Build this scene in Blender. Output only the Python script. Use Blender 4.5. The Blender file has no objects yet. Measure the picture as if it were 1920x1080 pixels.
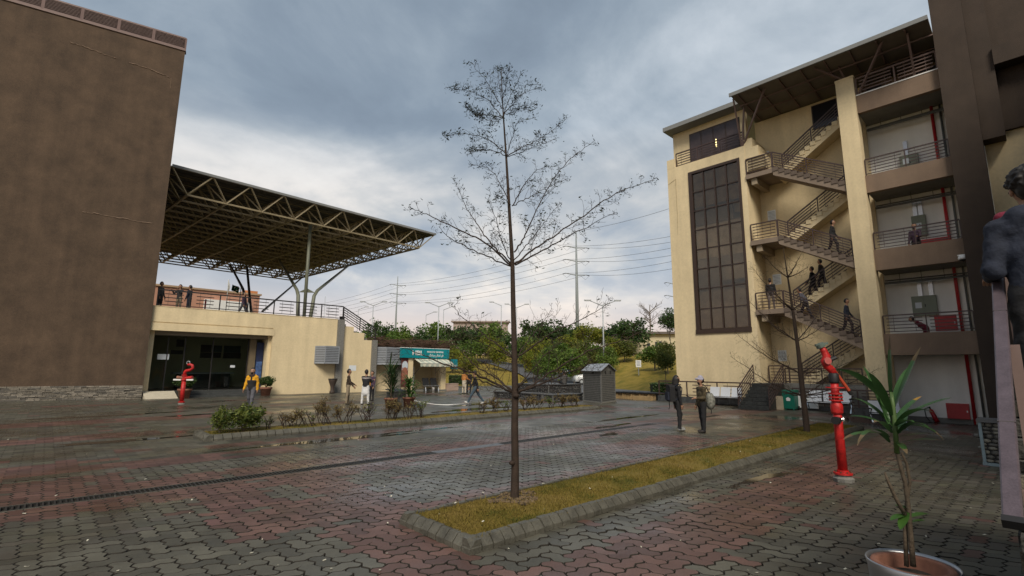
import bpy, bmesh, math, random
import numpy as np
from mathutils import Vector, Matrix
random.seed(7); RNG = np.random.default_rng(7)
SC = bpy.context.scene
COL = SC.collection
rad = math.radians

# ------------------------------------------------------------------ camera
# World axes follow the plaza: +X runs along the drain (right and away), +Y runs to the terrace (left and away).
CAM_H, CAM_F, CAM_P, CAM_ROLL, CAM_YAW = 1.85, 920.0, math.atan(151/920.0), rad(0.4), rad(47)
_fh = Vector((math.cos(CAM_YAW), math.sin(CAM_YAW), 0)); _r0 = Vector((math.sin(CAM_YAW), -math.cos(CAM_YAW), 0))
_u0 = -math.sin(CAM_P)*_fh + Vector((0, 0, math.cos(CAM_P))); _f0 = math.cos(CAM_P)*_fh + Vector((0, 0, math.sin(CAM_P)))
_R = _r0*math.cos(CAM_ROLL) + _u0*math.sin(CAM_ROLL); _U = -_r0*math.sin(CAM_ROLL) + _u0*math.cos(CAM_ROLL)
CAM = Vector((0, 0, CAM_H))
cd = bpy.data.cameras.new('camera'); cam = bpy.data.objects.new('camera', cd); COL.objects.link(cam)
cam.matrix_world = Matrix(((_R.x, _U.x, -_f0.x, 0), (_R.y, _U.y, -_f0.y, 0), (_R.z, _U.z, -_f0.z, CAM_H), (0, 0, 0, 1)))
cd.sensor_width = 36; cd.lens = 36*CAM_F/1920; cd.clip_start = 0.1; cd.clip_end = 3000
SC.camera = cam
# surveying helpers: sight lines of the photograph meet a known plane of the place
def sight(px, py): return _R*(px-960) + _U*(540-py) + _f0*CAM_F
def G(px, py, z=0.0): v = sight(px, py); return CAM + v*((z-CAM_H)/v.z)
def onX(px, py, X): v = sight(px, py); return CAM + v*(X/v.x)
def onY(px, py, Y): v = sight(px, py); return CAM + v*(Y/v.y)
def onD(px, py, D): v = sight(px, py); return CAM + v*(D/v.dot(_fh))
def LD(lat, dep, z=0.0): p = _r0*lat + _fh*dep; return Vector((p.x, p.y, z))

# ------------------------------------------------------------------ render / light
SC.render.engine = 'CYCLES'
SC.cycles.use_denoising = True
SC.cycles.max_bounces = 6
SC.view_settings.view_transform = 'Standard'; SC.view_settings.look = 'None'
SC.view_settings.exposure = 1.20; SC.view_settings.gamma = 1.0
SUN_AZ, SUN_EL = rad(228), rad(44)          # direction towards the sun: behind the camera, veiled by cloud
sd = bpy.data.lights.new('sun', 'SUN'); sd.energy = 1.5; sd.angle = rad(24); sd.color = (1.0, 0.91, 0.77)
sun = bpy.data.objects.new('sun', sd); COL.objects.link(sun)
_sv = Vector((math.cos(SUN_EL)*math.cos(SUN_AZ), math.cos(SUN_EL)*math.sin(SUN_AZ), math.sin(SUN_EL)))
sun.location = _sv*200; sun.rotation_euler = _sv.to_track_quat('Z', 'Y').to_euler()

W = bpy.data.worlds.new('World'); SC.world = W; W.use_nodes = True
nt = W.node_tree; N = nt.nodes; Lk = nt.links; N.clear()
def wn(t, **k):
    n = N.new(t)
    for a, b in k.items(): setattr(n, a, b)
    return n
def wm(op, a, b=None, c=None):
    n = wn('ShaderNodeMath', operation=op)
    for i, q in enumerate((a, b, c)):
        if q is None: continue
        if isinstance(q, (int, float)): n.inputs[i].default_value = q
        else: Lk.new(q, n.inputs[i])
    return n.outputs[0]
def wramp(fac, stops):
    n = wn('ShaderNodeValToRGB'); Lk.new(fac, n.inputs[0]); e = n.color_ramp.elements
    while len(e) > 1: e.remove(e[-1])
    e[0].position = stops[0][0]; e[0].color = (*stops[0][1], 1)
    for p, c in stops[1:]:
        q = e.new(p); q.color = (*c, 1)
    return n.outputs[0]
def wmix(f, a, b, bt='MIX'):
    n = wn('ShaderNodeMix', data_type='RGBA', blend_type=bt)
    for s, q in ((n.inputs[0], f), (n.inputs[6], a), (n.inputs[7], b)):
        if isinstance(q, (int, float)): s.default_value = q
        elif isinstance(q, tuple): s.default_value = (*q, 1)
        else: Lk.new(q, s)
    return n.outputs[2]
sky = wn('ShaderNodeTexSky', sky_type='NISHITA'); sky.sun_disc = False; sky.sun_elevation = SUN_EL
sky.sun_rotation = math.atan2(_sv.x, _sv.y); sky.dust_density = 3.0
tc = wn('ShaderNodeTexCoord'); sx = wn('ShaderNodeSeparateXYZ'); Lk.new(tc.outputs['Generated'], sx.inputs[0])
el = wm('MAXIMUM', sx.outputs[2], 0.0)
den = wm('ADD', el, 0.24)
cxy = wn('ShaderNodeCombineXYZ'); Lk.new(wm('DIVIDE', sx.outputs[0], den), cxy.inputs[0]); Lk.new(wm('DIVIDE', sx.outputs[1], den), cxy.inputs[1])
def wnoise(scale, det, rough, dist=0.0, off=(0, 0, 0)):
    m = wn('ShaderNodeMapping'); Lk.new(cxy.outputs[0], m.inputs[0]); m.inputs['Location'].default_value = off
    n = wn('ShaderNodeTexNoise'); Lk.new(m.outputs[0], n.inputs['Vector']); n.inputs['Scale'].default_value = scale
    n.inputs['Detail'].default_value = det; n.inputs['Roughness'].default_value = rough; n.inputs['Distortion'].default_value = dist
    return n.outputs['Fac']
SKY_OFF = (7.7, 4.9, 7)
big = wnoise(0.72, 5, 0.52, 0.35, SKY_OFF); med = wnoise(1.7, 8, 0.62, 0.4, (0.4, 5.2, 2)); wisp = wnoise(5.0, 6, 0.6, 0.6, (2.4, 1.2, 4))
cl = wm('ADD', wm('ADD', wm('MULTIPLY', big, 0.69), wm('MULTIPLY', med, 0.26)), wm('MULTIPLY', wisp, 0.05))
cloud = wramp(cl, [(0.40, (0.125, 0.158, 0.200)), (0.48, (0.17, 0.212, 0.26)), (0.54, (0.235, 0.28, 0.325)), (0.60, (0.36, 0.40, 0.44)), (0.68, (0.54, 0.57, 0.59))])
low = wramp(cl, [(0.40, (0.235, 0.275, 0.33)), (0.47, (0.33, 0.365, 0.41)), (0.53, (0.55, 0.53, 0.50)), (0.60, (0.90, 0.775, 0.64))])
hz = wramp(el, [(0.0, (0.62, 0.47, 0.38)), (0.07, (0.58, 0.475, 0.42)), (0.15, (0.50, 0.47, 0.46)), (0.3, (0.46, 0.48, 0.51))])
f_low = wramp(el, [(0.10, (1, 1, 1)), (0.46, (0, 0, 0))])
f_hz = wramp(el, [(0.0, (1, 1, 1)), (0.09, (0.8, 0.8, 0.8)), (0.20, (0, 0, 0))])
c1 = wmix(f_low, cloud, low); c2 = wmix(f_hz, c1, hz)

skyd = wmix(1.0, sky.outputs[0], (0.07, 0.07, 0.07), 'MULTIPLY')
fin = wmix(0.90, skyd, c2)
bg = wn('ShaderNodeBackground'); Lk.new(fin, bg.inputs[0]); bg.inputs[1].default_value = 0.70
wo = wn('ShaderNodeOutputWorld'); Lk.new(bg.outputs[0], wo.inputs[0])

# ------------------------------------------------------------------ materials
MATS = {}
def M(name, col=(.5, .5, .5), rough=.8, var=.12, scale=6.0, metal=0.0, bump=0.0, bscale=40.0, spec=.5, trans=0.0, alpha=1.0, emit=None, fine=0.0, coat=0.0, ior=1.45, streak=0.0):
    if name in MATS: return MATS[name]
    m = bpy.data.materials.new(name); m.use_nodes = True; t = m.node_tree; n = t.nodes; l = t.links
    b = n['Principled BSDF']; b.inputs['Roughness'].default_value = rough; b.inputs['Metallic'].default_value = metal
    b.inputs['Specular IOR Level'].default_value = spec; b.inputs['Transmission Weight'].default_value = trans; b.inputs['IOR'].default_value = ior
    b.inputs['Coat Weight'].default_value = coat
    tcn = n.new('ShaderNodeTexCoord'); geo = n.new('ShaderNodeNewGeometry'); oi = n.new('ShaderNodeObjectInfo')
    nz = n.new('ShaderNodeTexNoise'); nz.inputs['Scale'].default_value = scale; nz.inputs['Detail'].default_value = 6; nz.inputs['Roughness'].default_value = .62
    l.new(geo.outputs['Position'], nz.inputs['Vector'])
    mr = n.new('ShaderNodeMapRange'); mr.inputs[1].default_value = .3; mr.inputs[2].default_value = .7; mr.inputs[3].default_value = 1-var; mr.inputs[4].default_value = 1+var
    l.new(nz.outputs['Fac'], mr.inputs[0])
    fac = mr.outputs[0]
    def mul(a, bb):
        q = n.new('ShaderNodeMath'); q.operation = 'MULTIPLY'; l.new(a, q.inputs[0]); l.new(bb, q.inputs[1]); return q.outputs[0]
    if fine > 0:
        n2 = n.new('ShaderNodeTexNoise'); n2.inputs['Scale'].default_value = scale*14; n2.inputs['Detail'].default_value = 3; l.new(geo.outputs['Position'], n2.inputs['Vector'])
        r2 = n.new('ShaderNodeMapRange'); r2.inputs[1].default_value = .3; r2.inputs[2].default_value = .7; r2.inputs[3].default_value = 1-fine; r2.inputs[4].default_value = 1+fine
        l.new(n2.outputs['Fac'], r2.inputs[0]); fac = mul(fac, r2.outputs[0])
    if streak > 0:
        mp = n.new('ShaderNodeMapping'); mp.inputs['Scale'].default_value = (1.3, 1.3, .09); l.new(geo.outputs['Position'], mp.inputs[0])
        n3 = n.new('ShaderNodeTexNoise'); n3.inputs['Scale'].default_value = 1.6; n3.inputs['Detail'].default_value = 5; l.new(mp.outputs[0], n3.inputs['Vector'])
        r3 = n.new('ShaderNodeMapRange'); r3.inputs[1].default_value = .35; r3.inputs[2].default_value = .65; r3.inputs[3].default_value = 1-streak; r3.inputs[4].default_value = 1+streak*.4
        l.new(n3.outputs['Fac'], r3.inputs[0]); fac = mul(fac, r3.outputs[0])
    vm = n.new('ShaderNodeVectorMath'); vm.operation = 'SCALE'; vm.inputs[0].default_value = col; l.new(fac, vm.inputs['Scale'])
    l.new(vm.outputs[0], b.inputs['Base Color'])
    if bump > 0:
        nb = n.new('ShaderNodeTexNoise'); nb.inputs['Scale'].default_value = bscale; nb.inputs['Detail'].default_value = 4; l.new(geo.outputs['Position'], nb.inputs['Vector'])
        bp = n.new('ShaderNodeBump'); bp.inputs['Strength'].default_value = bump; bp.inputs['Distance'].default_value = .02; l.new(nb.outputs['Fac'], bp.inputs['Height']); l.new(bp.outputs[0], b.inputs['Normal'])
    if emit:
        b.inputs['Emission Color'].default_value = (*emit[:3], 1); b.inputs['Emission Strength'].default_value = emit[3]
    MATS[name] = m; return m

def glass(name, tint, rough=.03, mixr=.55, metal=0):   # tinted reflective pane: part mirror, part see-through
    if name in MATS: return MATS[name]
    m = bpy.data.materials.new(name); m.use_nodes = True; t = m.node_tree; n = t.nodes; l = t.links; n.clear()
    o = n.new('ShaderNodeOutputMaterial'); tr = n.new('ShaderNodeBsdfTransparent'); tr.inputs[0].default_value = (*tint, 1)
    g = n.new('ShaderNodeBsdfGlossy'); g.inputs['Roughness'].default_value = rough; g.inputs[0].default_value = (.9, .9, .9, 1)
    fr = n.new('ShaderNodeFresnel'); fr.inputs[0].default_value = 1.5
    mr = n.new('ShaderNodeMapRange'); mr.inputs[3].default_value = mixr*.25; mr.inputs[4].default_value = 1.0; l.new(fr.outputs[0], mr.inputs[0])
    mx = n.new('ShaderNodeMixShader'); l.new(mr.outputs[0], mx.inputs[0]); l.new(tr.outputs[0], mx.inputs[1]); l.new(g.outputs[0], mx.inputs[2])
    l.new(mx.outputs[0], o.inputs[0]); MATS[name] = m; return m

def leafmat(name, c1, c2, rough=.55, transl=.35, scale=1.3):
    if name in MATS: return MATS[name]
    m = bpy.data.materials.new(name); m.use_nodes = True; t = m.node_tree; n = t.nodes; l = t.links
    b = n['Principled BSDF']; b.inputs['Roughness'].default_value = rough; b.inputs['Specular IOR Level'].default_value = .3
    geo = n.new('ShaderNodeNewGeometry'); nz = n.new('ShaderNodeTexNoise'); nz.inputs['Scale'].default_value = scale; nz.inputs['Detail'].default_value = 3
    l.new(geo.outputs['Position'], nz.inputs['Vector'])
    ad = n.new('ShaderNodeMath'); ad.operation = 'ADD'; l.new(nz.outputs['Fac'], ad.inputs[0])
    mr = n.new('ShaderNodeMapRange'); mr.inputs[3].default_value = -.22; mr.inputs[4].default_value = .22; l.new(geo.outputs['Random Per Island'], mr.inputs[0]); l.new(mr.outputs[0], ad.inputs[1])
    cr = n.new('ShaderNodeValToRGB'); cr.color_ramp.elements[0].position = .3; cr.color_ramp.elements[0].color = (*c1, 1); cr.color_ramp.elements[1].position = .72; cr.color_ramp.elements[1].color = (*c2, 1)
    l.new(ad.outputs[0], cr.inputs[0]); l.new(cr.outputs[0], b.inputs['Base Color'])
    tl = n.new('ShaderNodeBsdfTranslucent'); l.new(cr.outputs[0], tl.inputs[0])
    mx = n.new('ShaderNodeMixShader'); mx.inputs[0].default_value = transl; l.new(b.outputs[0], mx.inputs[1]); l.new(tl.outputs[0], mx.inputs[2])
    l.new(mx.outputs[0], n['Material Output'].inputs[0]); MATS[name] = m; return m

BEIGE = M('beige_plaster', (.67, .55, .345), .85, .08, .7, bump=.25, bscale=60, fine=.05, streak=.09)
BROWN = M('brown_plaster', (.074, .048, .030), .88, .26, 1.1, bump=.5, bscale=34, fine=.12, streak=.14)
BROWNB = M('brown_fascia', (.20, .14, .098), .85, .10, 1.5, bump=.2, bscale=40, fine=.06, streak=.10)
TRIM = M('painted_trim', (.17, .115, .10), .6, .08, 3)
RAIL = M('brown_rail_paint', (.055, .033, .03), .45, .15, 8)
RAILG = M('black_rail_paint', (.022, .02, .02), .5, .15, 8)
WHITEW = M('white_plaster', (.82, .81, .77), .85, .06, 1.2, bump=.15, bscale=50, streak=.06)
CONC = M('grey_concrete', (.17, .165, .15), .85, .15, 2.5, bump=.3, bscale=30, fine=.08)
KERB = M('wet_kerb_concrete', (.088, .083, .066), .55, .35, 5, bump=.5, bscale=45, fine=.18)
SLATE = M('slate_step', (.05, .053, .052), .5, .3, 3, bump=.4, bscale=18, fine=.1)
STEEL = M('brushed_steel', (.45, .46, .48), .42, .12, 6, metal=.9)
GREYMET = M('grey_painted_metal', (.28, .30, .33), .5, .10, 4, metal=.2)
HUTM = M('hut_grey_slat', (.115, .115, .11), .6, .18, 5, fine=.1)
RED = M('red_enamel', (.40, .013, .012), .48, .38, 12, bump=.3, bscale=60, fine=.2)
REDDK = M('red_cabinet', (.36, .014, .018), .4, .1, 6)
BLACK = M('black_rubber', (.012, .012, .013), .6, .2, 10)
TERRA = M('terracotta', (.21, .092, .06), .85, .3, 9, bump=.2, bscale=30)
SOIL = M('dark_soil', (.045, .032, .022), .95, .3, 9, bump=.8, bscale=30)
WOODB = M('weathered_wood', (.30, .205, .10), .8, .25, 3, fine=.15)
BARK = M('tree_bark', (.034, .021, .014), .85, .3, 9, bump=.6, bscale=50, fine=.2)
BARKG = M('grey_bark', (.12, .095, .07), .9, .25, 9, bump=.5, bscale=40)
TRUSS = M('truss_paint', (.29, .235, .14), .55, .12, 1.0)
DECK = M('roof_sheet', (.055, .052, .046), .6, .2, .6)
FASC = M('roof_fascia', (.20, .205, .20), .5, .08, 1)
ROOFSOF = M('canopy_soffit', (.17, .145, .115), .7, .15, 1.0)
TEAL = M('teal_sign', (.0, .20, .235), .4, .08, 2)
WHITE = M('white_paint', (.72, .72, .70), .5, .05, 3)
PAPER = M('paper', (.62, .66, .70), .8, .05, 3)
INK = M('grey_ink', (.22, .26, .32), .8, .1, 3)
GREENBIN = M('green_plastic', (.0, .13, .085), .45, .1, 5)
SIGNBLUE = M('blue_sign', (.01, .12, .42), .5, .05, 3)
ASPH = M('asphalt', (.10, .10, .105), .6, .15, .8, bump=.2, bscale=60, fine=.1)
GALV = M('galvanised', (.36, .38, .39), .55, .08, 2, metal=.4)
WIRE = M('wire_dark', (.05, .05, .055), .6, .05, 2)
PANELG = M('grey_green_panel', (.19, .215, .165), .55, .06, 2)
PINKB = M('terracotta_render', (.42, .22, .15), .85, .07, .6)
DARKIN = M('dark_interior', (.03, .03, .026), .8, .2, 1)

# ------------------------------------------------------------------ mesh builder
class MB:
    def __init__(s): s.v = []; s.f = []; s.m = []
    def add(s, vs, fs, mi=0):
        o = len(s.v); s.v.extend(tuple(x) for x in vs); s.f.extend(tuple(i+o for i in f) for f in fs); s.m.extend([mi]*len(fs)); return s
    def box(s, lo, hi, mi=0):
        (a, b, c), (d, e, f) = lo, hi
        a, d = min(a, d), max(a, d); b, e = min(b, e), max(b, e); c, f = min(c, f), max(c, f)
        return s.add([(a,b,c),(d,b,c),(d,e,c),(a,e,c),(a,b,f),(d,b,f),(d,e,f),(a,e,f)], [(3,2,1,0),(4,5,6,7),(0,1,5,4),(1,2,6,5),(2,3,7,6),(3,0,4,7)], mi)
    def obox(s, c, ax, ay, az, mi=0):      # oriented box: centre and half-axis vectors
        c, ax, ay, az = map(Vector, (c, ax, ay, az)); vs = []
        for k in (-1, 1):
            for i, j in ((-1,-1),(1,-1),(1,1),(-1,1)): vs.append(c+ax*i+ay*j+az*k)
        return s.add(vs, [(3,2,1,0),(4,5,6,7),(0,1,5,4),(1,2,6,5),(2,3,7,6),(3,0,4,7)], mi)
    def bar(s, a, b, w, h=None, up=(0, 0, 1), mi=0):   # square bar from a to b
        a, b = Vector(a), Vector(b); h = h or w; d = b-a; L = d.length
        if L < 1e-6: return s
        d /= L; up = Vector(up)
        if abs(d.dot(up)) > .98: up = Vector((1, 0, 0))
        x = d.cross(up).normalized(); y = x.cross(d)
        return s.obox((a+b)/2, x*w/2, d*L/2, y*h/2, mi)
    def tube(s, pts, rs, n=8, cap=True, mi=0):
        pts = [Vector(p) for p in pts]
        if isinstance(rs, (int, float)): rs = [rs]*len(pts)
        o = len(s.v); prev = None
        for i, p in enumerate(pts):
            d = (pts[min(i+1, len(pts)-1)] - pts[max(i-1, 0)])
            d = d.normalized() if d.length > 1e-9 else Vector((0, 0, 1))
            if prev is None:
                x = d.orthogonal().normalized()
            else:
                x = (prev - d*prev.dot(d)); x = x.normalized() if x.length > 1e-6 else d.orthogonal().normalized()
            prev = x; y = d.cross(x)
            for k in range(n):
                a = 2*math.pi*k/n; s.v.append(tuple(p + (x*math.cos(a) + y*math.sin(a))*rs[i]))
        for i in range(len(pts)-1):
            for k in range(n):
                q = (k+1) % n; s.f.append((o+i*n+k, o+i*n+q, o+(i+1)*n+q, o+(i+1)*n+k)); s.m.append(mi)
        if cap:
            s.f.append(tuple(o+k for k in range(n-1, -1, -1))); s.m.append(mi)
            e = o+(len(pts)-1)*n; s.f.append(tuple(e+k for k in range(n))); s.m.append(mi)
        return s
    def lathe(s, prof, c=(0, 0, 0), n=20, mi=0):   # prof: (r, z) pairs
        o = len(s.v); c = Vector(c)
        for r, z in prof:
            for k in range(n):
                a = 2*math.pi*k/n; s.v.append((c.x+r*math.cos(a), c.y+r*math.sin(a), c.z+z))
        for i in range(len(prof)-1):
            for k in range(n):
                q = (k+1) % n; s.f.append((o+i*n+k, o+i*n+q, o+(i+1)*n+q, o+(i+1)*n+k)); s.m.append(mi)
        s.f.append(tuple(o+k for k in range(n-1, -1, -1))); s.m.append(mi)
        e = o+(len(prof)-1)*n; s.f.append(tuple(e+k for k in range(n))); s.m.append(mi)
        return s
    def prism(s, poly, ext, mi=0):         # poly: 3D points of one face; ext: extrusion vector
        n = len(poly); P = [Vector(p) for p in poly]; e = Vector(ext)
        nn = Vector((0, 0, 0))
        for i in range(n): nn += P[i].cross(P[(i+1) % n])
        if nn.dot(e) > 0: P = P[::-1]
        return s.add(P+[p+e for p in P], [tuple(range(n)), tuple(range(2*n-1, n-1, -1))]+[(i, i+n, (i+1) % n+n, (i+1) % n) for i in range(n)], mi)
    def ball(s, c, r, nu=8, nv=6, mi=0):
        c = Vector(c); r = (r, r, r) if isinstance(r, (int, float)) else r; o = len(s.v)
        for i in range(nv+1):
            t = math.pi*i/nv
            for k in range(nu):
                a = 2*math.pi*k/nu; s.v.append((c.x+r[0]*math.sin(t)*math.cos(a), c.y+r[1]*math.sin(t)*math.sin(a), c.z+r[2]*math.cos(t)))
        for i in range(nv):
            for k in range(nu):
                q = (k+1) % nu; s.f.append((o+i*nu+k, o+(i+1)*nu+k, o+(i+1)*nu+q, o+i*nu+q)); s.m.append(mi)
        return s
    def mesh(s, name, mats, org=(0, 0, 0), smooth=False):
        me = bpy.data.meshes.new(name); og = Vector(org)
        me.from_pydata([tuple(Vector(v)-og) for v in s.v], [], s.f)
        for m in (mats if isinstance(mats, (list, tuple)) else [mats]): me.materials.append(m)
        if len(me.materials) > 1: me.polygons.foreach_set('material_index', s.m)
        if smooth: me.polygons.foreach_set('use_smooth', [True]*len(me.polygons))
        me.update(); return me
ORG = {}
def link(o, parent=None):
    COL.objects.link(o)
    if parent is not None: o.parent = parent
    return o
def thing(name, label, cat, loc=(0, 0, 0), group=None, rz=0.0):
    o = bpy.data.objects.new(name, None); o.empty_display_size = .2; link(o); o.location = loc; o.rotation_euler = (0, 0, rz)
    ORG[o] = Vector(loc) if rz == 0 else Vector((0, 0, 0))   # rotated things build their parts in local coordinates
    return tag(o, label, cat, group)
def tag(o, label=None, cat=None, group=None, kind=None):
    if label: o['label'] = label
    if cat: o['category'] = cat
    if group: o['group'] = group
    if kind: o['kind'] = kind
    return o
def part(name, mb, mats, parent, smooth=False, label=None, kind=None):
    org = ORG.get(parent, Vector((0, 0, 0)))
    o = link(bpy.data.objects.new(name, mb.mesh(name, mats, org, smooth)), parent); ORG[o] = org
    return tag(o, label, None, None, kind)
def solo(name, mb, mats, label=None, cat=None, loc=None, group=None, kind=None, smooth=False):
    loc = Vector(loc) if loc is not None else Vector((0, 0, 0))
    o = link(bpy.data.objects.new(name, mb.mesh(name, mats, loc, smooth))); o.location = loc; ORG[o] = loc
    return tag(o, label, cat, group, kind)
def inst(name, me, parent, mat4):          # one more piece that shares mesh data
    o = bpy.data.objects.new(name, me); link(o, parent); o.matrix_local = mat4; return o
def copy_tree(o, parent=None):
    c = o.copy(); link(c)
    if parent is not None: c.parent = parent; c.matrix_parent_inverse = o.matrix_parent_inverse
    for ch in o.children: copy_tree(ch, c)
    return c
UNIT = MB().box((-.5, -.5, -.5), (.5, .5, .5))
_ub = {}
def ubar(name, a, b, w, h, mat, parent, up=(0, 0, 1)):   # a bar as an instance of one unit box
    key = mat.name
    if key not in _ub: _ub[key] = UNIT.mesh('bar_'+key, mat)
    a = Vector(a)-ORG.get(parent, Vector((0, 0, 0))); b = Vector(b)-ORG.get(parent, Vector((0, 0, 0)))
    d = b-a; L = d.length; d /= L; up = Vector(up)
    if abs(d.dot(up)) > .98: up = Vector((1, 0, 0))
    x = d.cross(up).normalized(); y = x.cross(d); c = (a+b)/2
    m = Matrix(((x.x*w, d.x*L, y.x*h, c.x), (x.y*w, d.y*L, y.y*h, c.y), (x.z*w, d.z*L, y.z*h, c.z), (0, 0, 0, 1)))
    return inst(name, _ub[key], parent, m)
def textmesh(s, size, depth=.01, bold=0.0):
    cu = bpy.data.curves.new('txt', 'FONT'); cu.body = s; cu.size = size; cu.extrude = depth; cu.offset = bold; cu.resolution_u = 2
    o = bpy.data.objects.new('txt', cu); COL.objects.link(o); bpy.context.view_layer.update()
    me = bpy.data.meshes.new_from_object(o.evaluated_get(bpy.context.evaluated_depsgraph_get()))
    bpy.data.objects.remove(o); bpy.data.curves.remove(cu); return me
def lettering(name, s, size, mat, parent, loc, xdir, updir, depth=.012, width=None, bold=0.0):
    me = textmesh(s, size, depth, bold); me.materials.clear(); me.materials.append(mat); o = bpy.data.objects.new(name, me); link(o, parent)
    x = Vector(xdir).normalized(); y = Vector(updir).normalized(); z = x.cross(y); sc = 1.0
    if width:
        xs = [v.co.x for v in me.vertices]
        if xs: sc = width/max(1e-6, max(xs)-min(xs))
    p = Vector(loc)-ORG.get(parent, Vector((0, 0, 0)))
    o.matrix_local = Matrix(((x.x*sc, y.x, z.x, p.x), (x.y*sc, y.y, z.y, p.y), (x.z*sc, y.z, z.z, p.z), (0, 0, 0, 1))); return o
def railing(name, label, A, B, h=.95, bays=2, nbars=4, mat=None, group=None, gap=.12, w=.035, parent=None, cat='railing'):
    A, B = Vector(A), Vector(B); mat = mat or RAIL
    t = parent if parent is not None else thing(name, label, cat, A, group)
    up = Vector((0, 0, 1)); d = (B-A); L = d.length; u = d/L
    ubar('top_rail', A+up*h, B+up*h, w*1.35, w*1.35, mat, t)
    ubar('bottom_rail', A+up*.10, B+up*.10, w*.8, w*.8, mat, t)
    for i in range(bays+1):
        p = A+d*(i/bays); ubar('post', p, p+up*(h-.01), w*1.1, w*1.1, mat, t)
    for i in range(bays):
        a = A+d*(i/bays)+u*gap; b = A+d*((i+1)/bays)-u*gap
        for k in range(nbars):
            z = up*(.10+(h-.10)*(k+1)/(nbars+1)); ubar('bar', a+z, b+z, w*.8, w*.9, mat, t)
        for f in (.2, .8):
            p = a.lerp(b, f); ubar('rod', p+up*.11, p+up*(h-.02), .014, .014, mat, t)
    return t
# ================================================================== GROUND
def sstep(t): t = max(0.0, min(1.0, t)); return t*t*(3-2*t)
def drop(x, y): return -.42*sstep((7-y)/3.0)*sstep((x-19)/6.0)
def zone(x, y):
    """1 where the paving is laid with red blocks, 0 where it is grey"""
    if abs(y-9.45) < .9: return 1
    if 2.45 < y < 3.5 and 3.4 < x < 22: return 1
    if 5.35 < y < 6.1 and 3.0 < x < 20: return 1
    if 1.75 < x < 3.9 and 6.0 < y < 8.6 and not (2.6 < x < 3.1 and y > 7.4): return 1
    if 2.5 < x < 3.35 and 3.4 < y < 6.0: return 1
    if x < 1.2 and 10.3 < y < 13.0 and not (11.3 < y < 11.75): return 1
    if 1.2 <= x < 4.5 and 11.6 < y < 12.6: return 1
    if 13.1 < y < 13.9 and x > 3: return 1
    if 9.4 < x < 13.4 and 6.3 < y < 7.7: return 1
    if 21.0 < y < 22.6 and x < 7: return 1
    if 16.6 < y < 18.0 and x < 2.5: return 1
    if 30.4 < y < 31.4 and (0 < x < 3.4 or 7.5 < x < 10.5): return 1
    if 25.2 < y < 26.4 and 8 < x < 12.5: return 1
    if x > 21 and 12.0 < y < 12.8: return 1
    if 20.2 < x < 21.2 and y > 5: return 1
    if x > 20 and 3 < y < 7.5 and (x+y) % 5 < 2.2: return 1
    return 0
def paver_colour(x, y, r):
    g = (.080, .075, .057); rd = (.108, .059, .047)
    if r.random() < .035: g, rd = rd, g
    c = rd if zone(x, y) else g; k = r.uniform(.74, 1.26)
    return (c[0]*k, c[1]*k*r.uniform(.96, 1.04), c[2]*k*r.uniform(.94, 1.06), 1)
def paving_mat(name, joints):
    m = bpy.data.materials.new(name); m.use_nodes = True; t = m.node_tree; n = t.nodes; l = t.links; b = n['Principled BSDF']
    at = n.new('ShaderNodeAttribute'); at.attribute_name = 'Col'; geo = n.new('ShaderNodeNewGeometry')
    def noise(sc, de=5):
        q = n.new('ShaderNodeTexNoise'); q.inputs['Scale'].default_value = sc; q.inputs['Detail'].default_value = de; q.inputs['Roughness'].default_value = .6; l.new(geo.outputs['Position'], q.inputs['Vector']); return q.outputs['Fac']
    def rng(x, a, bb, c, d):
        q = n.new('ShaderNodeMapRange'); l.new(x, q.inputs[0])
        for i, v in enumerate((a, bb, c, d)): q.inputs[i+1].default_value = v
        return q.outputs[0]
    def mul(a, bb):
        q = n.new('ShaderNodeMath'); q.operation = 'MULTIPLY'; l.new(a, q.inputs[0]); l.new(bb, q.inputs[1]); return q.outputs[0]
    wet = noise(.33, 6); grit = noise(55, 3); stain = noise(1.7, 5)
    k = mul(rng(grit, .3, .7, .82, 1.18), rng(stain, .3, .7, .80, 1.2)); k = mul(k, rng(wet, .35, .62, 1.08, .84))
    if joints:
        br = n.new('ShaderNodeTexBrick'); mp = n.new('ShaderNodeMapping'); l.new(geo.outputs['Position'], mp.inputs[0]); l.new(mp.outputs[0], br.inputs['Vector'])
        br.inputs['Scale'].default_value = 1; br.inputs['Brick Width'].default_value = .32; br.inputs['Row Height'].default_value = .16; br.inputs['Mortar Size'].default_value = .010
        br.inputs['Color1'].default_value = (1.12, 1.12, 1.12, 1); br.inputs['Color2'].default_value = (.84, .84, .84, 1); br.inputs['Mortar'].default_value = (.45, .45, .45, 1)
        sp = n.new('ShaderNodeSeparateColor'); l.new(br.outputs['Color'], sp.inputs[0]); k = mul(k, sp.outputs[0])
    vm = n.new('ShaderNodeVectorMath'); vm.operation = 'SCALE'; l.new(at.outputs['Color'], vm.inputs[0]); l.new(k, vm.inputs['Scale']); l.new(vm.outputs[0], b.inputs['Base Color'])
    l.new(rng(wet, .41, .63, .56, .14), b.inputs['Roughness']); b.inputs['Specular IOR Level'].default_value = .44
    bp = n.new('ShaderNodeBump'); bp.inputs['Strength'].default_value = .35; bp.inputs['Distance'].default_value = .006
    ad = n.new('ShaderNodeMath'); ad.operation = 'ADD'; l.new(noise(26, 4), ad.inputs[0]); ad.inputs[1].default_value = 0
    if joints:
        l.new(sp.outputs[0], ad.inputs[1])
    l.new(ad.outputs[0], bp.inputs['Height']); l.new(bp.outputs[0], b.inputs['Normal']); return m
PAVE_FAR = paving_mat('wet_paving_sheet', True); PAVE = paving_mat('wet_paver', False)
BED = M('paver_joint_sand', (.024, .020, .015), .9, .3, 20)
NX0, NX1, NY0, NY1 = -.32, 14.4, -2.56, 11.52      # where single pavers are laid
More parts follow.
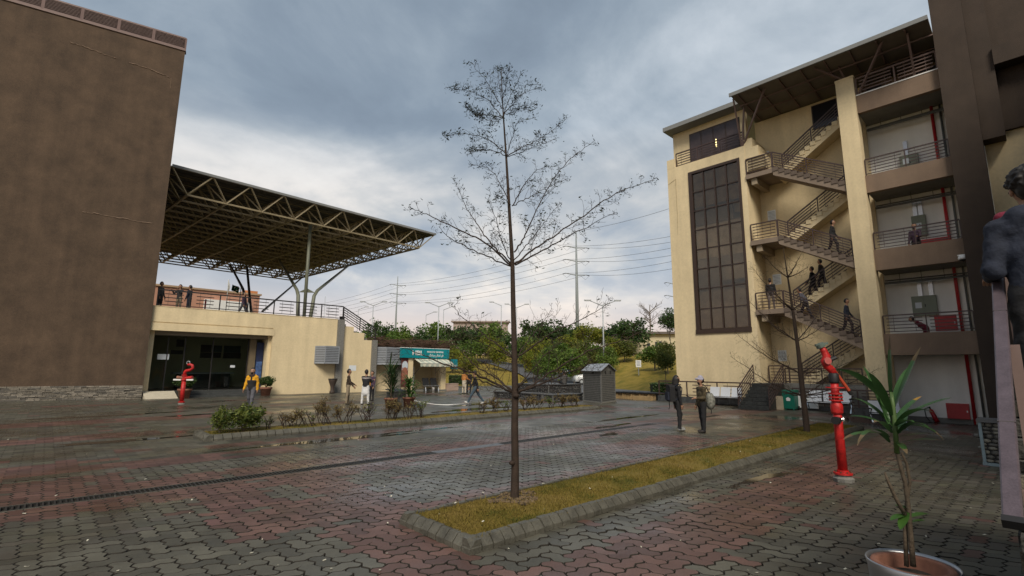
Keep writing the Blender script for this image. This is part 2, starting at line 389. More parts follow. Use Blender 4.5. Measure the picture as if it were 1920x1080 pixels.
WQ = .16
# --- far paving, as a sheet of cells coloured block by block
pv = MB(); cols = []; rr = random.Random(3)
X0, X1, Y0, Y1, CS = -21.76, 37.44, -9.6, 46.72, .32
nx, ny = round((X1-X0)/CS), round((Y1-Y0)/CS)
vid = {}
def vget(i, j):
    if (i, j) not in vid:
        x, y = X0+i*CS, Y0+j*CS; vid[(i, j)] = len(pv.v); pv.v.append((x, y, drop(x, y)))
    return vid[(i, j)]
cells = []
for i in range(nx):
    for j in range(ny):
        x, y = X0+(i+.5)*CS, Y0+(j+.5)*CS
        if NX0 < x < NX1 and NY0 < y < NY1: continue
        if x < -4 and y < 3: continue
        pv.f.append((vget(i, j), vget(i+1, j), vget(i+1, j+1), vget(i, j+1))); pv.m.append(0); cells.append(paver_colour(x, y, rr))
pavement = solo('pavement', pv, PAVE_FAR, kind='structure')
ca = pavement.data.color_attributes.new('Col', 'FLOAT_COLOR', 'CORNER')
ca.data.foreach_set('color', np.repeat(np.array(cells, dtype=np.float32), 4, axis=0).ravel())
bed = MB(); bed.add([(NX0, NY0, -.03), (NX1, NY0, -.03), (NX1, NY1, -.03), (NX0, NY1, -.03)], [(0, 1, 2, 3)])
part('paver_bed', bed, BED, pavement)
# --- near paving: interlocking pavers laid herringbone, edges jogged so that they lock
def wob(x, y):
    tri = lambda t: (lambda q: 4*q if q < .25 else (2-4*q if q < .75 else 4*q-4))((t/WQ) % 1.0)
    return x+.019*tri(y), y+.019*tri(x)
def paver_shape(w, h):
    out = []
    for (ax, ay), (bx, by) in (((0, 0), (w, 0)), ((w, 0), (w, h)), ((w, h), (0, h)), ((0, h), (0, 0))):
        n = round((abs(bx-ax)+abs(by-ay))/WQ)
        for k in range(n):
            for f in (0, .25, .75):
                t = (k+f)/n; out.append(wob(ax+(bx-ax)*t, ay+(by-ay)*t))
    n = len(out)
    def ring(d, z):
        R_ = []
        for i in range(n):
            p, q, r_ = Vector(out[i-1]), Vector(out[i]), Vector(out[(i+1) % n]); e1 = (q-p).normalized(); e2 = (r_-q).normalized(); n1, n2 = Vector((-e1.y, e1.x)), Vector((-e2.y, e2.x)); m = (n1+n2).normalized(); k = d/max(.45, m.dot(n1)); R_.append((q.x+m.x*k, q.y+m.y*k, z))
        return R_
    return ring(.0095, 0.0), ring(.005, -.006), ring(.005, -.032)
SHAPES = {'H': paver_shape(2*WQ, WQ), 'V': paver_shape(WQ, 2*WQ), 'Q': paver_shape(WQ, WQ)}
def paver_faces(n): return [tuple(range(n))]+[(n+i, n+(i+1) % n, (i+1) % n, i) for i in range(n)]+[(2*n+i, 2*n+(i+1) % n, n+(i+1) % n, n+i) for i in range(n)]
PL_N = (3.30, 4.12, 19.2, 5.50)      # near planter: x0, y0, x1, y1
DR_Y = 9.44                           # drain centre line
spots = []
IX0, IX1, IY0, IY1 = round(NX0/WQ), round(NX1/WQ), round(NY0/WQ), round(NY1/WQ)
def free(ix, iy):
    if not (IX0 <= ix < IX1 and IY0 <= iy < IY1): return False
    x, y = (ix+.5)*WQ, (iy+.5)*WQ
    if PL_N[0]+.12 < x < PL_N[2] and PL_N[1]+.12 < y < PL_N[3]-.12: return False
    return abs(y-DR_Y) > .16
def lay(kind, ix, iy, w, h):
    x, y = ix*WQ, iy*WQ; cx, cy = x+w*WQ/2, y+h*WQ/2; v = Vector((cx, cy, 0))-CAM; dep = v.dot(_f0)
    if dep < 1.5: return
    sxp, syp = 960+CAM_F*v.dot(_R)/dep, 540-CAM_F*v.dot(_U)/dep
    if not (-300 < sxp < 2200 and syp < 1350): return
    spots.append((0 if (0 < sxp < 1920 and syp < 1080) else 1, v.length, kind, x, y, cx, cy))
for ix in range(IX0, IX1):
    for iy in range(IY0, IY1):
        if not free(ix, iy): continue
        q = (ix-iy) % 4
        mate = {0: (ix+1, iy), 1: (ix-1, iy), 3: (ix, iy+1), 2: (ix, iy-1)}[q]
        if free(*mate):
            if q == 0: lay('H', ix, iy, 2, 1)
            elif q == 3: lay('V', ix, iy, 1, 2)
        else: lay('Q', ix, iy, 1, 1)
spots.sort()
pm = {}
for q in 'HVQ':
    for c in range(10):
        sh = SHAPES[q]; b = MB(); b.add(sh[0]+sh[1]+sh[2], paver_faces(len(sh[0]))); b.m = [0]+[1]*(len(b.f)-1); me = b.mesh('paver', [PAVE, BED])
        pm[(q, c)] = me
pal = {}
for q in 'HVQ':
    for c in range(10):
        me = pm[(q, c)]; base = (.080, .075, .057) if c < 5 else (.108, .059, .047); k = .74+.13*(c % 5)
        a = me.color_attributes.new('Col', 'FLOAT_COLOR', 'CORNER'); a.data.foreach_set('color', np.tile(np.array([base[0]*k, base[1]*k, base[2]*k, 1], np.float32), (len(me.loops), 1)).ravel())
fv, ff, fc, fm = [], [], [], []
rr = random.Random(5)
for idx, (_, _, q, x, y, cx, cy) in enumerate(spots):
    key = q; dz = rr.uniform(-.004, .002); tx, ty = rr.gauss(0, .012), rr.gauss(0, .012)
    if idx < 300:
        rdz = zone(cx, cy); rdz = 1-rdz if rr.random() < .03 else rdz
        inst('paver', pm[(key, rr.randrange(5)+(5 if rdz else 0))], pavement, Matrix.Translation((x, y, dz)) @ Matrix.Rotation(tx, 4, 'X') @ Matrix.Rotation(ty, 4, 'Y'))
    else:
        sh = SHAPES[key]; o = len(fv); n = len(sh[0])
        for ring in sh:
            fv.extend((x+a, y+b, c+dz+(a-.1)*ty*.5+(b-.1)*tx*.5) for a, b, c in ring)
        fs = paver_faces(n); ff.extend(tuple(i+o for i in f) for f in fs); cc = paver_colour(cx, cy, rr)
        fm.extend([0]+[1]*(len(fs)-1))
        for f in fs: fc.extend([cc]*len(f))
me = bpy.data.meshes.new('pavers'); me.from_pydata(fv, [], ff); me.materials.append(PAVE); me.materials.append(BED); me.polygons.foreach_set('material_index', fm)
a = me.color_attributes.new('Col', 'FLOAT_COLOR', 'CORNER'); a.data.foreach_set('color', np.array(fc, np.float32).ravel())
tag(link(bpy.data.objects.new('pavers_beyond', me), pavement), kind='stuff')

# --- puddles standing on the paving
PUD = bpy.data.materials.new('puddle_water'); PUD.use_nodes = True; b = PUD.node_tree.nodes['Principled BSDF']
b.inputs['Base Color'].default_value = (.035, .03, .022, 1); b.inputs['Roughness'].default_value = .035; b.inputs['Specular IOR Level'].default_value = .6
_nz = PUD.node_tree.nodes.new('ShaderNodeTexNoise'); _nz.inputs['Scale'].default_value = 14; _bp = PUD.node_tree.nodes.new('ShaderNodeBump'); _bp.inputs['Strength'].default_value = .03
PUD.node_tree.links.new(_nz.outputs['Fac'], _bp.inputs['Height']); PUD.node_tree.links.new(_bp.outputs[0], b.inputs['Normal'])
def puddle(cx, cy, lx, ly, rot, seed):
    r = random.Random(seed); ph = [r.uniform(0, 6.28) for _ in range(5)]; v = []; n = 44
    for i in range(n):
        a = 2*math.pi*i/n; k = 1+.28*math.sin(2*a+ph[0])+.2*math.sin(3*a+ph[1])+.14*math.sin(5*a+ph[2])+.09*math.sin(9*a+ph[3])
        x, y = lx*k*math.cos(a), ly*k*math.sin(a); v.append((cx+x*math.cos(rot)-y*math.sin(rot), cy+x*math.sin(rot)+y*math.cos(rot), .0045))
    solo('puddle', MB().add(v, [tuple(range(n))]), PUD, kind='structure')
for a in ((8.3, 3.62, .20, .06, 0, 2), (9.4, 3.55, .62, .13, -.15, 3), (5.6, 12.7, 2.4, .20, .02, 5), (12.0, 8.75, .55, .13, .1, 6),
          (13.9, 9.95, .9, .16, .1, 7), (2.0, 24.2, 1.8, .3, .1, 8), (4.6, 22.6, 1.2, .22, .2, 9), (1.6, 15.9, 1.4, .22, .1, 10), (14.6, 18.0, 2.2, .42, .1, 11), (11.5, 17.0, 1.4, .22, .1, 12), (8.3, 13.0, 1.3, .10, 0, 13),
          (17.6, 20.6, 2.0, .5, .2, 14), (21.5, 32.6, 2.6, .7, .1, 15), (16.5, 11.2, 1.6, .2, .05, 16)):
    puddle(*a)

# --- drain channel with cast grates
GRATE = M('cast_grate', (.045, .044, .042), .42, .2, 14, metal=.5)
drain = thing('drain_channel', 'long dark slotted drain crossing the wet paving from the left edge', 'drain', (0, DR_Y, 0))
ch = MB(); ch.box((-3.5, DR_Y-.165, -.20), (20.5, DR_Y+.165, -.16)); part('channel_floor', ch, BLACK, drain)
for yy in (-.156, .156): part('channel_edge', MB().box((-3.5, DR_Y+yy-.010, -.16), (20.5, DR_Y+yy+.010, .002)), KERB, drain)
gb = MB()
for k in range(17): gb.box((.012+k*.0588, -.135, -.028), (.012+k*.0588+.022, .135, .001))
gb.box((0, -.142, -.03), (.985, -.128, .003)); gb.box((0, .128, -.03), (.985, .142, .003))
gm = gb.mesh('grate', GRATE); gm2 = gb.mesh('grate', STEEL)
for k in range(24):
    inst('grate', gm2 if 7 <= k-3 <= 8 else gm, drain, Matrix.Translation((-3.5+k, 0, random.uniform(-.003, .003))) @ Matrix.Rotation(random.gauss(0, .004), 4, 'Y'))

# --- planting strips edged with sloped kerb blocks
def grass_mat(name, c1, c2, c3):
    m = bpy.data.materials.new(name); m.use_nodes = True; t = m.node_tree; n = t.nodes; l = t.links; b = n['Principled BSDF']; b.inputs['Roughness'].default_value = .9; b.inputs['Specular IOR Level'].default_value = .15
    geo = n.new('ShaderNodeNewGeometry'); nz = n.new('ShaderNodeTexNoise'); nz.inputs['Scale'].default_value = 1.1; nz.inputs['Detail'].default_value = 9; nz.inputs['Roughness'].default_value = .72; l.new(geo.outputs['Position'], nz.inputs['Vector'])
    ad = n.new('ShaderNodeMath'); ad.operation = 'MULTIPLY_ADD'; l.new(geo.outputs['Random Per Island'], ad.inputs[0]); ad.inputs[1].default_value = .16; l.new(nz.outputs['Fac'], ad.inputs[2])
    cr = n.new('ShaderNodeValToRGB'); e = cr.color_ramp.elements; e[0].position = .40; e[0].color = (*c1, 1); e[1].position = .80; e[1].color = (*c3, 1); q = e.new(.57); q.color = (*c2, 1)
    l.new(ad.outputs[0], cr.inputs[0]); l.new(cr.outputs[0], b.inputs['Base Color']); return m
GRASSN = grass_mat('dry_turf', (.044, .058, .012), (.145, .110, .023), (.21, .15, .048))
LAWN = grass_mat('hill_lawn', (.085, .100, .018), (.22, .165, .032), (.30, .215, .05))
def planter(name, label, rect, mound, blk, hgt, slope, blades, seed):
    x0, y0, x1, y1 = rect; r = random.Random(seed)
    t = thing(name, label, 'planter', (x0, y0, 0))
    # soil
    nxs, nys = max(8, int((x1-x0)/.25)), 6; m = MB(); k = slope+.05
    for i in range(nxs+1):
        for j in range(nys+1):
            u, v = i/nxs, j/nys; z = hgt-.025+mound*math.sin(math.pi*v)*min(1, 6*u, 6*(1-u))+r.uniform(-.008, .008)
            m.v.append((x0+k+(x1-x0-2*k)*u, y0+k+(y1-y0-2*k)*v, z))
    for i in range(nxs):
        for j in range(nys): m.f.append((i*(nys+1)+j, (i+1)*(nys+1)+j, (i+1)*(nys+1)+j+1, i*(nys+1)+j+1)); m.m.append(0)
    part('turf', m, GRASSN, t, smooth=True)
    # kerb blocks: profile battered outwards
    g = .016
    def profile(L):
        P = [(0, 0), (slope+.07, 0), (slope+.07, hgt), (slope, hgt), (0, .055)]
        m = MB(); n = len(P)
        vs = [(g/2, a, z) for a, z in P]+[(L-g/2, a, z) for a, z in P]
        return m.add(vs, [tuple(range(n))[::-1], tuple(range(n, 2*n))]+[(i, (i+1) % n, (i+1) % n+n, i+n) for i in range(n)])
    bm_ = [profile(blk).mesh('kerb_block', KERB), profile(blk).mesh('kerb_block', KERB)]
    def run(p, ang, L):
        n = round(L/blk); s = L/(n*blk)
        for i in range(n):
            inst('kerb_block', bm_[0], t, Matrix.Translation((p[0]-x0+math.cos(ang)*i*blk*s, p[1]-y0+math.sin(ang)*i*blk*s, r.uniform(-.006, .004))) @ Matrix.Rotation(ang+r.gauss(0, .008), 4, 'Z') @ Matrix.Diagonal((s, 1, 1+r.uniform(-.03, .03), 1)))
    run((x0, y0), 0, x1-x0); run((x1, y0), math.pi/2, y1-y0); run((x1, y1), math.pi, x1-x0); run((x0, y1), -math.pi/2, y1-y0)
    # blades
    m = MB()
    for _ in range(blades):
        u = r.random()**1.5; x = x0+k+(x1-x0-2*k)*u; y = r.uniform(y0+k-.06, y1-k+.06); v = (y-y0-k)/(y1-y0-2*k)
        z = hgt-.03+mound*math.sin(math.pi*max(0, min(1, v))); a = r.uniform(0, 6.28); h = r.uniform(.008, .030)*(1+(1.6 if r.random() < .06 else 0)); w = r.uniform(.003, .007)*(1+1.5*u); l_ = r.uniform(0, .03); b = r.uniform(0, 6.28)
        m.add([(x-w*math.cos(a), y-w*math.sin(a), z), (x+w*math.cos(a), y+w*math.sin(a), z), (x+l_*math.cos(b), y+l_*math.sin(b), z+h)], [(0, 1, 2)])
    part('grass', m, GRASSN, t, kind='stuff')
    return t
near_bed = planter('planting_strip', 'long grassy planting strip edged with sloped kerb blocks, nearest the camera', PL_N, .03, .155, .135, .075, 60000, 11)
far_bed = planter('planting_strip', 'low planting strip with a row of shrubs beyond the drain', (3.05, 14.45, 19.3, 15.75), .02, .21, .15, .10, 9000, 12)
# mulch ring round the tree foot
mu = MB(); r = random.Random(4)
for _ in range(420):
    a, q = r.uniform(0, 6.28), .30*math.sqrt(r.random()); x, y = 4.80+q*1.15*math.cos(a)*(1+.3*math.sin(3*a)), 5.02+q*math.sin(a)*(1+.25*math.sin(2*a)); s = r.uniform(.012, .03); b = r.uniform(0, 3.14); z = .143+r.uniform(-.006, .008)
    mu.obox((x, y, z), (s*math.cos(b), s*math.sin(b), r.uniform(-.006, .006)), (-s*.5*math.sin(b), s*.5*math.cos(b), 0), (0, 0, .004), r.choice((0, 0, 1)))
part('mulch', mu, [M('leaf_mulch', (.16, .11, .06), .9, .4, 30), M('mulch_dark', (.05, .035, .022), .9, .4, 30)], near_bed, kind='stuff')

# --- hill of lawns beyond the plaza, and the road that climbs it
def lerp_tab(t, tab):
    if t <= tab[0][0]: return tab[0][1]
    for (a, b), (c, d_) in zip(tab, tab[1:]):
        if t <= c: return b+(d_-b)*(t-a)/(c-a)
    return tab[-1][1]
def terr_z(lat, dep):
    d0 = lerp_tab(lat, [(-40, 60), (-9, 54), (-4, 53), (0, 62), (5, 68), (9.5, 64), (12, 47), (14, 40), (18, 34), (60, 30)])
    s = lerp_tab(lat, [(-30, .075), (0, .075), (8, .095), (14, .098)])
    q = dep-d0
    if q <= 0: return -.06
    z = -.06+min(.35, q*.25)+s*min(q, 62)+.012*max(0, q-62)
    if lat > 8:                                     # terraces cut into the bank
        f = z/.85; z = .85*(math.floor(f)+sstep((f-math.floor(f)-.55)/.45))*.8+z*.2
    return z
tm = MB(); lats = [-400, -250, -160, -110]+[-80+2*i for i in range(101)]+[150, 210, 300, 420]; deps = [26+1.5*i for i in range(80)]+[150+12*i for i in range(10)]+[300, 400, 600, 900, 1400]
for a in lats:
    for b_ in deps:
        p = LD(a*(1 if b_ < 150 else b_/150), b_, terr_z(a, b_)); tm.v.append((p.x, p.y, p.z))
nd = len(deps)
for i in range(len(lats)-1):
    for j in range(nd-1): tm.f.append((i*nd+j, (i+1)*nd+j, (i+1)*nd+j+1, i*nd+j+1)); tm.m.append(0)
solo('hill_lawn', tm, LAWN, kind='structure', smooth=True)
gp = MB(); gp.add([(-600, -600, -.5), (900, -600, -.5), (900, 900, -.5), (-600, 900, -.5)], [(0, 1, 2, 3)]); solo('ground', gp, LAWN, kind='structure')
path = [(15, 27), (10.5, 36), (6.5, 45), (5.2, 54), (5.6, 64), (3.5, 76), (-3, 88), (-14, 95), (-30, 100)]
def road_at(t):
    n = len(path)-1; k = min(int(t*n), n-1); f = t*n-k
    P = [Vector((*path[max(0, min(n, k+o))], 0)) for o in (-1, 0, 1, 2)]
    return .5*((2*P[1])+(-P[0]+P[2])*f+(2*P[0]-5*P[1]+4*P[2]-P[3])*f*f+(-P[0]+3*P[1]-3*P[2]+P[3])*f**3)
rm = MB(); ns = 90
for i in range(ns+1):
    c = road_at(i/ns); d_ = (road_at(min(1, i/ns+.01))-road_at(max(0, i/ns-.01))).normalized(); n_ = Vector((-d_.y, d_.x, 0))
    zc = max(terr_z(c.x+k*n_.x, c.y+k*n_.y) for k in (-3.4, 0, 3.4)) if c.y > 58 else -.06
    for k in (-3.4, -1.2, 1.2, 3.4):
        q = c+n_*k; p = LD(q.x, q.y, max(.012, zc+.12)); rm.v.append(tuple(p))
for i in range(ns):
    for k in range(3): rm.f.append((i*4+k, (i+1)*4+k, (i+1)*4+k+1, i*4+k+1)); rm.m.append(0)
solo('road', rm, ASPH, kind='structure', smooth=True)
# ================================================================== BROWN BUILDING (left)
BC = Vector((4.14, 35.51, 0)); bu = Vector((math.cos(rad(-11.5)), math.sin(rad(-11.5)), 0)); bn = Vector((bu.y, -bu.x, 0))
brown = thing('brown_building', 'tall windowless brown rendered building with stone base, at the left edge', 'building', BC)
w = MB(); back = Vector((5.35, 47.5, 0)); far = BC-bu*38
w.prism([BC+Vector((0, 0, .70)), far+Vector((0, 0, .70)), far-bn*14+Vector((0, 0, .70)), back+Vector((0, 0, .70))], (0, 0, 21.2)); part('wall', w, BROWN, brown)
w = MB(); w.prism([BC-bu*.03-bn*.04, far-bn*.04, far-bn*14, back-Vector((.05, 0, 0))], (0, 0, .70)); part('plinth', w, CONC, brown)
STN = [M('ledge_stone_a', (.17, .15, .12), .85, .3, 8, bump=.6, bscale=60), M('ledge_stone_b', (.11, .10, .085), .85, .3, 8, bump=.6, bscale=60), M('ledge_stone_c', (.22, .195, .16), .85, .3, 8, bump=.6, bscale=60)]
w = MB(); r = random.Random(2); z = 0.0
while z < .68:
    h = r.uniform(.045, .085); s = 0.0
    while s < 13:
        L = r.uniform(.16, .5); d_ = r.uniform(.02, .07); c = BC-bu*(s+L/2)+bn*(d_/2-.03)+Vector((0, 0, z+h/2))
        w.obox(c, bu*(L/2-.006), bn*(d_/2+.02), Vector((0, 0, h/2-.005)), r.randrange(3)); s += L
    z += h
part('ledge_stones', w, STN, brown, kind='stuff')
LOUV = M('louvre_brown', (.16, .105, .095), .6, .1, 3)
part('coping', MB().prism([BC+bn*.06+bu*.03+Vector((0, 0, 21.9)), far+bn*.06+Vector((0, 0, 21.9)), far-bn*.4+Vector((0, 0, 21.9)), BC-bn*.4+bu*.03+Vector((0, 0, 21.9))], (0, 0, .10)), LOUV, brown)
for k in range(9):
    s0 = .02+k*1.72; a = BC-bu*s0; b_ = BC-bu*(s0+1.72); zz = Vector((0, 0, 22.0)); up = Vector((0, 0, .78))
    f = MB()
    for p, q in ((a, a), (b_+bu*.06, b_+bu*.06)): f.bar(p+zz, q+zz+up, .09, .09)
    f.bar(a+zz+up, b_+zz+up, .08, .10); f.bar(a+zz+Vector((0, 0, .04)), b_+zz+Vector((0, 0, .04)), .08, .07)
    fr = part('louvre_panel', f, LOUV, brown)
    for j in range(8):
        z = 22.1+j*.082; ubar('louvre', a-bu*.05+Vector((0, 0, z)), b_+bu*.1+Vector((0, 0, z)), .06, .022, LOUV, fr)
    part('backing', MB().obox((a+b_)/2-bn*.09+zz+up/2, bu*.86, bn*.006, up/2), BLACK, fr)
PATCH = M('plaster_patch', (.155, .108, .075), .9, .25, 5)
for pts in ([(132, 80), (160, 88), (192, 101), (220, 110)], [(242, 117), (272, 127), (308, 141), (321, 146), (320, 166)], [(155, 397), (200, 404), (246, 413), (288, 419)]):
    P = []
    for px, py in pts:
        v = sight(px, py); t = (BC.dot(bn))/(v.dot(bn)); P.append(CAM+v*t+bn*.004)
    Q = [];
    for i in range(len(P)-1):
        for k in range(6): Q.append(P[i].lerp(P[i+1], k/6)+Vector((0, 0, random.uniform(-.035, .035))))
    part('plaster_scar', MB().tube(Q+[P[-1]], [random.uniform(.012, .042) for _ in Q]+[.01], 5), PATCH, brown)

# ================================================================== TERRACE BUILDING
TY = 35.7; TOP = 5.38
ter = thing('terrace_building', 'cream single-storey block with glass front and roof terrace, below the truss canopy', 'building', (3.0, TY, 0))
w = MB(); w.box((11.0, TY, 0), (15.47, TY+.35, TOP)); w.box((4.17, TY, 4.46), (11.0, TY+.35, TOP)); w.box((4.17, TY+.04, 4.40), (11.06, TY+.35, 4.46)); part('front_wall', w, BEIGE, ter)
part('lintel', MB().box((4.17, TY-.03, 3.95), (11.07, TY+.5, 4.40)), BEIGE, ter)
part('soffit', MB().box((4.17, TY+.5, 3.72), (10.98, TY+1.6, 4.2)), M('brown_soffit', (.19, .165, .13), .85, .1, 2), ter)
part('reveal', MB().box((10.82, TY+.35, 0), (11.0, TY+1.6, 3.95)), BEIGE, ter)
part('terrace_slab', MB().box((4.17, TY+.35, 4.2), (15.9, 62, 5.2)), CONC, ter)
part('coping', MB().box((4.17, TY-.02, TOP), (15.46, TY+.37, TOP+.035)), BEIGE, ter)
w = MB(); w.box((4.17, 41, .38), (15.9, 41.3, 4.2)); w.box((11.0, TY+.35, .38), (11.3, 41, 4.2)); part('back_wall', w, M('hall_wall', (.42, .41, .28), .8, .15, .8), ter)
part('hall_floor', MB().box((4.17, TY+.30, 0), (11.0, 41, .38)), M('hall_floor', (.05, .05, .045), .35, .2, 1), ter)
part('side_wall', MB().box((4.17, TY+.36, .38), (4.45, 41, 4.2)), BEIGE, ter)
for k in range(3):
    part('step', MB().box((6.05, TY+.30-.36*(3-k), 0 if k == 0 else .125*k+.003), (10.78, TY+.298, .125*(k+1))), SLATE, ter)
rp = MB(); rp.prism([(4.2, TY+.298, 0), (4.2, TY-1.15, 0), (4.2, TY-1.15, .02), (4.2, TY+.298, .38)], (1.55, 0, 0)); part('ramp', rp, M('cream_tile', (.50, .45, .35), .5, .12, 6, fine=.06), ter)
GL = glass('shop_glass', (.80, .84, .80), .02, .04)
gx = [4.45, 5.3, 6.2, 7.75, 9.85]
for a, b_ in zip(gx, gx[1:]):
    part('pane', MB().box((a+.03, TY+1.2, .42), (b_-.03, TY+1.215, 3.70)), GL, ter)
    part('mullion', MB().box((b_-.03, TY+1.17, .38), (b_+.03, TY+1.25, 3.72)), RAILG, ter)
part('inner_column', MB().box((9.90, TY+.95, .38), (10.28, TY+1.4, 3.72)), M('column_brown', (.15, .115, .07), .8, .1, 2), ter)
BAN = [M('banner_navy', (.012, .02, .06), .5, .5, 3), M('banner_blue', (.05, .10, .24), .5, .6, 5)]
part('banner', MB().box((10.33, TY+1.0, .5), (10.78, TY+1.02, 3.5)).box((10.37, TY+.985, .8), (10.74, TY+.995, 2.2), 1), BAN, ter)
FRM = M('picture_dark', (.02, .025, .03), .35, .4, 3); TB = M('teal_glass_print', (.03, .075, .08), .3, .4, 2)
for (px0, px1, py0, py1, mm) in ((330, 346, 637, 650, FRM), (376, 397, 647, 660, FRM), (399, 417, 648, 660, TB), (419, 452, 649, 661, TB), (375, 397, 661, 671, FRM), (398, 415, 661, 671, FRM), (418, 452, 662, 672, FRM), (320, 344, 657, 664, FRM)):
    a, b_ = onY(px0, py1, 40.9), onY(px1, py0, 40.9); part('picture', MB().box((a.x, 40.93, a.z), (b_.x, 40.99, b_.z)), mm, ter)
for px, py, s in ((306, 669, .30), (436, 687, .14)):
    p = onY(px, py, TY+1.19); part('notice', MB().box((p.x-s, TY+1.185, p.z-s*.55), (p.x+s, TY+1.195, p.z+s*.55)), PAPER, ter)
desk = thing('reception_counter', 'long grey counter inside the dark glass-fronted hall', 'counter', (7.3, 39.2, .38))
part('top', MB().box((6.0, 38.7, 1.35), (9.6, 39.6, 1.45)), GREYMET, desk); part('front', MB().box((6.2, 38.9, .38), (9.4, 38.95, 1.35)), FRM, desk)
# pebble pilasters, stepped stair wall
PEB = M('pebble_dash', (.17, .165, .15), .75, .95, 26, bump=1.0, bscale=24)
for x0, x1, h in ((15.47, 15.96, TOP+.01), (18.31, 18.72, 3.97), (20.66, 20.98, 3.48)):
    part('pebble_pilaster', MB().box((x0, TY-.20, 0), (x1, TY+.30, h)), PEB, ter)
w = MB(); w.box((15.96, TY, 0), (16.78, TY+.35, 4.92)); w.box((16.78, TY, 0), (17.66, TY+.35, 4.48)); w.box((17.66, TY, 0), (18.31, TY+.35, 3.95)); part('stair_wall', w, BEIGE, ter)
w = MB(); w.box((18.72, TY+.55, 0), (20.66, TY+.8, 3.45)); part('recess_wall', w, BEIGE, ter)
w = MB()
for k in range(9): w.box((16.0+k*.30, TY+.36, 4.95-k*.165-.3), (16.3+k*.30, TY+2.4, 5.1-k*.165))
part('terrace_steps', w, CONC, ter)
part('rear_block', MB().box((15.96, TY+2.41, 0), (20.6, 46, 3.4)), BEIGE, ter)
p = onY(661, 690, TY); part('notice', MB().box((p.x-.28, TY-.008, p.z-.2), (p.x+.28, TY+.004, p.z+.2)), PAPER, ter)

railing('terrace_railing', 'dark horizontal-bar railing along the roof terrace edge', (4.35, TY+.17, TOP+.035), (15.93, TY+.17, TOP+.035), 1.0, 7, 3, RAILG, gap=.35, w=.055)
railing('stair_railing', 'dark railing sloping down beside the cream stepped wall', (15.98, TY+.17, TOP+.0), (18.70, TY+.17, 3.93), .98, 2, 4, RAILG, gap=.06, w=.055)
# louvred covers over the air conditioners
def ac_cover(label, x0, x1, z0, z1):
    t = thing('louvred_cover', label, 'louvre box', (x0, TY, z0), 'louvred boxes on the terrace building'); xc = x0+.45; yf = TY-.72
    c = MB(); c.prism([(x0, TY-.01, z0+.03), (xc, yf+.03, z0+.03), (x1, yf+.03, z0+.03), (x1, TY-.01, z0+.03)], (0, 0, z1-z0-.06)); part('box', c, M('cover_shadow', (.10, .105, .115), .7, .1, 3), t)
    n = 10; h = (z1-z0)/n
    for k in range(n):
        z = z0+h*(k+.5)
        ubar('slat', (xc, yf, z), (x1+.01, yf, z), .035, h*.62, GREYMET, t); ubar('slat', (x0, TY-.02, z), (xc, yf, z), .035, h*.62, GREYMET, t)
    for p in ((x0, TY-.03), (xc, yf-.01), (x1, yf-.01)): ubar('frame_post', (*p, z0), (*p, z1), .045, .045, GREYMET, t)
    part('top_frame', MB().bar((x0, TY-.03, z1), (xc, yf, z1), .05).bar((xc, yf, z1), (x1, yf, z1), .05), GREYMET, t); part('bottom_frame', MB().bar((x0, TY-.03, z0), (xc, yf, z0), .05).bar((xc, yf, z0), (x1, yf, z0), .05), GREYMET, t)
ac_cover('grey louvred box on the cream wall, beside the man in the brown jacket', 13.95, 15.42, 2.13, 3.34)
ac_cover('grey louvred box beside the teal bank sign', 18.78, 20.62, 2.11, 3.42)

# ================================================================== CANOPY (space frame)
can = thing('truss_canopy', 'large flat canopy on a tan space-frame truss above the terrace', 'canopy', (26.1, 39.1, 14.8))
ca_ = rad(5); cu = Vector((-math.cos(ca_), -math.sin(ca_), 0)); cv = Vector((-math.sin(ca_), math.cos(ca_), 0)); CT = Vector((26.1, 39.1, 14.67)); BAY = 2.42; BV = 1.614; NU, NV = 9, 18; DEP = 1.42
def ctop(i, j): return CT+cu*BAY*i+cv*BV*j
def cbot(i, j): return CT+cu*BAY*(i+.5)+cv*BV*(j+.5)-Vector((0, 0, DEP))
for i in range(NU):
    a = CT+cu*(BAY*i+.03); b_ = CT+cu*(BAY*(i+1)-.03); m = MB()
    m.prism([a, b_, b_+cv*BV*NV, a+cv*BV*NV], (0, 0, .06)); part('roof_panel', m, DECK, can)
for j in range(NV*2+1): ubar('purlin', CT+cv*BV*.5*j-Vector((0, 0, .03)), CT+cu*BAY*NU+cv*BV*.5*j-Vector((0, 0, .03)), .05, .06, DECK, can)
e = Vector((0, 0, .1))
for a, b_ in ((CT-cv*.06-cu*.12, CT-cv*.06+cu*BAY*NU), (CT-cu*.06-cv*.12, CT-cu*.06+cv*BV*NV), (CT+cv*(BV*NV+.06), CT+cv*(BV*NV+.06)+cu*BAY*NU)):
    ubar('fascia', a+e*.6, b_+e*.6, .05, .17, FASC, can)
for i in range(NU+1): ubar('top_chord', ctop(i, 0), ctop(i, NV), .09, .09, TRUSS, can)
for j in range(NV+1): ubar('top_chord', ctop(0, j), ctop(NU, j), .09, .09, TRUSS, can)
for i in range(NU): ubar('bottom_chord', cbot(i, 0), cbot(i, NV-1), .13, .13, TRUSS, can)
for j in range(NV): ubar('bottom_chord', cbot(0, j), cbot(NU-1, j), .12, .12, TRUSS, can)
dg = []
for i in range(NU):
    for j in range(NV):
        for di, dj in ((0, 0), (1, 0), (0, 1), (1, 1)): dg.append((cbot(i, j), ctop(i+di, j+dj)))
dg.sort(key=lambda q: ((q[0]+q[1])/2-CAM).length)
for a, b_ in dg[:300]: ubar('diagonal', a, b_, .085, .085, TRUSS, can)
m = MB()
for a, b_ in dg[300:]: m.bar(a, b_, .085)
part('rear_diagonals', m, TRUSS, can, kind='stuff')
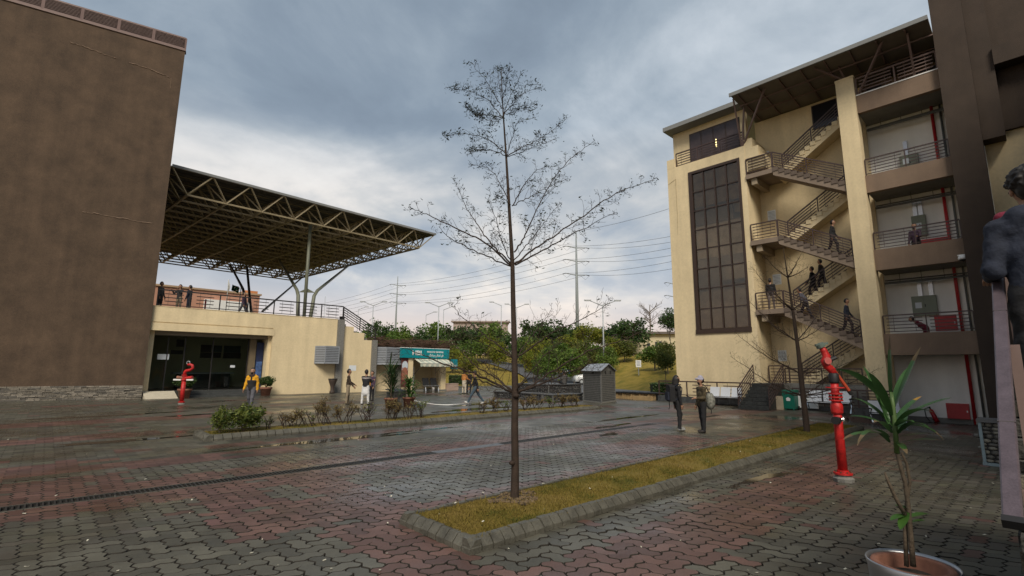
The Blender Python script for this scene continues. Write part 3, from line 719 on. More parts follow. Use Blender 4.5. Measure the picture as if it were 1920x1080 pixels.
# branching columns that carry it
COLM = M('column_paint', (.14, .145, .105), .5, .1, 2); COLD = M('strut_dark', (.045, .042, .038), .5, .1, 2)
def canopy_column(label, base, legs, post, mat):
    t = thing('canopy_column', label, 'column', (base[0], base[1], 5.2), 'branching columns under the canopy'); b = Vector((base[0], base[1], 5.2))
    if post: part('post', MB().tube([b, Vector(post)], .13, 10), mat, t, True)
    for off, kn, top in legs:
        part('leg', MB().tube([b+Vector((off, 0, 0)), (b+Vector((off, 0, 0))).lerp(Vector(kn), .9), Vector(kn).lerp(Vector(top), .06), Vector(top)], [.15, .14, .13, .10], 10), mat, t, True)
    part('base_plate', MB().box((b.x-.9, b.y-.3, 5.2), (b.x+.9, b.y+.3, 5.24)), mat, t)
    return t
c1_ = canopy_column('forked grey-green column beside the terrace stair, carrying the canopy', (14.55, 40.0), [(.45, (15.25, 40, 7.85), G(655, 497, 13.25)), (-.45, (13.95, 40, 7.75), G(524, 488, 13.25))], (14.5, 40.0, 13.4), COLM)
part('gusset', MB().prism([(13.95, 39.95, 7.75), (15.25, 39.95, 7.85), (14.6, 39.95, 8.15)], (0, .1, 0)), COLM, c1_)
canopy_column('dark forked column further back on the terrace, left of centre', (14.9, 54.6), [(-.3, (13.9, 55.5, 9.6), G(432, 497, 13.3))], G(463, 500, 13.3), COLD)
st = MB().tube([onY(492, 584, 42.5), G(567, 520, 13.3)], .09, 8); solo('canopy_strut', st, COLD, 'long dark slanting strut crossing behind the terrace railing', 'strut', onY(492, 584, 42.5))

# ================================================================== KIOSK
KY = 34.6
ki = thing('bank_kiosk', 'cream cash-machine kiosk with teal sign and striped awning', 'kiosk', (20.3, KY, 0))
for a, b_ in ((21.02, 21.46), (24.2, 24.68)): part('column', MB().box((a, KY, 0), (b_, KY+.4, 2.62)), BEIGE, ki)
part('back_wall', MB().box((21.0, KY+1.9, 0), (24.7, KY+2.1, 2.62)), BEIGE, ki); part('side_wall', MB().box((24.5, KY+.4, 0), (24.69, KY+1.9, 2.62)), BEIGE, ki); part('side_wall', MB().box((21.0, KY+.4, 0), (21.2, KY+1.9, 2.62)), BEIGE, ki)
part('roof', MB().box((20.3, KY+.2, 2.64), (24.9, KY+2.3, 2.85)), CONC, ki); part('floor', MB().box((20.95, KY-.15, 0), (24.75, KY+1.9, .09)), CONC, ki)
sg = part('sign_board', MB().box((20.30, KY-.16, 2.64), (24.86, KY+.16, 3.42)), TEAL, ki)
part('sign_trim', MB().box((20.28, KY-.17, 3.42), (24.88, KY+.17, 3.46)), WHITE, sg)
lettering('lettering', 'HBL', .50, WHITE, sg, (21.22, KY-.175, 2.88), (1, 0, 0), (0, 0, 1), .012, 1.02, .012)
lettering('lettering', 'NON-STOP BANKING', .19, WHITE, sg, (22.62, KY-.175, 3.09), (1, 0, 0), (0, 0, 1), .008, 1.62, .003)
lettering('lettering', '\ufb93\ufee8\ufb91\ufee8\ufbff\ufe91 \ufb56\ufe8e\ufb69\ufeb3\ufe8d \ufee5\ufe8e\ufee7', .24, WHITE, sg, (22.82, KY-.175, 2.80), (1, 0, 0), (0, 0, 1), .008, 1.42, .003)
mu_ = part('mural', MB().box((20.42, KY+.02, .35), (21.02, KY+.06, 2.62)), M('mural_red', (.115, .032, .028), .6, .4, 9), ki)
v = [(20.46, KY+.012, 1.65)]+[(20.72-.26*math.cos(math.pi*k/12), KY+.012, 2.05+.33*math.sin(math.pi*k/12)) for k in range(13)]+[(20.98, KY+.012, 1.65)]
part('arch', MB().add(v, [tuple(range(len(v)))]), M('mural_sky', (.50, .56, .62), .6, .15, 4), mu_)
MR = M('mural_brick', (.28, .11, .07), .6, .35, 9); w = MB(); w.box((20.47, KY+.004, .9), (20.97, KY+.010, 1.66)); w.ball((20.72, KY+.006, 1.66), (.19, .004, .24), 12, 8)
for x in (20.52, 20.92): w.box((x-.03, KY+.003, 1.6), (x+.03, KY+.009, 1.86))
part('domed_gatehouse', w, MR, mu_)
AWN = [M('awning_cream', (.55, .54, .44), .8, .1, 4), M('awning_grey', (.36, .40, .34), .8, .1, 4)]
aw = part('awning', MB().bar((21.5, KY-1.0, 2.20), (24.75, KY-1.0, 2.20), .03), STEEL, ki)
for k in range(13):
    a, b_ = 21.5+k*.25, 21.5+(k+1)*.25; m = MB(); m.add([(a, KY-.02, 2.60), (b_, KY-.02, 2.60), (b_, KY-1.0, 2.22), (a, KY-1.0, 2.22), (a, KY-.02, 2.585), (b_, KY-.02, 2.585), (b_, KY-1.0, 2.205), (a, KY-1.0, 2.205)], [(3, 2, 1, 0), (4, 5, 6, 7), (0, 1, 5, 4), (2, 3, 7, 6), (1, 2, 6, 5), (3, 0, 4, 7)])
    part('awning_stripe', m, AWN[k % 2], aw)
    v = [(a, KY-1.01, 2.205), (b_, KY-1.01, 2.205), (b_, KY-1.01, 1.98), ((a+b_)/2, KY-1.01, 1.94), (a, KY-1.01, 1.98)]; part('valance', MB().prism(v, (0, .012, 0)), AWN[(k+1) % 2], aw)
part('awning_arm', MB().bar((21.45, KY, 1.2), (21.75, KY-1.0, 2.18), .03), RAILG, ki); part('awning_arm', MB().bar((23.0, KY-.98, 2.2), (23.0, KY-.9, .95), .02), RAILG, ki)
ss = part('side_sign', MB().box((24.95, KY-.35, 1.78), (25.62, KY-.25, 2.60)), TEAL, ki); lettering('lettering', 'HBL', .26, WHITE, ss, (25.0, KY-.36, 1.95), (1, 0, 0), (0, 0, 1), .006, .56)
am = thing('cash_machine', 'white cash machine inside the kiosk', 'cash machine', (21.9, KY+1.2, .09)); part('cabinet', MB().box((21.5, KY+1.2, .09), (22.35, KY+1.8, 1.95)), WHITE, am)
part('screen', MB().box((21.65, KY+1.18, 1.15), (22.15, KY+1.195, 1.6)), TEAL, am); part('keypad_shelf', MB().box((21.6, KY+1.05, .95), (22.2, KY+1.2, 1.03)), GREYMET, am)
bh = thing('steel_bench', 'two-seat steel bench with black backs in front of the bank kiosk', 'bench', (22.7, KY-.55, 0))
for x in (22.2, 22.95): part('seat', MB().box((x, KY-.85, .42), (x+.62, KY-.38, .46)), STEEL, bh); part('backrest', MB().obox((x+.31, KY-.28, .76), (.30, 0, 0), (0, .012, .004), (0, .07, .28)), BLACK, bh)
for x in (22.28, 23.5): part('leg', MB().bar((x, KY-.62, .44), (x-.12, KY-.9, 0), .05).bar((x, KY-.62, .44), (x+.05, KY-.3, 0), .05), STEEL, bh)
part('beam', MB().bar((22.2, KY-.6, .40), (23.6, KY-.6, .40), .06), STEEL, bh)
solo('bucket', MB().lathe([(.10, 0), (.14, .28), (.15, .30), (.12, .29)], (23.1, KY-.55, 0), 14), WHITE, 'small white bucket under the kiosk bench', 'bucket', (23.1, KY-.55, 0), smooth=True)
solo('masonry_block', MB().box((24.72, KY-.25, 0), (25.85, KY+.5, .52)).box((24.70, KY-.27, .52), (25.87, KY+.52, .57)), M('pinkish_block', (.34, .25, .20), .85, .12, 3), 'low pinkish masonry block at the right of the kiosk', 'block', (25.2, KY, 0))
# dry creepers on beams above the kiosk
pg = thing('creeper_pergola', 'brown beams with leafless creepers above the bank sign', 'pergola', (22, 37, 3.4))
BR = M('dry_creeper', (.075, .042, .026), .9, .4, 6)
for k in range(4): part('beam', MB().box((18.75, 36.2+k*.9, 3.62), (26.2, 36.32+k*.9, 3.8)), BR, pg)
for x in (18.9, 22.4, 26.0): part('post', MB().box((x-.07, 38.8, 0), (x+.07, 38.94, 3.62)), BR, pg)
m = MB(); r = random.Random(9)
for _ in range(520):
    x, y, z = r.uniform(18.8, 26.2), r.uniform(35.9, 39), r.uniform(3.5, 4.25); a = r.gauss(0, .5); L = r.uniform(.5, 1.6); d_ = Vector((math.cos(a), r.uniform(-.4, .4), r.gauss(0, .18))); p = Vector((x, y, z))
    m.tube([p, p+d_*L*.5+Vector((0, 0, r.uniform(-.1, .1))), p+d_*L], [.03, .022, .008], 4, False)
part('creeper_stems', m, BR, pg, kind='stuff')
# ================================================================== STAIR BUILDING (right)
FX, BX = 27.7, 29.6
rb = thing('stair_building', 'cream four-storey block with open zigzag staircase and tall gridded window', 'building', (FX, 10, 0))
w = MB()   # front with the tall window opening
w.box((FX, 13.66, 0), (FX+.4, 15.12, 14.55)); w.box((FX, 10.66, 0), (FX+.4, 13.66, 4.05)); w.box((FX, 10.66, 13.86), (FX+.4, 13.66, 14.55)); w.box((FX, 10.30, 0), (FX+.4, 10.66, 14.55))
part('front_wall', w, BEIGE, rb)
part('parapet_end', MB().box((FX-.004, 14.58, 14.55), (FX+.4, 15.12, 15.14)), BEIGE, rb)
w = MB(); w.box((FX+.4, 14.9, 0), (40, 15.12, 14.9)); w.box((FX+.4, 10.30, 0), (BX+.02, 10.52, 14.5)); part('side_wall', w, BEIGE, rb)
part('stair_back_wall', MB().box((BX, 4.9, 0), (BX+.3, 10.30, 16.6)), BEIGE, rb)
part('terrace_deck', MB().box((FX+.4, 10.52, 14.2), (34, 14.9, 14.45)), CONC, rb)
part('roof_terrace_step', MB().box((FX+.02, 9.86, 12.95), (BX, 10.30, 14.9)).box((FX+.02, 9.55, 12.95), (BX, 9.86, 14.35)).box((FX+.02, 9.25, 12.95), (BX, 9.55, 13.75)), BEIGE, rb)
FRB = M('bronze_frame', (.040, .024, .018), .45, .15, 6)
WG = glass('bronze_glass', (.86, .80, .70), .02, .04)
wf = part('window_frame', MB().box((FX-.05, 13.50, 4.0), (FX+.2, 13.72, 13.92)).box((FX-.05, 10.60, 4.0), (FX+.2, 10.74, 13.92)).box((FX-.05, 10.74, 13.76), (FX+.2, 13.50, 13.92)).box((FX-.07, 10.58, 3.92), (FX+.2, 13.74, 4.18)), FRB, rb)
yc = [13.50-2.76*k/4 for k in range(5)]; zr = [4.18+9.58*k/8 for k in range(9)]
for k in range(1, 4): ubar('mullion', (FX+.03, yc[k], 4.18), (FX+.03, yc[k], 13.76), .07, .09, FRB, wf)
for k in range(1, 8): ubar('transom', (FX+.03, 10.74, zr[k]), (FX+.03, 13.50, zr[k]), .07, .06, FRB, wf)
for i in range(4):
    for j in range(8): part('pane', MB().box((FX+.05, yc[i+1]+.03, zr[j]+.03), (FX+.06, yc[i]-.03, zr[j+1]-.03)), WG, rb)
part('inner_wall', MB().box((FX+1.5, 10.55, 0), (FX+1.6, 14.9, 14)), M('room_wall', (.33, .25, .15), .85, .35, .7), rb)
for z in (3.1, 7.0, 10.9): part('inner_slab', MB().box((FX+.45, 10.55, z), (FX+1.5, 14.9, z+.75)), M('room_slab', (.40, .33, .22), .85, .2, 1), rb)
for z0, z1, y0, y1, c in ((11.6, 13.76, 10.6, 13.6, 0), (8.4, 10.4, 10.6, 13.6, 1), (4.2, 6.4, 10.6, 13.6, 0), (10.5, 11.5, 11.2, 13.6, 2), (6.5, 8.3, 12.1, 13.6, 2)): part('inner_blind', MB().box((FX+.16, y0, z0), (FX+.19, y1, z1)), [M('blind', (.30, .235, .15), .8, .3, 2), M('blind_pale', (.40, .33, .22), .8, .3, 2), M('blind_dark', (.15, .12, .09), .8, .3, 2)][c], rb)
# plaster crack line
P = [onX(px, py, FX)+Vector((-.004, 0, 0)) for px, py in ((1253, 347), (1262, 340), (1267, 336), (1268, 365), (1270, 400), (1271, 440))]
part('wall_crack', MB().tube(P, [.012, .02, .015, .012, .014, .006], 4), M('crack', (.34, .27, .16), .9, .2, 5), rb)
# penthouse
w = MB(); w.box((28.8, 10.52, 14.45), (29.1, 15.2, 17.35)); part('penthouse_wall', w, BEIGE, rb)
part('penthouse_roof', MB().box((27.95, 9.6, 17.35), (34, 15.45, 17.62)), FASC, rb)
pw = part('penthouse_window', MB().box((28.76, 10.85, 14.6), (28.80, 14.05, 16.95)), FRB, rb)
for k in range(4): part('pane', MB().box((28.74, 10.95+k*.78, 14.7), (28.755, 11.65+k*.78, 16.85)), M('pane_brown', (.06, .045, .045), .08, .3, 2), pw)
part('lit_tube', MB().tube([(28.70, 12.30, 15.5), (28.70, 12.30, 16.0)], .03, 8), M('lit_lamp', (.8, .7, .3), .5, .05, 3, emit=(1, .8, .35, 1.2)), pw)
railing('roof_railing', 'brown railing along the roof terrace above the gridded window', (FX+.15, 14.55, 14.55), (FX+.15, 10.32, 14.55), .92, 3, 4, RAIL, gap=.1, w=.05)
# stairs -----------------------------------------------------------
UND = M('stair_soffit', (.30, .24, .165), .85, .12, 1.5)
BRS = M('stair_brown', (.215, .165, .125), .85, .12, 1.5, streak=.08)
def flight(x0, x1, ya, za, yb, zb, n, mats, lab):
    """flight from (ya, za) to (yb, zb); sawtooth slab with one step piece per riser"""
    m = MB(); th = .30; dy, dz = (yb-ya)/n, (zb-za)/n
    poly = [(x0, ya, za-.02), (x0, yb, zb-.02), (x0, yb, zb-th-.12), (x0, ya, za-th-.12)]
    fl = part('stair_flight', m.prism(poly, (x1-x0, 0, 0)), mats[0], rb, label=lab)
    lo, hi = (za, zb)
    for k in range(n):
        y0, y1 = ya+dy*k, ya+dy*(k+1); zt = max(za+dz*k, za+dz*(k+1)); zb_ = min(za+dz*k, za+dz*(k+1))-.05
        part('step', MB().box((x0-.035, y0, zb_), (x1, y1+(.03 if dy < 0 else -.03), zt)), mats[1], fl)
    return fl
FRX = (FX-.08, FX+.86); BKX = (FX+.98, BX-.003)
LZ = [1.19, 5.06, 8.90, 12.75]; FZ = [3.25, 7.12, 10.95, 14.95]
STEPD = M('step_dark_edge', (.12, .09, .07), .8, .15, 3)
for k, z in enumerate(LZ[1:]):
    part('landing', MB().box((FX-.08, 8.86, z-.26), (BX-.002, 10.29, z)), BRS, rb)
    part('landing_beam', MB().box((FX+.05, 9.75, z-.62), (BX-.004, 10.05, z-.26)), UND, rb)
    flight(*FRX, 8.86, z, 5.62, FZ[k], 11, (BRS, STEPD), 'brown-sided flight on the front of the staircase')
    flight(*BKX, 8.86, z, 5.62, FZ[k+1], 12, (BEIGE, BEIGE), 'cream-sided flight along the back wall')
flight(*BKX, 8.7, LZ[0], 5.62, FZ[0], 12, (BEIGE, BEIGE), 'cream-sided lowest flight along the back wall')
nm = ['lowest', 'middle', 'upper']
for k, z in enumerate(LZ[1:]):
    xo = FX-.02
    railing('landing_railing', 'brown railing round the %s stair landing' % nm[k], (xo, 10.25, z), (xo, 8.9, z), .92, 1, 4, RAIL, 'landing railings', gap=.1, w=.045)
    railing('flight_railing', 'brown railing on the front stair flight below the %s landing' % nm[k], (xo, 8.86, z), (xo, 5.66, FZ[k]+.03), .92, 2, 5, RAIL, 'front flight railings', gap=.08, w=.045)
    railing('flight_railing', 'brown railing on the rear stair flight above the %s landing' % nm[k], (BKX[0]+.05, 8.7, z+.08), (BKX[0]+.05, 5.66, FZ[k+1]), .92, 2, 4, RAIL, 'rear flight railings', gap=.08, w=.045)
railing('flight_railing', 'brown railing on the lowest rear stair flight, behind the bare sapling', (BKX[0]+.05, 8.6, LZ[0]+.1), (BKX[0]+.05, 5.66, FZ[0]), .92, 2, 4, RAIL, 'rear flight railings', gap=.08, w=.045)
# pillar, balconies, corridor
part('pillar', MB().box((FX-.15, 4.84, -.6), (FX+.5, 5.60, 16.25)), BEIGE, rb)
part('pillar_cap', MB().box((FX-.17, 4.82, 16.25), (FX+.5, 5.62, 16.35)), BEIGE, rb)
part('corridor_wall', MB().box((BX+.1, .7, -.8), (BX+.35, 4.9, 14.4)), WHITEW, rb)
part('corridor_wall', MB().box((BX+.12, .7, 14.4), (BX+.35, 4.9, 16.6)), BROWNB, rb, label='brown top-floor wall behind the balcony')
part('skirting', MB().box((BX+.08, 1.72, -.8), (BX+.099, 4.84, -.20)), CONC, rb)
bz = [(2.56, 3.52), (6.48, 7.45), (10.27, 11.13), (14.37, 15.28)]; fn = ['first', 'second', 'third', 'top']
PIPE = M('grey_pipe', (.10, .105, .10), .6, .1, 4)
for k, (a, b_) in enumerate(bz):
    part('balcony_fascia', MB().box((FX+.02, 1.72, a), (FX+.26, 4.838, b_)), BROWNB, rb)
    part('balcony_slab', MB().box((FX+.26, 1.72, a+.03), (BX+.1, 4.838, a+.33)), CONC, rb)
    if k < 3: railing('balcony_railing', 'brown railing on the %s-floor corridor balcony' % fn[k], (FX+.14, 4.80, b_), (FX+.14, 1.75, b_), .84, 2, 4, RAIL, 'balcony railings', gap=.12, w=.04)
    else:
        railing('balcony_railing', 'purplish railing on the top-floor balcony under the roof', (FX+.14, 4.80, b_), (FX+.14, 1.75, b_), .95, 2, 4, TRIM, 'balcony railings', gap=.12, w=.06)
        part('ledge_trim', MB().box((FX, 1.72, b_), (FX+.3, 4.84, b_+.05)), WHITE, rb)
    if k < 3:
        part('service_pipe', MB().tube([(FX+1.45, 4.8, bz[k+1][0]-.45), (FX+1.45, 1.75, bz[k+1][0]-.45)], .055, 8), PIPE, rb)
        for y in (4.2, 3.4, 2.6): part('pipe_hanger', MB().bar((FX+1.45, y, bz[k+1][0]-.4), (FX+1.45, y, bz[k+1][0]+.03), .02), PIPE, rb)
        part('service_pipe', MB().tube([(FX+1.62, 4.8, bz[k+1][0]-.30), (FX+1.62, 1.75, bz[k+1][0]-.30)], .035, 8), PIPE, rb)
part('riser_pipe', MB().tube([(BX-.05, 2.28, -.4), (BX-.05, 2.28, 14.4)], .065, 10), REDDK, rb, True, label='dark red vertical pipe')
part('riser_pipe', MB().tube([(BX-.02, 1.98, -.4), (BX-.02, 1.98, 14.4)], .045, 10), PIPE, rb, True)
# doors and windows of the top floor
for y0, y1 in ((4.05, 4.75), (1.8, 2.7)): part('window', MB().box((BX+.09, y0, 15.3), (BX+.115, y1, 16.5)), FRM, rb)
tw = part('window', MB().box((BX-.05, 6.0, 15.05), (BX-.003, 7.25, 16.45)), FRB, rb); part('pane', MB().box((BX-.06, 6.06, 15.1), (BX-.052, 7.19, 16.4)), M('dark_pane', (.015, .016, .02), .1, .2, 2), tw)
# roof over stairs and balconies, with struts
rf = MB(); rf.prism([(26.2, 10.25, 16.98), (30.4, 10.25, 16.62), (30.4, 10.25, 16.74), (26.2, 10.25, 17.10)], (0, -8.53, 0)); roof = part('stair_roof', rf, ROOFSOF, rb)
part('roof_edge', MB().box((26.12, 1.72, 16.94), (26.2, 10.32, 17.14)), FASC, roof)
for k in range(8): ubar('purlin', (26.25, 9.9-k*1.05, 16.93), (29.6, 9.9-k*1.05, 16.65), .06, .10, TRIM, roof)
for x in (27.3, 28.4): ubar('purlin', (x, 10.2, 16.87-(x-26.2)*.086), (x, 1.7, 16.87-(x-26.2)*.086), .05, .06, TRIM, roof)
for a, b_ in (((FX+.1, 10.45, 14.55), (26.4, 10.2, 16.9)), ((FX+.12, 10.42, 14.55), (27.6, 10.1, 16.85)), ((FX+.1, 10.40, 14.55), (26.6, 8.6, 16.9)), ((FX+.1, 5.2, 16.3), (26.5, 6.2, 16.9)), ((FX+.14, 4.78, 15.3), (26.5, 3.4, 16.9)), ((FX+.2, 5.2, 16.3), (27.2, 5.3, 16.88)), ((FX+.14, 2.55, 15.3), (26.6, 2.5, 16.9))):
    ubar('roof_strut', a, b_, .08, .08, TRIM, roof)
# notices on the stair wall
for k, (px, py) in enumerate(((1435, 294), (1447, 404), (1457, 524), (1467, 667))):
    p = onX(px, py, BX); n_ = part('notice', MB().box((BX-.02, p.y-.22, p.z-.30), (BX-.004, p.y+.22, p.z+.30)), PAPER, rb)
    for j in range(6): part('print_line', MB().box((BX-.024, p.y-.18, p.z+.18-j*.08), (BX-.021, p.y+.18-.03*(j % 3), p.z+.205-j*.08)), INK, n_)
# things on the corridor wall
def elec_panel(label, y0, y1, z0, z1, ducts):
    t = thing('electrical_panel', label, 'panel', (BX+.1, (y0+y1)/2, z0), 'electrical panels on the corridor wall')
    part('box', MB().box((BX-.08, y0, z0), (BX+.095, y1, z1)), PANELG, t); ym = (y0+y1)/2
    for a, b_ in ((y0+.02, ym-.01), (ym+.01, y1-.02)): part('door', MB().box((BX-.10, a, z0+.03), (BX-.082, b_, z1-.03)), PANELG, t)
    part('handle', MB().box((BX-.12, ym-.05, (z0+z1)/2-.06), (BX-.10, ym-.02, (z0+z1)/2+.06)), BLACK, t); part('warning_plate', MB().box((BX-.106, y1-.36, z0+.35), (BX-.101, y1-.12, z0+.62)), PAPER, t)
    for y in ducts: part('cable_duct', MB().box((BX, y, z1), (BX+.095, y+.16, z1+.75)), STEEL, t)
elec_panel('grey-green electrical panel on the first-floor corridor wall', 3.02, 3.92, 4.42, 5.34, (3.1, 3.5))
elec_panel('grey-green electrical panel on the second-floor corridor wall', 3.02, 3.55, 8.2, 9.2, (3.1, 3.3))
elec_panel('pale electrical panel on the third-floor corridor wall', 2.98, 3.7, 11.5, 12.3, (3.35,))
def hose_box(label, x, y0, y1, z0, z1, text=False):
    t = thing('hose_cabinet', label, 'hose cabinet', (x, (y0+y1)/2, z0), 'red fire hose cabinets'); part('box', MB().box((x-.2, y0, z0), (x, y1, z1)), REDDK, t)
    d_ = part('door', MB().box((x-.215, y0+.03, z0+.03), (x-.201, y1-.03, z1-.03)), REDDK, t)
    part('emblem', MB().lathe([(.001, 0), (.14, 0), (.14, .006), (.001, .006)], (0, 0, 0), 18), FRM, d_).matrix_local = Matrix.Translation(Vector((x-.217, (y0+y1)/2+.04, (z0+z1)/2))-ORG[t]) @ Matrix.Rotation(-math.pi/2, 4, 'Y')
    part('latch', MB().box((x-.225, y0+.05, (z0+z1)/2-.04), (x-.216, y0+.09, (z0+z1)/2+.04)), STEEL, d_); return t
hose_box('red fire hose cabinet on the white ground-floor wall', BX+.1, 2.42, 3.18, -.20, .46)
hose_box('red hose cabinet behind the first-floor balcony railing', FX+.75, 2.32, 3.05, 3.60, 4.28)
hose_box('low red cabinet behind the second-floor balcony railing', FX+.75, 2.25, 3.15, 7.2, 7.72)
ex = thing('fire_extinguisher', 'red fire extinguisher leaning at the foot of the white wall', 'extinguisher', (BX-.15, 3.62, -.42))
part('cylinder', MB().tube([(BX-.05, 3.55, -.40), (BX+.0, 3.72, .08)], [.09, .085], 12).ball((BX+.0, 3.72, .08), .085, 10, 6), REDDK, ex, True); part('valve', MB().tube([(BX+.0, 3.74, .14), (BX+.02, 3.78, .26)], .03, 8), BLACK, ex)
part('hose', MB().tube([(BX+.0, 3.78, .24), (BX-.05, 3.95, .15), (BX-.05, 3.92, -.2), (BX-.05, 3.80, -.38)], .018, 6), BLACK, ex, True)
dc = thing('dome_camera', 'white dome camera under the second-floor balcony', 'camera', onX(1804, 483, FX-.1)); p = onX(1804, 483, FX-.1)
part('bracket', MB().box((p.x-.05, p.y-.14, p.z+.08), (p.x+.12, p.y+.14, p.z+.13)), WHITE, dc); part('housing', MB().lathe([(.14, -.08), (.15, 0), (.09, .09)], p, 16), WHITE, dc, True); part('dome', MB().ball(p+Vector((0, 0, -.08)), (.11, .11, .1), 12, 8), BLACK, dc, True)
# brown fin and the wing that returns at the right edge
BROWND = M('shaded_brown_paint', (.052, .036, .026), .85, .15, 1.2, bump=.3, bscale=40, streak=.1)  # brown paint, with the shade under the overhang put into its colour
wg = thing('brown_wing', 'brown pillar and overhanging wing at the right edge of the view', 'building', (FX, 0, 0))
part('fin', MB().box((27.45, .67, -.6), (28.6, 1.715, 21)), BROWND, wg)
part('wall', MB().box((28.5, -8, -.6), (28.9, .665, 12.0)), BEIGE, wg)
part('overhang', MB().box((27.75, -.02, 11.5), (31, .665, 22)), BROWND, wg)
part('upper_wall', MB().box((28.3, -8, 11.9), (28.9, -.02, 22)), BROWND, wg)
part('unseen_shade_block', MB().box((8.2, -18, -.5), (28.28, -3.4, 17)), BROWN, wg)  # out-of-view block added to keep sun off the wing and right foreground
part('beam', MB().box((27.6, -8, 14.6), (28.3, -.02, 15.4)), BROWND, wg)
part('downpipe', MB().tube([(27.40, .85, 2.6), (27.36, .80, 1.6), (27.42, .62, .6), (27.40, .60, -.4)], .05, 8), PIPE, wg, True)
# entrance steps and platform ---------------------------------------
SLT = M('slate_riser', (.030, .032, .031), .6, .45, 7, bump=.6, bscale=22, fine=.2)
es = thing('entrance_steps', 'dark slate steps leading up to the staircase platform', 'steps', (24.95, 9.75, 0))
for k in range(7): part('step', MB().box((24.95+.29*k, 9.02, -.02 if k == 0 else .17*k+.002), (27.2, 10.42, .17*(k+1))), SLT, es)
r = random.Random(31)
for k in range(7):      # split-stone facing on each riser
    y = 9.03
    while y < 10.38:
        L = min(r.uniform(.12, .34), 10.41-y); st_ = part('facing_stone', MB().box((24.95+.29*k-r.uniform(.006, .022), y+.006, .17*k+.015), (24.95+.29*k+.01, y+L-.006, .17*(k+1)-.035)), SLT, es); y += L
part('cheek', MB().box((25.9, 8.7, -.3), (27.2, 9.018, .62)), M('cheek_cream', (.40, .34, .24), .85, .15, 3), es)
pf = thing('platform', 'low platform with dark stone kerb at the foot of the staircase', 'platform', (27.2, 9.5, 0))
part('deck', MB().box((27.2, 5.62, -.6), (BX, 10.29, 1.19)), CONC, pf); 
solo('door_mat', MB().box((24.35, 9.0, .002), (24.93, 10.5, .016)), BLACK, 'black mat at the foot of the slate steps', 'mat', (24.6, 9.7, 0))
KD = M('dark_stone_kerb', (.055, .058, .060), .5, .35, 6, bump=.4, bscale=25)
kb = thing('stone_kerb', 'dark stone kerb under the railing, left of the slate steps', 'kerb', (26.8, 13, 0), 'stone kerbs below the railings')
for k in range(9): part('kerb_stone', MB().box((26.75, 10.5+k*.6+.005, 0), (27.0, 10.5+k*.6+.595, .33)), KD, kb)
kb2 = thing('stone_kerb', 'dark stone kerb under the railing, right of the green bin', 'kerb', (27, 7, -.4), 'stone kerbs below the railings')
for k in range(7): part('kerb_stone', MB().box((26.85, 4.5+k*.6+.005, -.5), (27.1, 4.5+k*.6+.595, .20)), KD, kb2)
railing('kerb_railing', 'brown railing on the stone kerb behind the two talking people', (26.87, 15.85, .33), (26.87, 10.55, .33), .85, 3, 3, RAIL, 'kerb railings', gap=.35, w=.05)
railing('kerb_railing', 'brown railing on the kerb behind the silver seats near the pillar', (26.97, 8.6, .20), (26.97, 4.55, .20), .78, 3, 4, RAIL, 'kerb railings', gap=.15, w=.05)
railing('step_railing', 'brown railing up the left side of the slate steps', (25.0, 10.44, .05), (27.1, 10.44, 1.22), .9, 1, 4, RAIL, 'step railings', gap=.06, w=.034)
railing('step_railing', 'brown railing up the right side of the slate steps, beside the green bin', (25.0, 9.0, .05), (27.1, 9.0, 1.22), .9, 1, 4, RAIL, 'step railings', gap=.06, w=.034)
railing('platform_railing', 'brown railing on the platform edge right of the slate steps', (27.25, 8.95, 1.19), (27.25, 5.7, 1.19), .75, 4, 3, RAIL, gap=.1, w=.045)
railing('platform_railing', 'short brown railing between the cream wall corner and platform stair', (FX+.9, 10.2, 1.19), (FX+.9, 9.2, 1.19), .9, 1, 4, RAIL, gap=.1, w=.045)
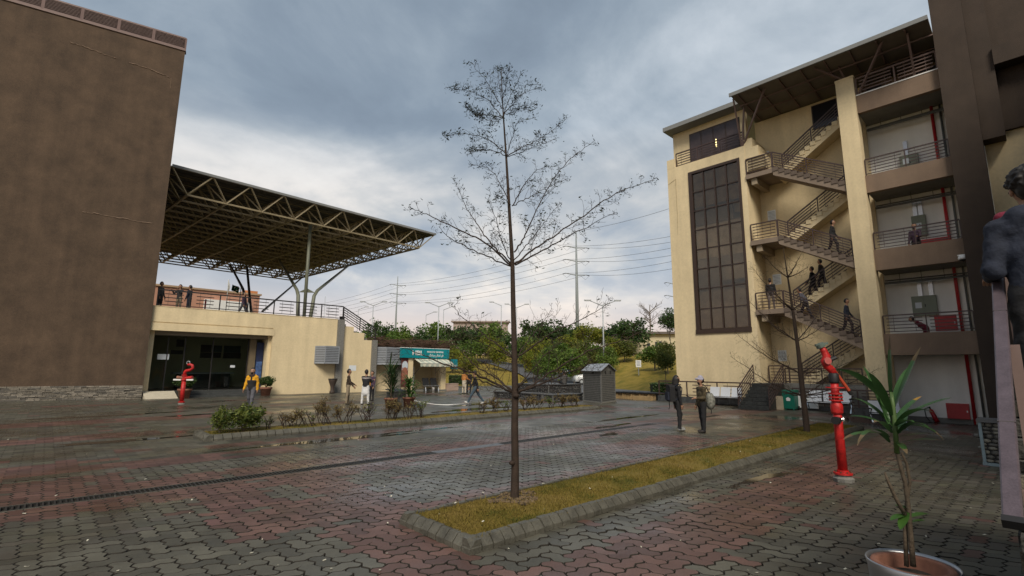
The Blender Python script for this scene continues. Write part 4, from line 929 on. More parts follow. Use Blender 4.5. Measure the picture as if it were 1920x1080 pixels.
# ================================================================== STREET FURNITURE
CHROME = M('chrome', (.6, .6, .6), .2, .05, 5, metal=1.0)
def hydrant_near():
    x, y = 10.07, 2.53; t = thing('fire_standpipe', 'tall red fire standpipe with black nozzle, beside the potted plant', 'standpipe', (x, y, 0)); B = Vector((x, y, 0))
    lf = -_r0   # towards the left of the picture
    part('footing', MB().lathe([(.15, 0), (.16, .06), (.12, .09), (.12, .12)], B, 9), CONC, t)
    part('base_flange', MB().lathe([(.14, .12), (.14, .15), (.088, .155), (.088, .19)], B, 20), RED, t)
    part('pipe', MB().lathe([(.074, .19), (.069, .9), (.067, 1.12)], B, 20), RED, t, True)
    part('valve_body', MB().lathe([(.085, 1.12), (.092, 1.15), (.096, 1.24), (.085, 1.29), (.072, 1.31), (.072, 1.34)], B, 20), RED, t, True)
    for z in (1.345, 1.40, 1.46): part('flange', MB().lathe([(.07, z-.012), (.108, z-.012), (.108, z+.012), (.07, z+.012)], B, 20), RED, t)
    part('upper_pipe', MB().lathe([(.062, 1.33), (.062, 1.66)], B, 18), RED, t, True)
    part('black_sleeve', MB().lathe([(.076, 1.64), (.08, 1.66), (.08, 1.79), (.066, 1.81)], B, 18), BLACK, t, True)
    a = B+Vector((0, 0, 1.80)); c = [a, a+lf*.02+Vector((0, 0, .06)), a+lf*.10+Vector((0, 0, .13)), a+lf*.13+Vector((0, 0, .22)), a+lf*.09+Vector((0, 0, .30)), a+lf*.13+Vector((0, 0, .40)), a+lf*.17+Vector((0, 0, .46))]
    part('monitor_neck', MB().tube(c, [.058, .062, .066, .07, .066, .054, .046], 14), RED, t, True)
    part('elbow_disc', MB().tube([c[3]-_fh*.10, c[3]-_fh*.07], .06, 14), M('worn_pink_paint', (.42, .10, .09), .5, .2, 8), t)
    part('nozzle_cap', MB().tube([c[-1], c[-1]+lf*.03+Vector((0, 0, .06))], [.075, .07], 12).bar(c[-1]+lf*.10+Vector((0, 0, .03)), c[-1]-lf*.12+Vector((0, 0, .07)), .04), M('nozzle_grey_green', (.10, .13, .11), .4, .2, 6), t)
    part('lever', MB().tube([c[2]-lf*.08, c[2]-lf*.24+Vector((0, 0, -.26)), c[2]-lf*.36+Vector((0, 0, -.45))], [.022, .028, .03], 8), M('lever_orange_red', (.34, .05, .02), .5, .2, 6), t)
    part('lever_grip', MB().tube([c[2]-lf*.34+Vector((0, 0, -.42)), c[2]-lf*.38+Vector((0, 0, -.48))], .036, 8), BLACK, t); part('side_knob', MB().tube([c[3]-lf*.05, c[3]-lf*.2+Vector((0, 0, .06))], [.03, .035], 8), BLACK, t)
    o = B+Vector((0, 0, 1.02)); part('outlet', MB().tube([o-_fh*.02, o-_fh*.10+lf*.06, o-_fh*.17+lf*.14], [.06, .055, .06], 12), CHROME, t, True); part('outlet_mouth', MB().tube([o-_fh*.16+lf*.13, o-_fh*.19+lf*.17], [.066, .066], 12), BLACK, t)
    part('outlet', MB().tube([o+lf*-.02, o-lf*.16], [.05, .05], 12), CHROME, t, True)
    for zz, rr_ in ((.152, .118), (1.36, .092), (1.42, .092)):
        for q in range(8): part('bolt', MB().tube([B+Vector((rr_*math.cos(q*.785), rr_*math.sin(q*.785), zz-.01)), B+Vector((rr_*math.cos(q*.785), rr_*math.sin(q*.785), zz+.022))], .011, 6), M('bolt_rust', (.09, .035, .02), .7, .3, 20), t)
    part('handwheel', MB().tube([B+Vector((.14*math.cos(q), .14*math.sin(q), 1.56)) for q in [i*math.pi/6 for i in range(13)]], .012, 6), RED, t, True)
def hydrant_far():
    x, y = 5.03, 29.23; t = thing('fire_standpipe', 'red fire standpipe with hooked top in front of the glass hall', 'standpipe', (x, y, 0)); B = Vector((x, y, 0)); rt = _r0
    part('footing', MB().lathe([(.16, 0), (.14, .06), (.1, .09)], B, 9), CONC, t); part('base_flange', MB().lathe([(.15, .09), (.15, .13), (.10, .14)], B, 18), RED, t)
    part('pipe', MB().lathe([(.10, .14), (.095, 1.15)], B, 18), RED, t, True); part('flange', MB().lathe([(.09, 1.15), (.14, 1.16), (.14, 1.20), (.085, 1.22), (.085, 1.38), (.12, 1.39), (.12, 1.43), (.07, 1.44)], B, 18), RED, t)
    part('cross_handle', MB().bar(B-rt*.52+Vector((0, 0, 1.19)), B+rt*.46+Vector((0, 0, 1.19)), .07), WHITE, t); part('outlet', MB().tube([B+Vector((0, 0, 1.27)), B+rt*.4+Vector((0, 0, 1.30))], [.07, .08], 12), RED, t); part('outlet', MB().tube([B+Vector((0, 0, 1.27)), B-rt*.35+Vector((0, 0, 1.30))], [.07, .08], 12), TERRA, t)
    a = B+Vector((0, 0, 1.42)); part('hook_pipe', MB().tube([a, a+Vector((0, 0, .14)), a+rt*.06+Vector((0, 0, .21)), a+rt*.26+Vector((0, 0, .25)), a+rt*.37+Vector((0, 0, .35)), a+rt*.33+Vector((0, 0, .48)), a+rt*.20+Vector((0, 0, .52)), a+rt*.10+Vector((0, 0, .50))], [.07, .075, .075, .07, .07, .068, .065, .06], 12), RED, t, True)
    part('valve_wheel', MB().tube([a+rt*.12+_r0*(.08*math.cos(q))+Vector((0, 0, .60+.08*math.sin(q))) for q in [i*math.pi/6 for i in range(13)]], .02, 6), GALV, t, True)
hydrant_near(); hydrant_far()
# slatted hut
hu = thing('slatted_hut', 'grey slatted utility hut with pitched metal roof at the plaza centre', 'hut', (22.53, 16.86, 0))
h0 = Vector((22.53, 16.86, 0)); ha = Vector((.345, .939, 0)); hb = Vector((.939, -.345, 0)).normalized(); hb = Vector((.97, .24, 0)).normalized(); LA, LB, HH = 1.85, 2.0, 1.78
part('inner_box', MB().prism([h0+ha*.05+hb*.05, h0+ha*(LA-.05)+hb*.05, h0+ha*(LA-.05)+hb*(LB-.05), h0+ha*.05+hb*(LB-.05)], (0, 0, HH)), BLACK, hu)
for k in range(18):
    z = Vector((0, 0, .07+k*.098))
    ubar('slat', h0+z, h0+ha*LA+z, .03, .074, HUTM, hu); ubar('slat', h0+z, h0+hb*LB+z, .03, .074, HUTM, hu)
for p in (h0, h0+ha*LA, h0+hb*LB): ubar('corner_post', p, p+Vector((0, 0, HH)), .07, .07, HUTM, hu)
up = Vector((0, 0, 1)); g0, g1 = h0+up*HH, h0+hb*LB+up*HH; ap = h0+hb*LB*.5+up*(HH+.36)
part('gable', MB().prism([g0, g1, ap], ha*.04), HUTM, hu)
e0 = -ha*.14; L2 = ha*(LA+.28)
for a, b_ in ((g0-hb*.16-up*.05, ap), (g1+hb*.16-up*.05, ap)): part('roof_sheet', MB().prism([a+e0, b_+e0, b_+e0+up*.03, a+e0+up*.03], L2), GREYMET, hu)
for s in (.32, .68): part('vent', MB().obox(h0+hb*LB*s-ha*.02+up*(HH-.12), hb*.09, ha*.012, up*.09), BLACK, hu)
part('vent', MB().obox(h0+ha*LA*.45-hb*.02+up*(HH-.12), ha*.10, hb*.012, up*.09), BLACK, hu)
part('plinth', MB().prism([h0-ha*.08-hb*.08, h0+ha*(LA+.08)-hb*.08, h0+ha*(LA+.08)+hb*(LB+.08), h0-ha*.08+hb*(LB+.08)], (0, 0, .045)), CONC, hu)
# dark stone seats (gabions)
GST = [M('gabion_dark', (.06, .06, .062), .7, .5, 14, bump=.8, bscale=30), M('gabion_mid', (.11, .11, .108), .7, .5, 14, bump=.8, bscale=30)]; CAP = M('gabion_cap', (.085, .088, .092), .6, .1, 3)
def gabion(label, x0, y0, x1, y1, h, seed, cap=True):
    t = thing('gabion_bench', label, 'stone bench', (x0, y0, 0), 'dark stone benches'); r = random.Random(seed)
    part('core', MB().box((x0+.03, y0+.03, 0), (x1-.03, y1-.03, h-.05)), BLACK, t); m = MB()
    def face(fn, L):
        z = .0
        while z < h-.06:
            hh = r.uniform(.06, .11); s = 0
            while s < L:
                l_ = r.uniform(.07, .17); c = fn(s+l_/2, z+hh/2); m.ball(c, (l_*.52, l_*.52, hh*.52) if False else (max(.03, l_*.5), max(.03, l_*.5), hh*.5), 5, 4, r.randrange(2)); s += l_
            z += hh
    face(lambda s, z: (x0+.06, y0+s, z), y1-y0); face(lambda s, z: (x0+s, y0+.06, z), x1-x0)
    part('stones', m, GST, t, kind='stuff')
    for p in ((x0, y0), (x0, y1-.04), (x1-.04, y0)): part('frame_post', MB().box((p[0]-.01, p[1]-.01, 0), (p[0]+.05, p[1]+.05, h-.02)), HUTM, t)
    part('cap', MB().box((x0-.03, y0-.03, h-.05), (x1+.03, y1+.03, h)), CAP if cap else GST[0], t)
gabion('low dark stone seat wall running left of the slatted hut', 21.2, 20.1, 22.0, 24.4, .42, 1); gabion('low dark stone seat wall nearest the slatted hut', 21.25, 19.3, 23.9, 20.06, .40, 2)
gabion('higher dark stone wall behind the low seat walls', 22.3, 20.6, 25.4, 23.6, .92, 3)
# curved wooden seat with a clipped hedge
ws = thing('wooden_seat', 'low wooden slatted seat with dark top, beside the hedge', 'seat', (27.0, 18.2, 0))
for k in range(14): part('board', MB().box((27.0+.03*k, 18.9-k*.19, 0), (27.06+.03*k, 19.08-k*.19, .36)), WOODB, ws)
for k in range(5): part('top_slab', MB().box((26.92+.09*k, 18.52-k*.55, .36), (27.9+.09*k, 19.10-k*.55, .44)), BLACK, ws)
part('core', MB().box((27.45, 16.5, 0), (27.9, 19.0, .36)), BLACK, ws)
part('lower_step', MB().box((26.75, 16.4, 0), (27.05, 17.6, .22)), WOODB, ws)
PERF = M('perforated_silver', (.62, .64, .67), .45, .06, 30, metal=.15, fine=.08)
def silver_bench(label, x, y, rz, n=3, flip=False):
    t = thing('silver_bench', label, 'bench', (x, y, drop(x, y)), 'perforated silver waiting benches', rz)
    for k in range(n):
        s = -.58*n/2+.58*k
        part('seat', MB().obox((s+.28, -.02, .42), (.26, 0, 0), (0, .23, -.02), (0, .002, .012)), PERF, t); part('backrest', MB().obox((s+.28, .27, .70), (.26, 0, 0), (0, .012, .003), (0, .06, .24)), PERF, t)
    part('beam', MB().box((-.3*n, .0, .36), (.3*n, .06, .40)), BLACK, t)
    for s in (-.29*n, .29*n):
        part('leg', MB().bar((s, .02, .38), (s, -.26, 0), .045).bar((s, .02, .38), (s, .28, 0), .045), CHROME, t); part('armrest', MB().bar((s, -.22, .62), (s, .2, .62), .05).bar((s, -.2, .62), (s, 0, .4), .03), BLACK, t)
    return t
silver_bench('silver bench against the kerb, left of the slate steps', 26.35, 11.75, -math.pi/2)
silver_bench('silver bench under the bare sapling, right of the green bin', 26.1, 6.85, -math.pi/2)
silver_bench('silver bench with one end towards the pillar', 26.15, 4.75, -math.pi/2+rad(25), 2)
gbn = thing('green_bin', 'green wheeled bin at the foot of the staircase', 'bin', (26.2, 8.45, 0)); gx_, gy_ = 26.2, 8.45
part('body', MB().prism([(gx_-.26, gy_-.24, .06), (gx_+.22, gy_-.24, .06), (gx_+.28, gy_-.24, .82), (gx_-.30, gy_-.24, .82)], (0, .52, 0)), GREENBIN, gbn); part('lid', MB().prism([(gx_-.33, gy_-.27, .82), (gx_+.31, gy_-.27, .82), (gx_+.27, gy_-.27, .93), (gx_-.27, gy_-.27, .90)], (0, .58, 0)), GREENBIN, gbn)
part('emblem', MB().add([(gx_-.292, gy_-.06, .42), (gx_-.292, gy_+.10, .42), (gx_-.298, gy_+.12, .54), (gx_-.303, gy_+.02, .60), (gx_-.298, gy_-.08, .54)], [(0, 1, 2, 3, 4)]), WHITE, gbn)
for yy in (gy_-.25, gy_+.24): part('wheel', MB().tube([(gx_+.2, yy-.03, .09), (gx_+.2, yy+.05, .09)], .09, 12), BLACK, gbn)
for yy in (gy_-.2, gy_+.16): part('foot', MB().box((gx_-.24, yy, 0), (gx_-.14, yy+.06, .07)), GREENBIN, gbn)
solo('white_board', MB().obox((26.75, 7.9, .42), (0, .42, 0), (.015, 0, .004), (.10, .05, .33)), WHITE, 'white board leaning on the railing behind the bare sapling', 'board', (26.75, 7.9, 0))
# stone-filled litter box at the right
lb = thing('litter_box', 'stone-filled steel litter box with pale blue frame, by the right edge', 'litter box', (14.0, .6, 0)); r = random.Random(8); FRBL = M('pale_blue_frame', (.17, .23, .26), .5, .15, 6)
part('core', MB().box((14.06, .30, .05), (14.5, 1.0, .84)), BLACK, lb); z = .05
while z < .80:
    h = r.uniform(.06, .10); y = .30
    while y < .98:
        l_ = r.uniform(.09, .2); part('stone', MB().ball((14.06, y+l_/2, z+h/2), (.05, l_*.5, h*.5), 7, 5, r.randrange(2)), [M('river_stone_a', (.17, .165, .14), .8, .3, 12), M('river_stone_b', (.09, .088, .08), .8, .3, 12)], lb, True); y += l_
    z += h
for a in ((13.98, .26), (13.98, 1.0), (14.5, 1.0)): part('frame_post', MB().box((a[0], a[1], 0), (a[0]+.05, a[1]+.05, .86)), FRBL, lb)
part('top_frame', MB().box((13.96, .24, .84), (14.56, 1.07, .90)), CAP, lb); part('bottom_frame', MB().box((13.97, .25, .0), (14.55, 1.06, .05)), FRBL, lb)
for (x, y, z, s, lab) in ((17.5, 1.05, 0, 1.0, 'dark clay pot standing behind the stone-filled litter box'), (18.6, .75, 0, .9, 'brown clay pot nearest the brown pillar foot')):
    t = thing('clay_pot', lab, 'pot', (x, y, z)); part('pot', MB().lathe([(.16*s, 0), (.22*s, .3*s), (.27*s, .5*s), (.29*s, .52*s), (.29*s, .58*s), (.24*s, .58*s), (.22*s, .5*s)], (x, y, z), 18), M('dark_clay', (.13, .075, .05), .8, .2, 6), t, True)
# brown pedestal bin by the pebble pilaster
ub = thing('urn_bin', 'dark brown pedestal litter bin beside the pebble pilaster', 'bin', (15.05, 34.9, 0)); part('bowl', MB().lathe([(.17, 0), (.19, .1), (.13, .22), (.14, .5), (.24, .75), (.30, .95), (.30, 1.03), (.22, 1.03)], (15.05, 34.9, 0), 16), M('bin_brown', (.05, .035, .028), .6, .2, 6), ub, True); part('rim', MB().lathe([(.31, .99), (.33, 1.02), (.31, 1.05)], (15.05, 34.9, 0), 16), BLACK, ub)
solo('plant_pot', MB().lathe([(.14, 0), (.2, .5), (.22, .52), (.17, .5)], (16.2, TY+.9, 5.2), 14), BLACK, 'black pot at the head of the terrace stair', 'pot', (16.2, TY+.9, 5.2), smooth=True)
sb_ = thing('stone_bin', 'small dark slatted litter box between two potted plants', 'litter box', (12.35, 21.35, 0)); 
for k in range(6): part('side_slat', MB().box((12.08+k*.11, 21.05, .03), (12.17+k*.11, 21.10, .72)), HUTM, sb_); part('side_slat', MB().box((12.05, 21.08+k*.11, .03), (12.10, 21.17+k*.11, .72)), HUTM, sb_)
part('core', MB().box((12.1, 21.1, 0), (12.72, 21.72, .70)), BLACK, sb_); part('lid', MB().prism([(12.02, 21.02, .72), (12.02, 21.78, .80), (12.78, 21.78, .80), (12.78, 21.02, .72)], (0, 0, .04)), CAP, sb_)
# signs on the hill, hose on the paving
p = onD(1063, 696, 66); t = thing('blue_sign', 'small blue sign on a post beside the road', 'sign', (p.x, p.y, terr_z(7.2, 66))); part('board', MB().obox(p, _r0*.62, _fh*.03, up*.36), SIGNBLUE, t); part('print', MB().obox(p-_fh*.04, _r0*.4, _fh*.005, up*.08), PAPER, t); part('post', MB().bar(p-up*.6, Vector((p.x, p.y, p.z-2.6)), .09), GALV, t)
p = onD(1197, 682, 52); t = thing('white_sign', 'white notice board standing on the lawn', 'sign', (p.x, p.y, p.z-.6)); part('board', MB().obox(p, _r0*.28, _fh*.03, up*.36), WHITE, t)
for j in range(4): part('print_line', MB().obox(p-_fh*.035+up*(.22-.13*j), _r0*.18, _fh*.004, up*.025), INK, t)
part('post', MB().bar(p-up*.36, p-up*1.2, .06), GALV, t)
hp = [G(757, 746), G(770, 750), G(790, 755), G(815, 759), G(840, 760), G(870, 758)]; solo('hose', MB().tube([q+up*.02 for q in hp], .022, 6), WHITE, 'white hose lying on the wet paving near the potted plants', 'hose', hp[0], smooth=True)
# scraps on the ground
m = MB(); r = random.Random(77)
for _ in range(90):
    q = G(r.uniform(0, 1880), r.uniform(800, 1075)); s = r.uniform(.006, .018); a = r.uniform(0, 6.28)
    if PL_N[0] < q.x < PL_N[2] and PL_N[1] < q.y < PL_N[3]: q.z = .17
    m.obox(q+up*.008, (s*math.cos(a), s*math.sin(a), .003), (-s*.6*math.sin(a), s*.6*math.cos(a), 0), (0, 0, .0015))
solo('fallen_petals', m, M('pale_litter', (.55, .52, .42), .8, .3, 20), 'pale petals and scraps scattered over the paving', 'litter', kind='stuff')

# ================================================================== PLANTS
DRAC = leafmat('dracaena_leaf', (.022, .060, .018), (.050, .115, .032), .35, .22, 6); YLEAF = M('leaf_yellow', (.36, .20, .03), .6, .2, 8); DLEAF = M('leaf_dead', (.10, .07, .035), .8, .3, 8)
def blade(base, dirv, L, W, droop, mat, parent, name='leaf', n=9, fold=.25, twist=0.0, tipc=None):
    d = Vector(dirv).normalized(); side = d.cross(Vector((0, 0, 1)));
    side = side.normalized() if side.length > .05 else Vector((1, 0, 0)); p = Vector(base); m = MB(); rows = []
    for i in range(n+1):
        t = i/n; w = W*(math.sin(math.pi*min(1, (t*.92+.06)))**.75)*(1 if t < .98 else .15); s2 = (side*math.cos(twist*t)+d.cross(side)*math.sin(twist*t)); nrm = s2.cross(d).normalized()
        rows.append((p-s2*w+nrm*fold*w, p.copy(), p+s2*w+nrm*fold*w)); d = (d+Vector((0, 0, -droop*(t+.15)/n))).normalized(); p = p+d*L/n
    vs = [q for r_ in rows for q in r_]; fs = []
    mi = []
    for i in range(n):
        for k in range(2): fs.append((i*3+k, i*3+k+1, (i+1)*3+k+1, (i+1)*3+k))
    m.add(vs, fs)
    if tipc is not None: m.m = [1 if i//2 >= n-2 else 0 for i in range(len(fs))]
    return part(name, m, [mat, tipc] if tipc is not None else mat, parent, True)
# the big potted plant in front: trunk drawn along its sight lines
PB = G(1710, 1056, .60); PD = PB.dot(_fh)
pt = thing('potted_dracaena', 'tall leggy dracaena in a steel-clad terracotta pot, right foreground', 'potted plant', (PB.x, PB.y, 0))
part('steel_cover', MB().lathe([(.20, 0), (.21, .02), (.245, .56), (.255, .60), (.249, .608), (.240, .59), (.234, .50)], (PB.x, PB.y, 0), 40), STEEL, pt, True)
part('clay_pot', MB().lathe([(.18, .1), (.228, .54), (.230, .582), (.222, .596), (.190, .596), (.180, .585), (.176, .50)], (PB.x, PB.y, 0), 36), TERRA, pt, True)
part('soil', MB().lathe([(.178, .50), (.12, .53), (.03, .545), (.001, .545)], (PB.x, PB.y, 0), 24), SOIL, pt, True)
def pl(pts, D=0.0): return [onD(x, y, PD+D) for x, y in pts]
PST = M('dracaena_stem', (.10, .075, .05), .85, .3, 14, bump=.5, bscale=60)
part('stem', MB().tube(pl([(1712, 1062), (1708, 1010), (1703, 950), (1697, 905), (1690, 880), (1682, 850)]), [.018, .016, .014, .013, .013, .012], 10), PST, pt, True)
part('stem', MB().tube(pl([(1700, 1062), (1697, 1000), (1700, 940), (1706, 905), (1700, 870), (1690, 848)], .03), [.014, .012, .011, .010, .009, .008], 8), PST, pt, True)
part('stem', MB().tube(pl([(1697, 965), (1680, 935), (1664, 900), (1659, 885)], -.02), [.014, .012, .010, .006], 7), PST, pt, True)
hd = pl([(1682, 850)])[0]
def im(px, py, dd): return onD(px, py, PD+dd)
part('stem', MB().tube(pl([(1682, 850), (1678, 800), (1674, 760), (1671, 735)]), [.016, .016, .014, .009], 10), M('stem_green', (.07, .12, .035), .5, .2, 8), pt, True)
leaves = [  # base px, tip px, depth offset, length factor, width, droop, tip colour
    ((1672, 760), (1668, 632), 0, .038, .05, None), ((1676, 770), (1722, 655), -.05, .048, .1, DLEAF), ((1670, 765), (1566, 690), -.1, .060, .95, None), ((1668, 790), (1640, 735), .1, .04, .2, DLEAF),
    ((1680, 790), (1778, 745), -.12, .046, .25, None), ((1684, 800), (1765, 830), -.2, .05, 1.5, DLEAF), ((1676, 790), (1725, 742), .12, .036, .2, YLEAF), ((1668, 800), (1595, 780), .15, .035, .6, None), ((1664, 815), (1585, 822), -.1, .04, .5, None),
    ((1682, 820), (1775, 815), .1, .014, .3, DLEAF), ((1684, 830), (1770, 826), -.05, .014, .4, DLEAF), ((1672, 780), (1632, 700), -.15, .05, .5, None), ((1666, 795), (1650, 740), .05, .04, .1, None), ((1678, 800), (1712, 790), -.25, .045, .5, None), ((1672, 812), (1640, 790), -.25, .04, .5, None), ((1686, 812), (1700, 760), .2, .05, .1, DLEAF), ((1680, 830), (1700, 850), -.2, .035, .6, None), ((1668, 830), (1648, 812), -.1, .03, .5, None), ((1674, 800), (1600, 745), .25, .045, .9, None), ((1680, 795), (1745, 770), -.3, .045, .9, None), ((1670, 775), (1700, 690), .2, .04, .2, None), ((1666, 785), (1622, 690), .2, .04, .4, None), ((1682, 815), (1740, 800), -.3, .04, 1.2, None), ((1668, 820), (1610, 835), -.3, .035, 1.0, DLEAF)]
for (b0, t0, dd, W_, dr, tp) in leaves:
    a, b_ = im(*b0, 0), im(*t0, dd); L = (b_-a).length; d = (b_-a).normalized()+Vector((0, 0, dr*.42)); blade(a, d, L*(1.04+.06*dr), W_*.60, dr*1.55+.15, DRAC, pt, tipc=tp if tp is not None else (DLEAF if random.random() < .35 else None), twist=random.uniform(-.35, .35))
for (b0, t0, dd) in (((1702, 965), (1672, 985), -.05), ((1702, 960), (1690, 1000), -.08), ((1706, 970), (1745, 972), .05), ((1704, 955), (1680, 960), .05), ((1708, 980), (1738, 988), -.05)):
    a, b_ = im(*b0, 0), im(*t0, dd); blade(a, b_-a+Vector((0, 0, .05)), (b_-a).length, .028, .5, leafmat('young_leaf', (.03, .09, .015), (.07, .16, .03), .45, .3, 6), pt)

def strap_plant(label, x, y, potr, poth, stem, n, L, W_, seed, mat, cat='potted plant', group='terracotta pot plants'):
    r = random.Random(seed); t = thing('potted_plant', label, cat, (x, y, 0), group)
    part('pot', MB().lathe([(potr*.72, 0), (potr*.95, poth*.85), (potr*1.08, poth*.86), (potr*1.08, poth), (potr*.9, poth), (potr*.85, poth*.9)], (x, y, 0), 18), TERRA, t, True)
    part('soil', MB().lathe([(potr*.88, poth*.9), (.01, poth*.92)], (x, y, 0), 14), SOIL, t)
    heads = [(x+r.uniform(-.12, .12), y+r.uniform(-.12, .12), poth+h) for h in stem]
    for h in heads: part('stem', MB().tube([(x, y, poth*.9), ((x+h[0])/2, (y+h[1])/2, (poth+h[2])/2), h], [.035, .028, .02], 6), BARKG, t, True)
    for i in range(n):
        h = heads[i % len(heads)]; a = r.uniform(0, 6.28); e_ = r.uniform(.1, 1.3); blade((h[0], h[1], h[2]+r.uniform(-.25, .1)), (math.cos(a)*math.cos(e_), math.sin(a)*math.cos(e_), math.sin(e_)), L*r.uniform(.7, 1.15), W_, r.uniform(1.0, 2.6), mat, t, n=5)
    return t
CORD = leafmat('cordyline_leaf', (.022, .045, .016), (.06, .10, .035), .45, .3, 5); LUSH = leafmat('lush_leaf', (.035, .085, .018), (.10, .19, .04), .45, .35, 5)
strap_plant('tall drooping plant in a terracotta pot, left of the dark litter box', 11.87, 20.96, .30, .46, (1.05, 1.3, .8, .5, .3), 110, .85, .034, 41, CORD)
strap_plant('bushy bright green plant in a terracotta pot, right of the dark litter box', 12.85, 21.0, .30, .46, (.15, .4, .65), 100, .72, .034, 42, LUSH)
# foliage clumps shared by shrubs, bushes and hill trees
def leafball(n_cl, n_leaf, size, seed, squash=.85, hollow=.55, clr=.30):
    r = random.Random(seed); m = MB(); cs = []
    for _ in range(n_cl):
        while True:
            v = Vector((r.uniform(-1, 1), r.uniform(-1, 1), r.uniform(-1, 1)))
            if hollow < v.length < 1: break
        v *= .72; v.z = v.z*squash; cs.append((v*.5, clr*r.uniform(.55, 1.25)*.5))
    for c, cr in cs:
        for _ in range(n_leaf):
            v = Vector((r.gauss(0, 1), r.gauss(0, 1), r.gauss(0, 1))).normalized()*cr*r.uniform(.55, 1.1); p = c+v; s = size*r.uniform(.6, 1.35)
            a = Vector((r.gauss(0, 1), r.gauss(0, 1), r.gauss(0, .7))).normalized(); b = a.orthogonal().normalized(); b = (b*math.cos(1.3*r.random())+a.cross(b)*math.sin(6.28*r.random())).normalized()
            m.add([p-a*s, p+b*s*.45, p+a*s, p-b*s*.45], [(0, 1, 2, 3)])
    return m
SHRUBL = leafmat('shrub_leaf', (.045, .075, .016), (.15, .17, .035), .5, .3, 9); DRYL = leafmat('dry_shrub_leaf', (.085, .052, .022), (.17, .13, .04), .7, .25, 7); BUSHL = leafmat('clipped_bush_leaf', (.022, .05, .013), (.06, .10, .022), .55, .25, 8)
lush_me = leafball(26, 60, .055, 3, .8, .3, .42).mesh('foliage', SHRUBL); bush_me = leafball(34, 70, .05, 4, .85, .4, .36).mesh('foliage', BUSHL)
def leafy_shrub(label, x, y, z, w, h, me, name='shrub', cat='shrub', group=None, stems=5):
    t = thing(name, label, cat, (x, y, z), group)
    inst('foliage', me, t, Matrix.Translation((0, 0, h*.56)) @ Matrix.Diagonal((w*1.25, w*1.25, h*1.15, 1)))
    for k in range(stems):
        a = 6.28*k/stems; part('stem', MB().tube([(x, y, z), (x+.3*w*math.cos(a)*.4, y+.3*w*math.sin(a)*.4, z+h*.3), (x+.4*w*math.cos(a), y+.4*w*math.sin(a), z+h*.7)], [.018, .014, .006], 5), BARKG, t)
    return t
def on_bed(px): # point on the far bed's centre line under picture column px
    v = sight(px, 800); t_ = 15.05/v.y; return v.x*t_, 15.05
x, y = on_bed(455); leafy_shrub('round leafy green shrub near the left end of the planting strip', x, y-.1, .13, .85, .72, lush_me, group='shrubs in the far planting strip')
x, y = on_bed(410); leafy_shrub('upright yellow-green shrub at the left end of the planting strip', x, y-.15, .13, .5, .68, lush_me, group='shrubs in the far planting strip')
def twig_shrub(label, x, y, z, w, h, seed, leafy):
    r = random.Random(seed); t = thing('clipped_shrub', label, 'shrub', (x, y, z), 'shrubs in the far planting strip'); m = MB(); lv = MB()
    def grow(p, d, L, rad_, lev):
        q = p+d*L*.5+Vector((r.gauss(0, .02), r.gauss(0, .02), 0)); e_ = p+d*L; m.tube([p, q, e_], [rad_, rad_*.8, rad_*.55], 5)
        if lev < 2:
            for _ in range(r.choice((2, 3))):
                grow(p+d*L*r.uniform(.45, 1), (d+Vector((r.gauss(0, .55), r.gauss(0, .55), r.uniform(0, .5)))).normalized(), L*r.uniform(.5, .75), rad_*.6, lev+1)
        if lev >= 1:
            for _ in range(leafy):
                c = p+d*L*r.uniform(.3, 1.15)+Vector((r.gauss(0, .03), r.gauss(0, .03), r.gauss(0, .03))); s = r.uniform(.018, .042); a = Vector((r.gauss(0, 1), r.gauss(0, 1), r.gauss(0, 1))).normalized(); b = a.orthogonal().normalized(); lv.add([c-a*s, c+b*s*.5, c+a*s, c-b*s*.5], [(0, 1, 2, 3)])
    n = max(4, int(8*w)+2)
    for k in range(n):
        a = r.uniform(0, 6.28); grow(Vector((x+r.uniform(-.25, .25)*w, y+r.uniform(-.15, .15), z)), Vector((math.cos(a)*.5, math.sin(a)*.5, 1)).normalized(), h*r.uniform(.4, .62), .014, 0)
    part('stems', m, BARK, t); 
    if lv.v: part('leaves', lv, DRYL if seed % 3 else SHRUBL, t)
sh = [(504, .3, .45, 1, 'bare two-stem stub nearest the leafy shrubs'), (534, .3, .5, 1, 'thin bare stub, second from the leafy shrubs'), (553, .5, .55, 5, 'small tan clipped shrub, third from the leafy shrubs'), (580, .7, .55, 1, 'spreading bare clipped shrub before the cream wall'), (612, .8, .8, 7, 'large tan clipped shrub before the louvred box'), (650, .8, .75, 6, 'tan clipped shrub below the man in the brown jacket'),
      (690, .8, .75, 1, 'gaunt bare shrub below the man in white trousers'), (735, .9, .75, 8, 'dense tan shrub below the left terracotta pot'), (764, .6, .75, 2, 'bare clipped shrub below the right terracotta pot'), (790, .5, .65, 5, 'brown shrub just right of the terracotta pots'), (900, .6, .6, 3, 'sparse shrub by the walking man'), (926, .6, .6, 7, 'tan shrub just left of the big sapling trunk'),
      (950, .4, .55, 3, 'thin shrub close left of the big sapling trunk'), (985, .8, .6, 7, 'brown shrub just right of the big sapling trunk'), (1010, .7, .6, 7, 'brown shrub, second right of the sapling trunk'), (1032, .6, .55, 5, 'brown shrub, third right of the sapling trunk'), (1054, .8, .6, 8, 'brown shrub, second from the right end of the strip'), (1078, .8, .6, 9, 'green-brown shrub at the right end of the planting strip')]
for k, (px, w_, h_, lf_, lab) in enumerate(sh):
    x, y = on_bed(px); twig_shrub(lab, x, y, .13, w_, h_, 60+k, lf_)
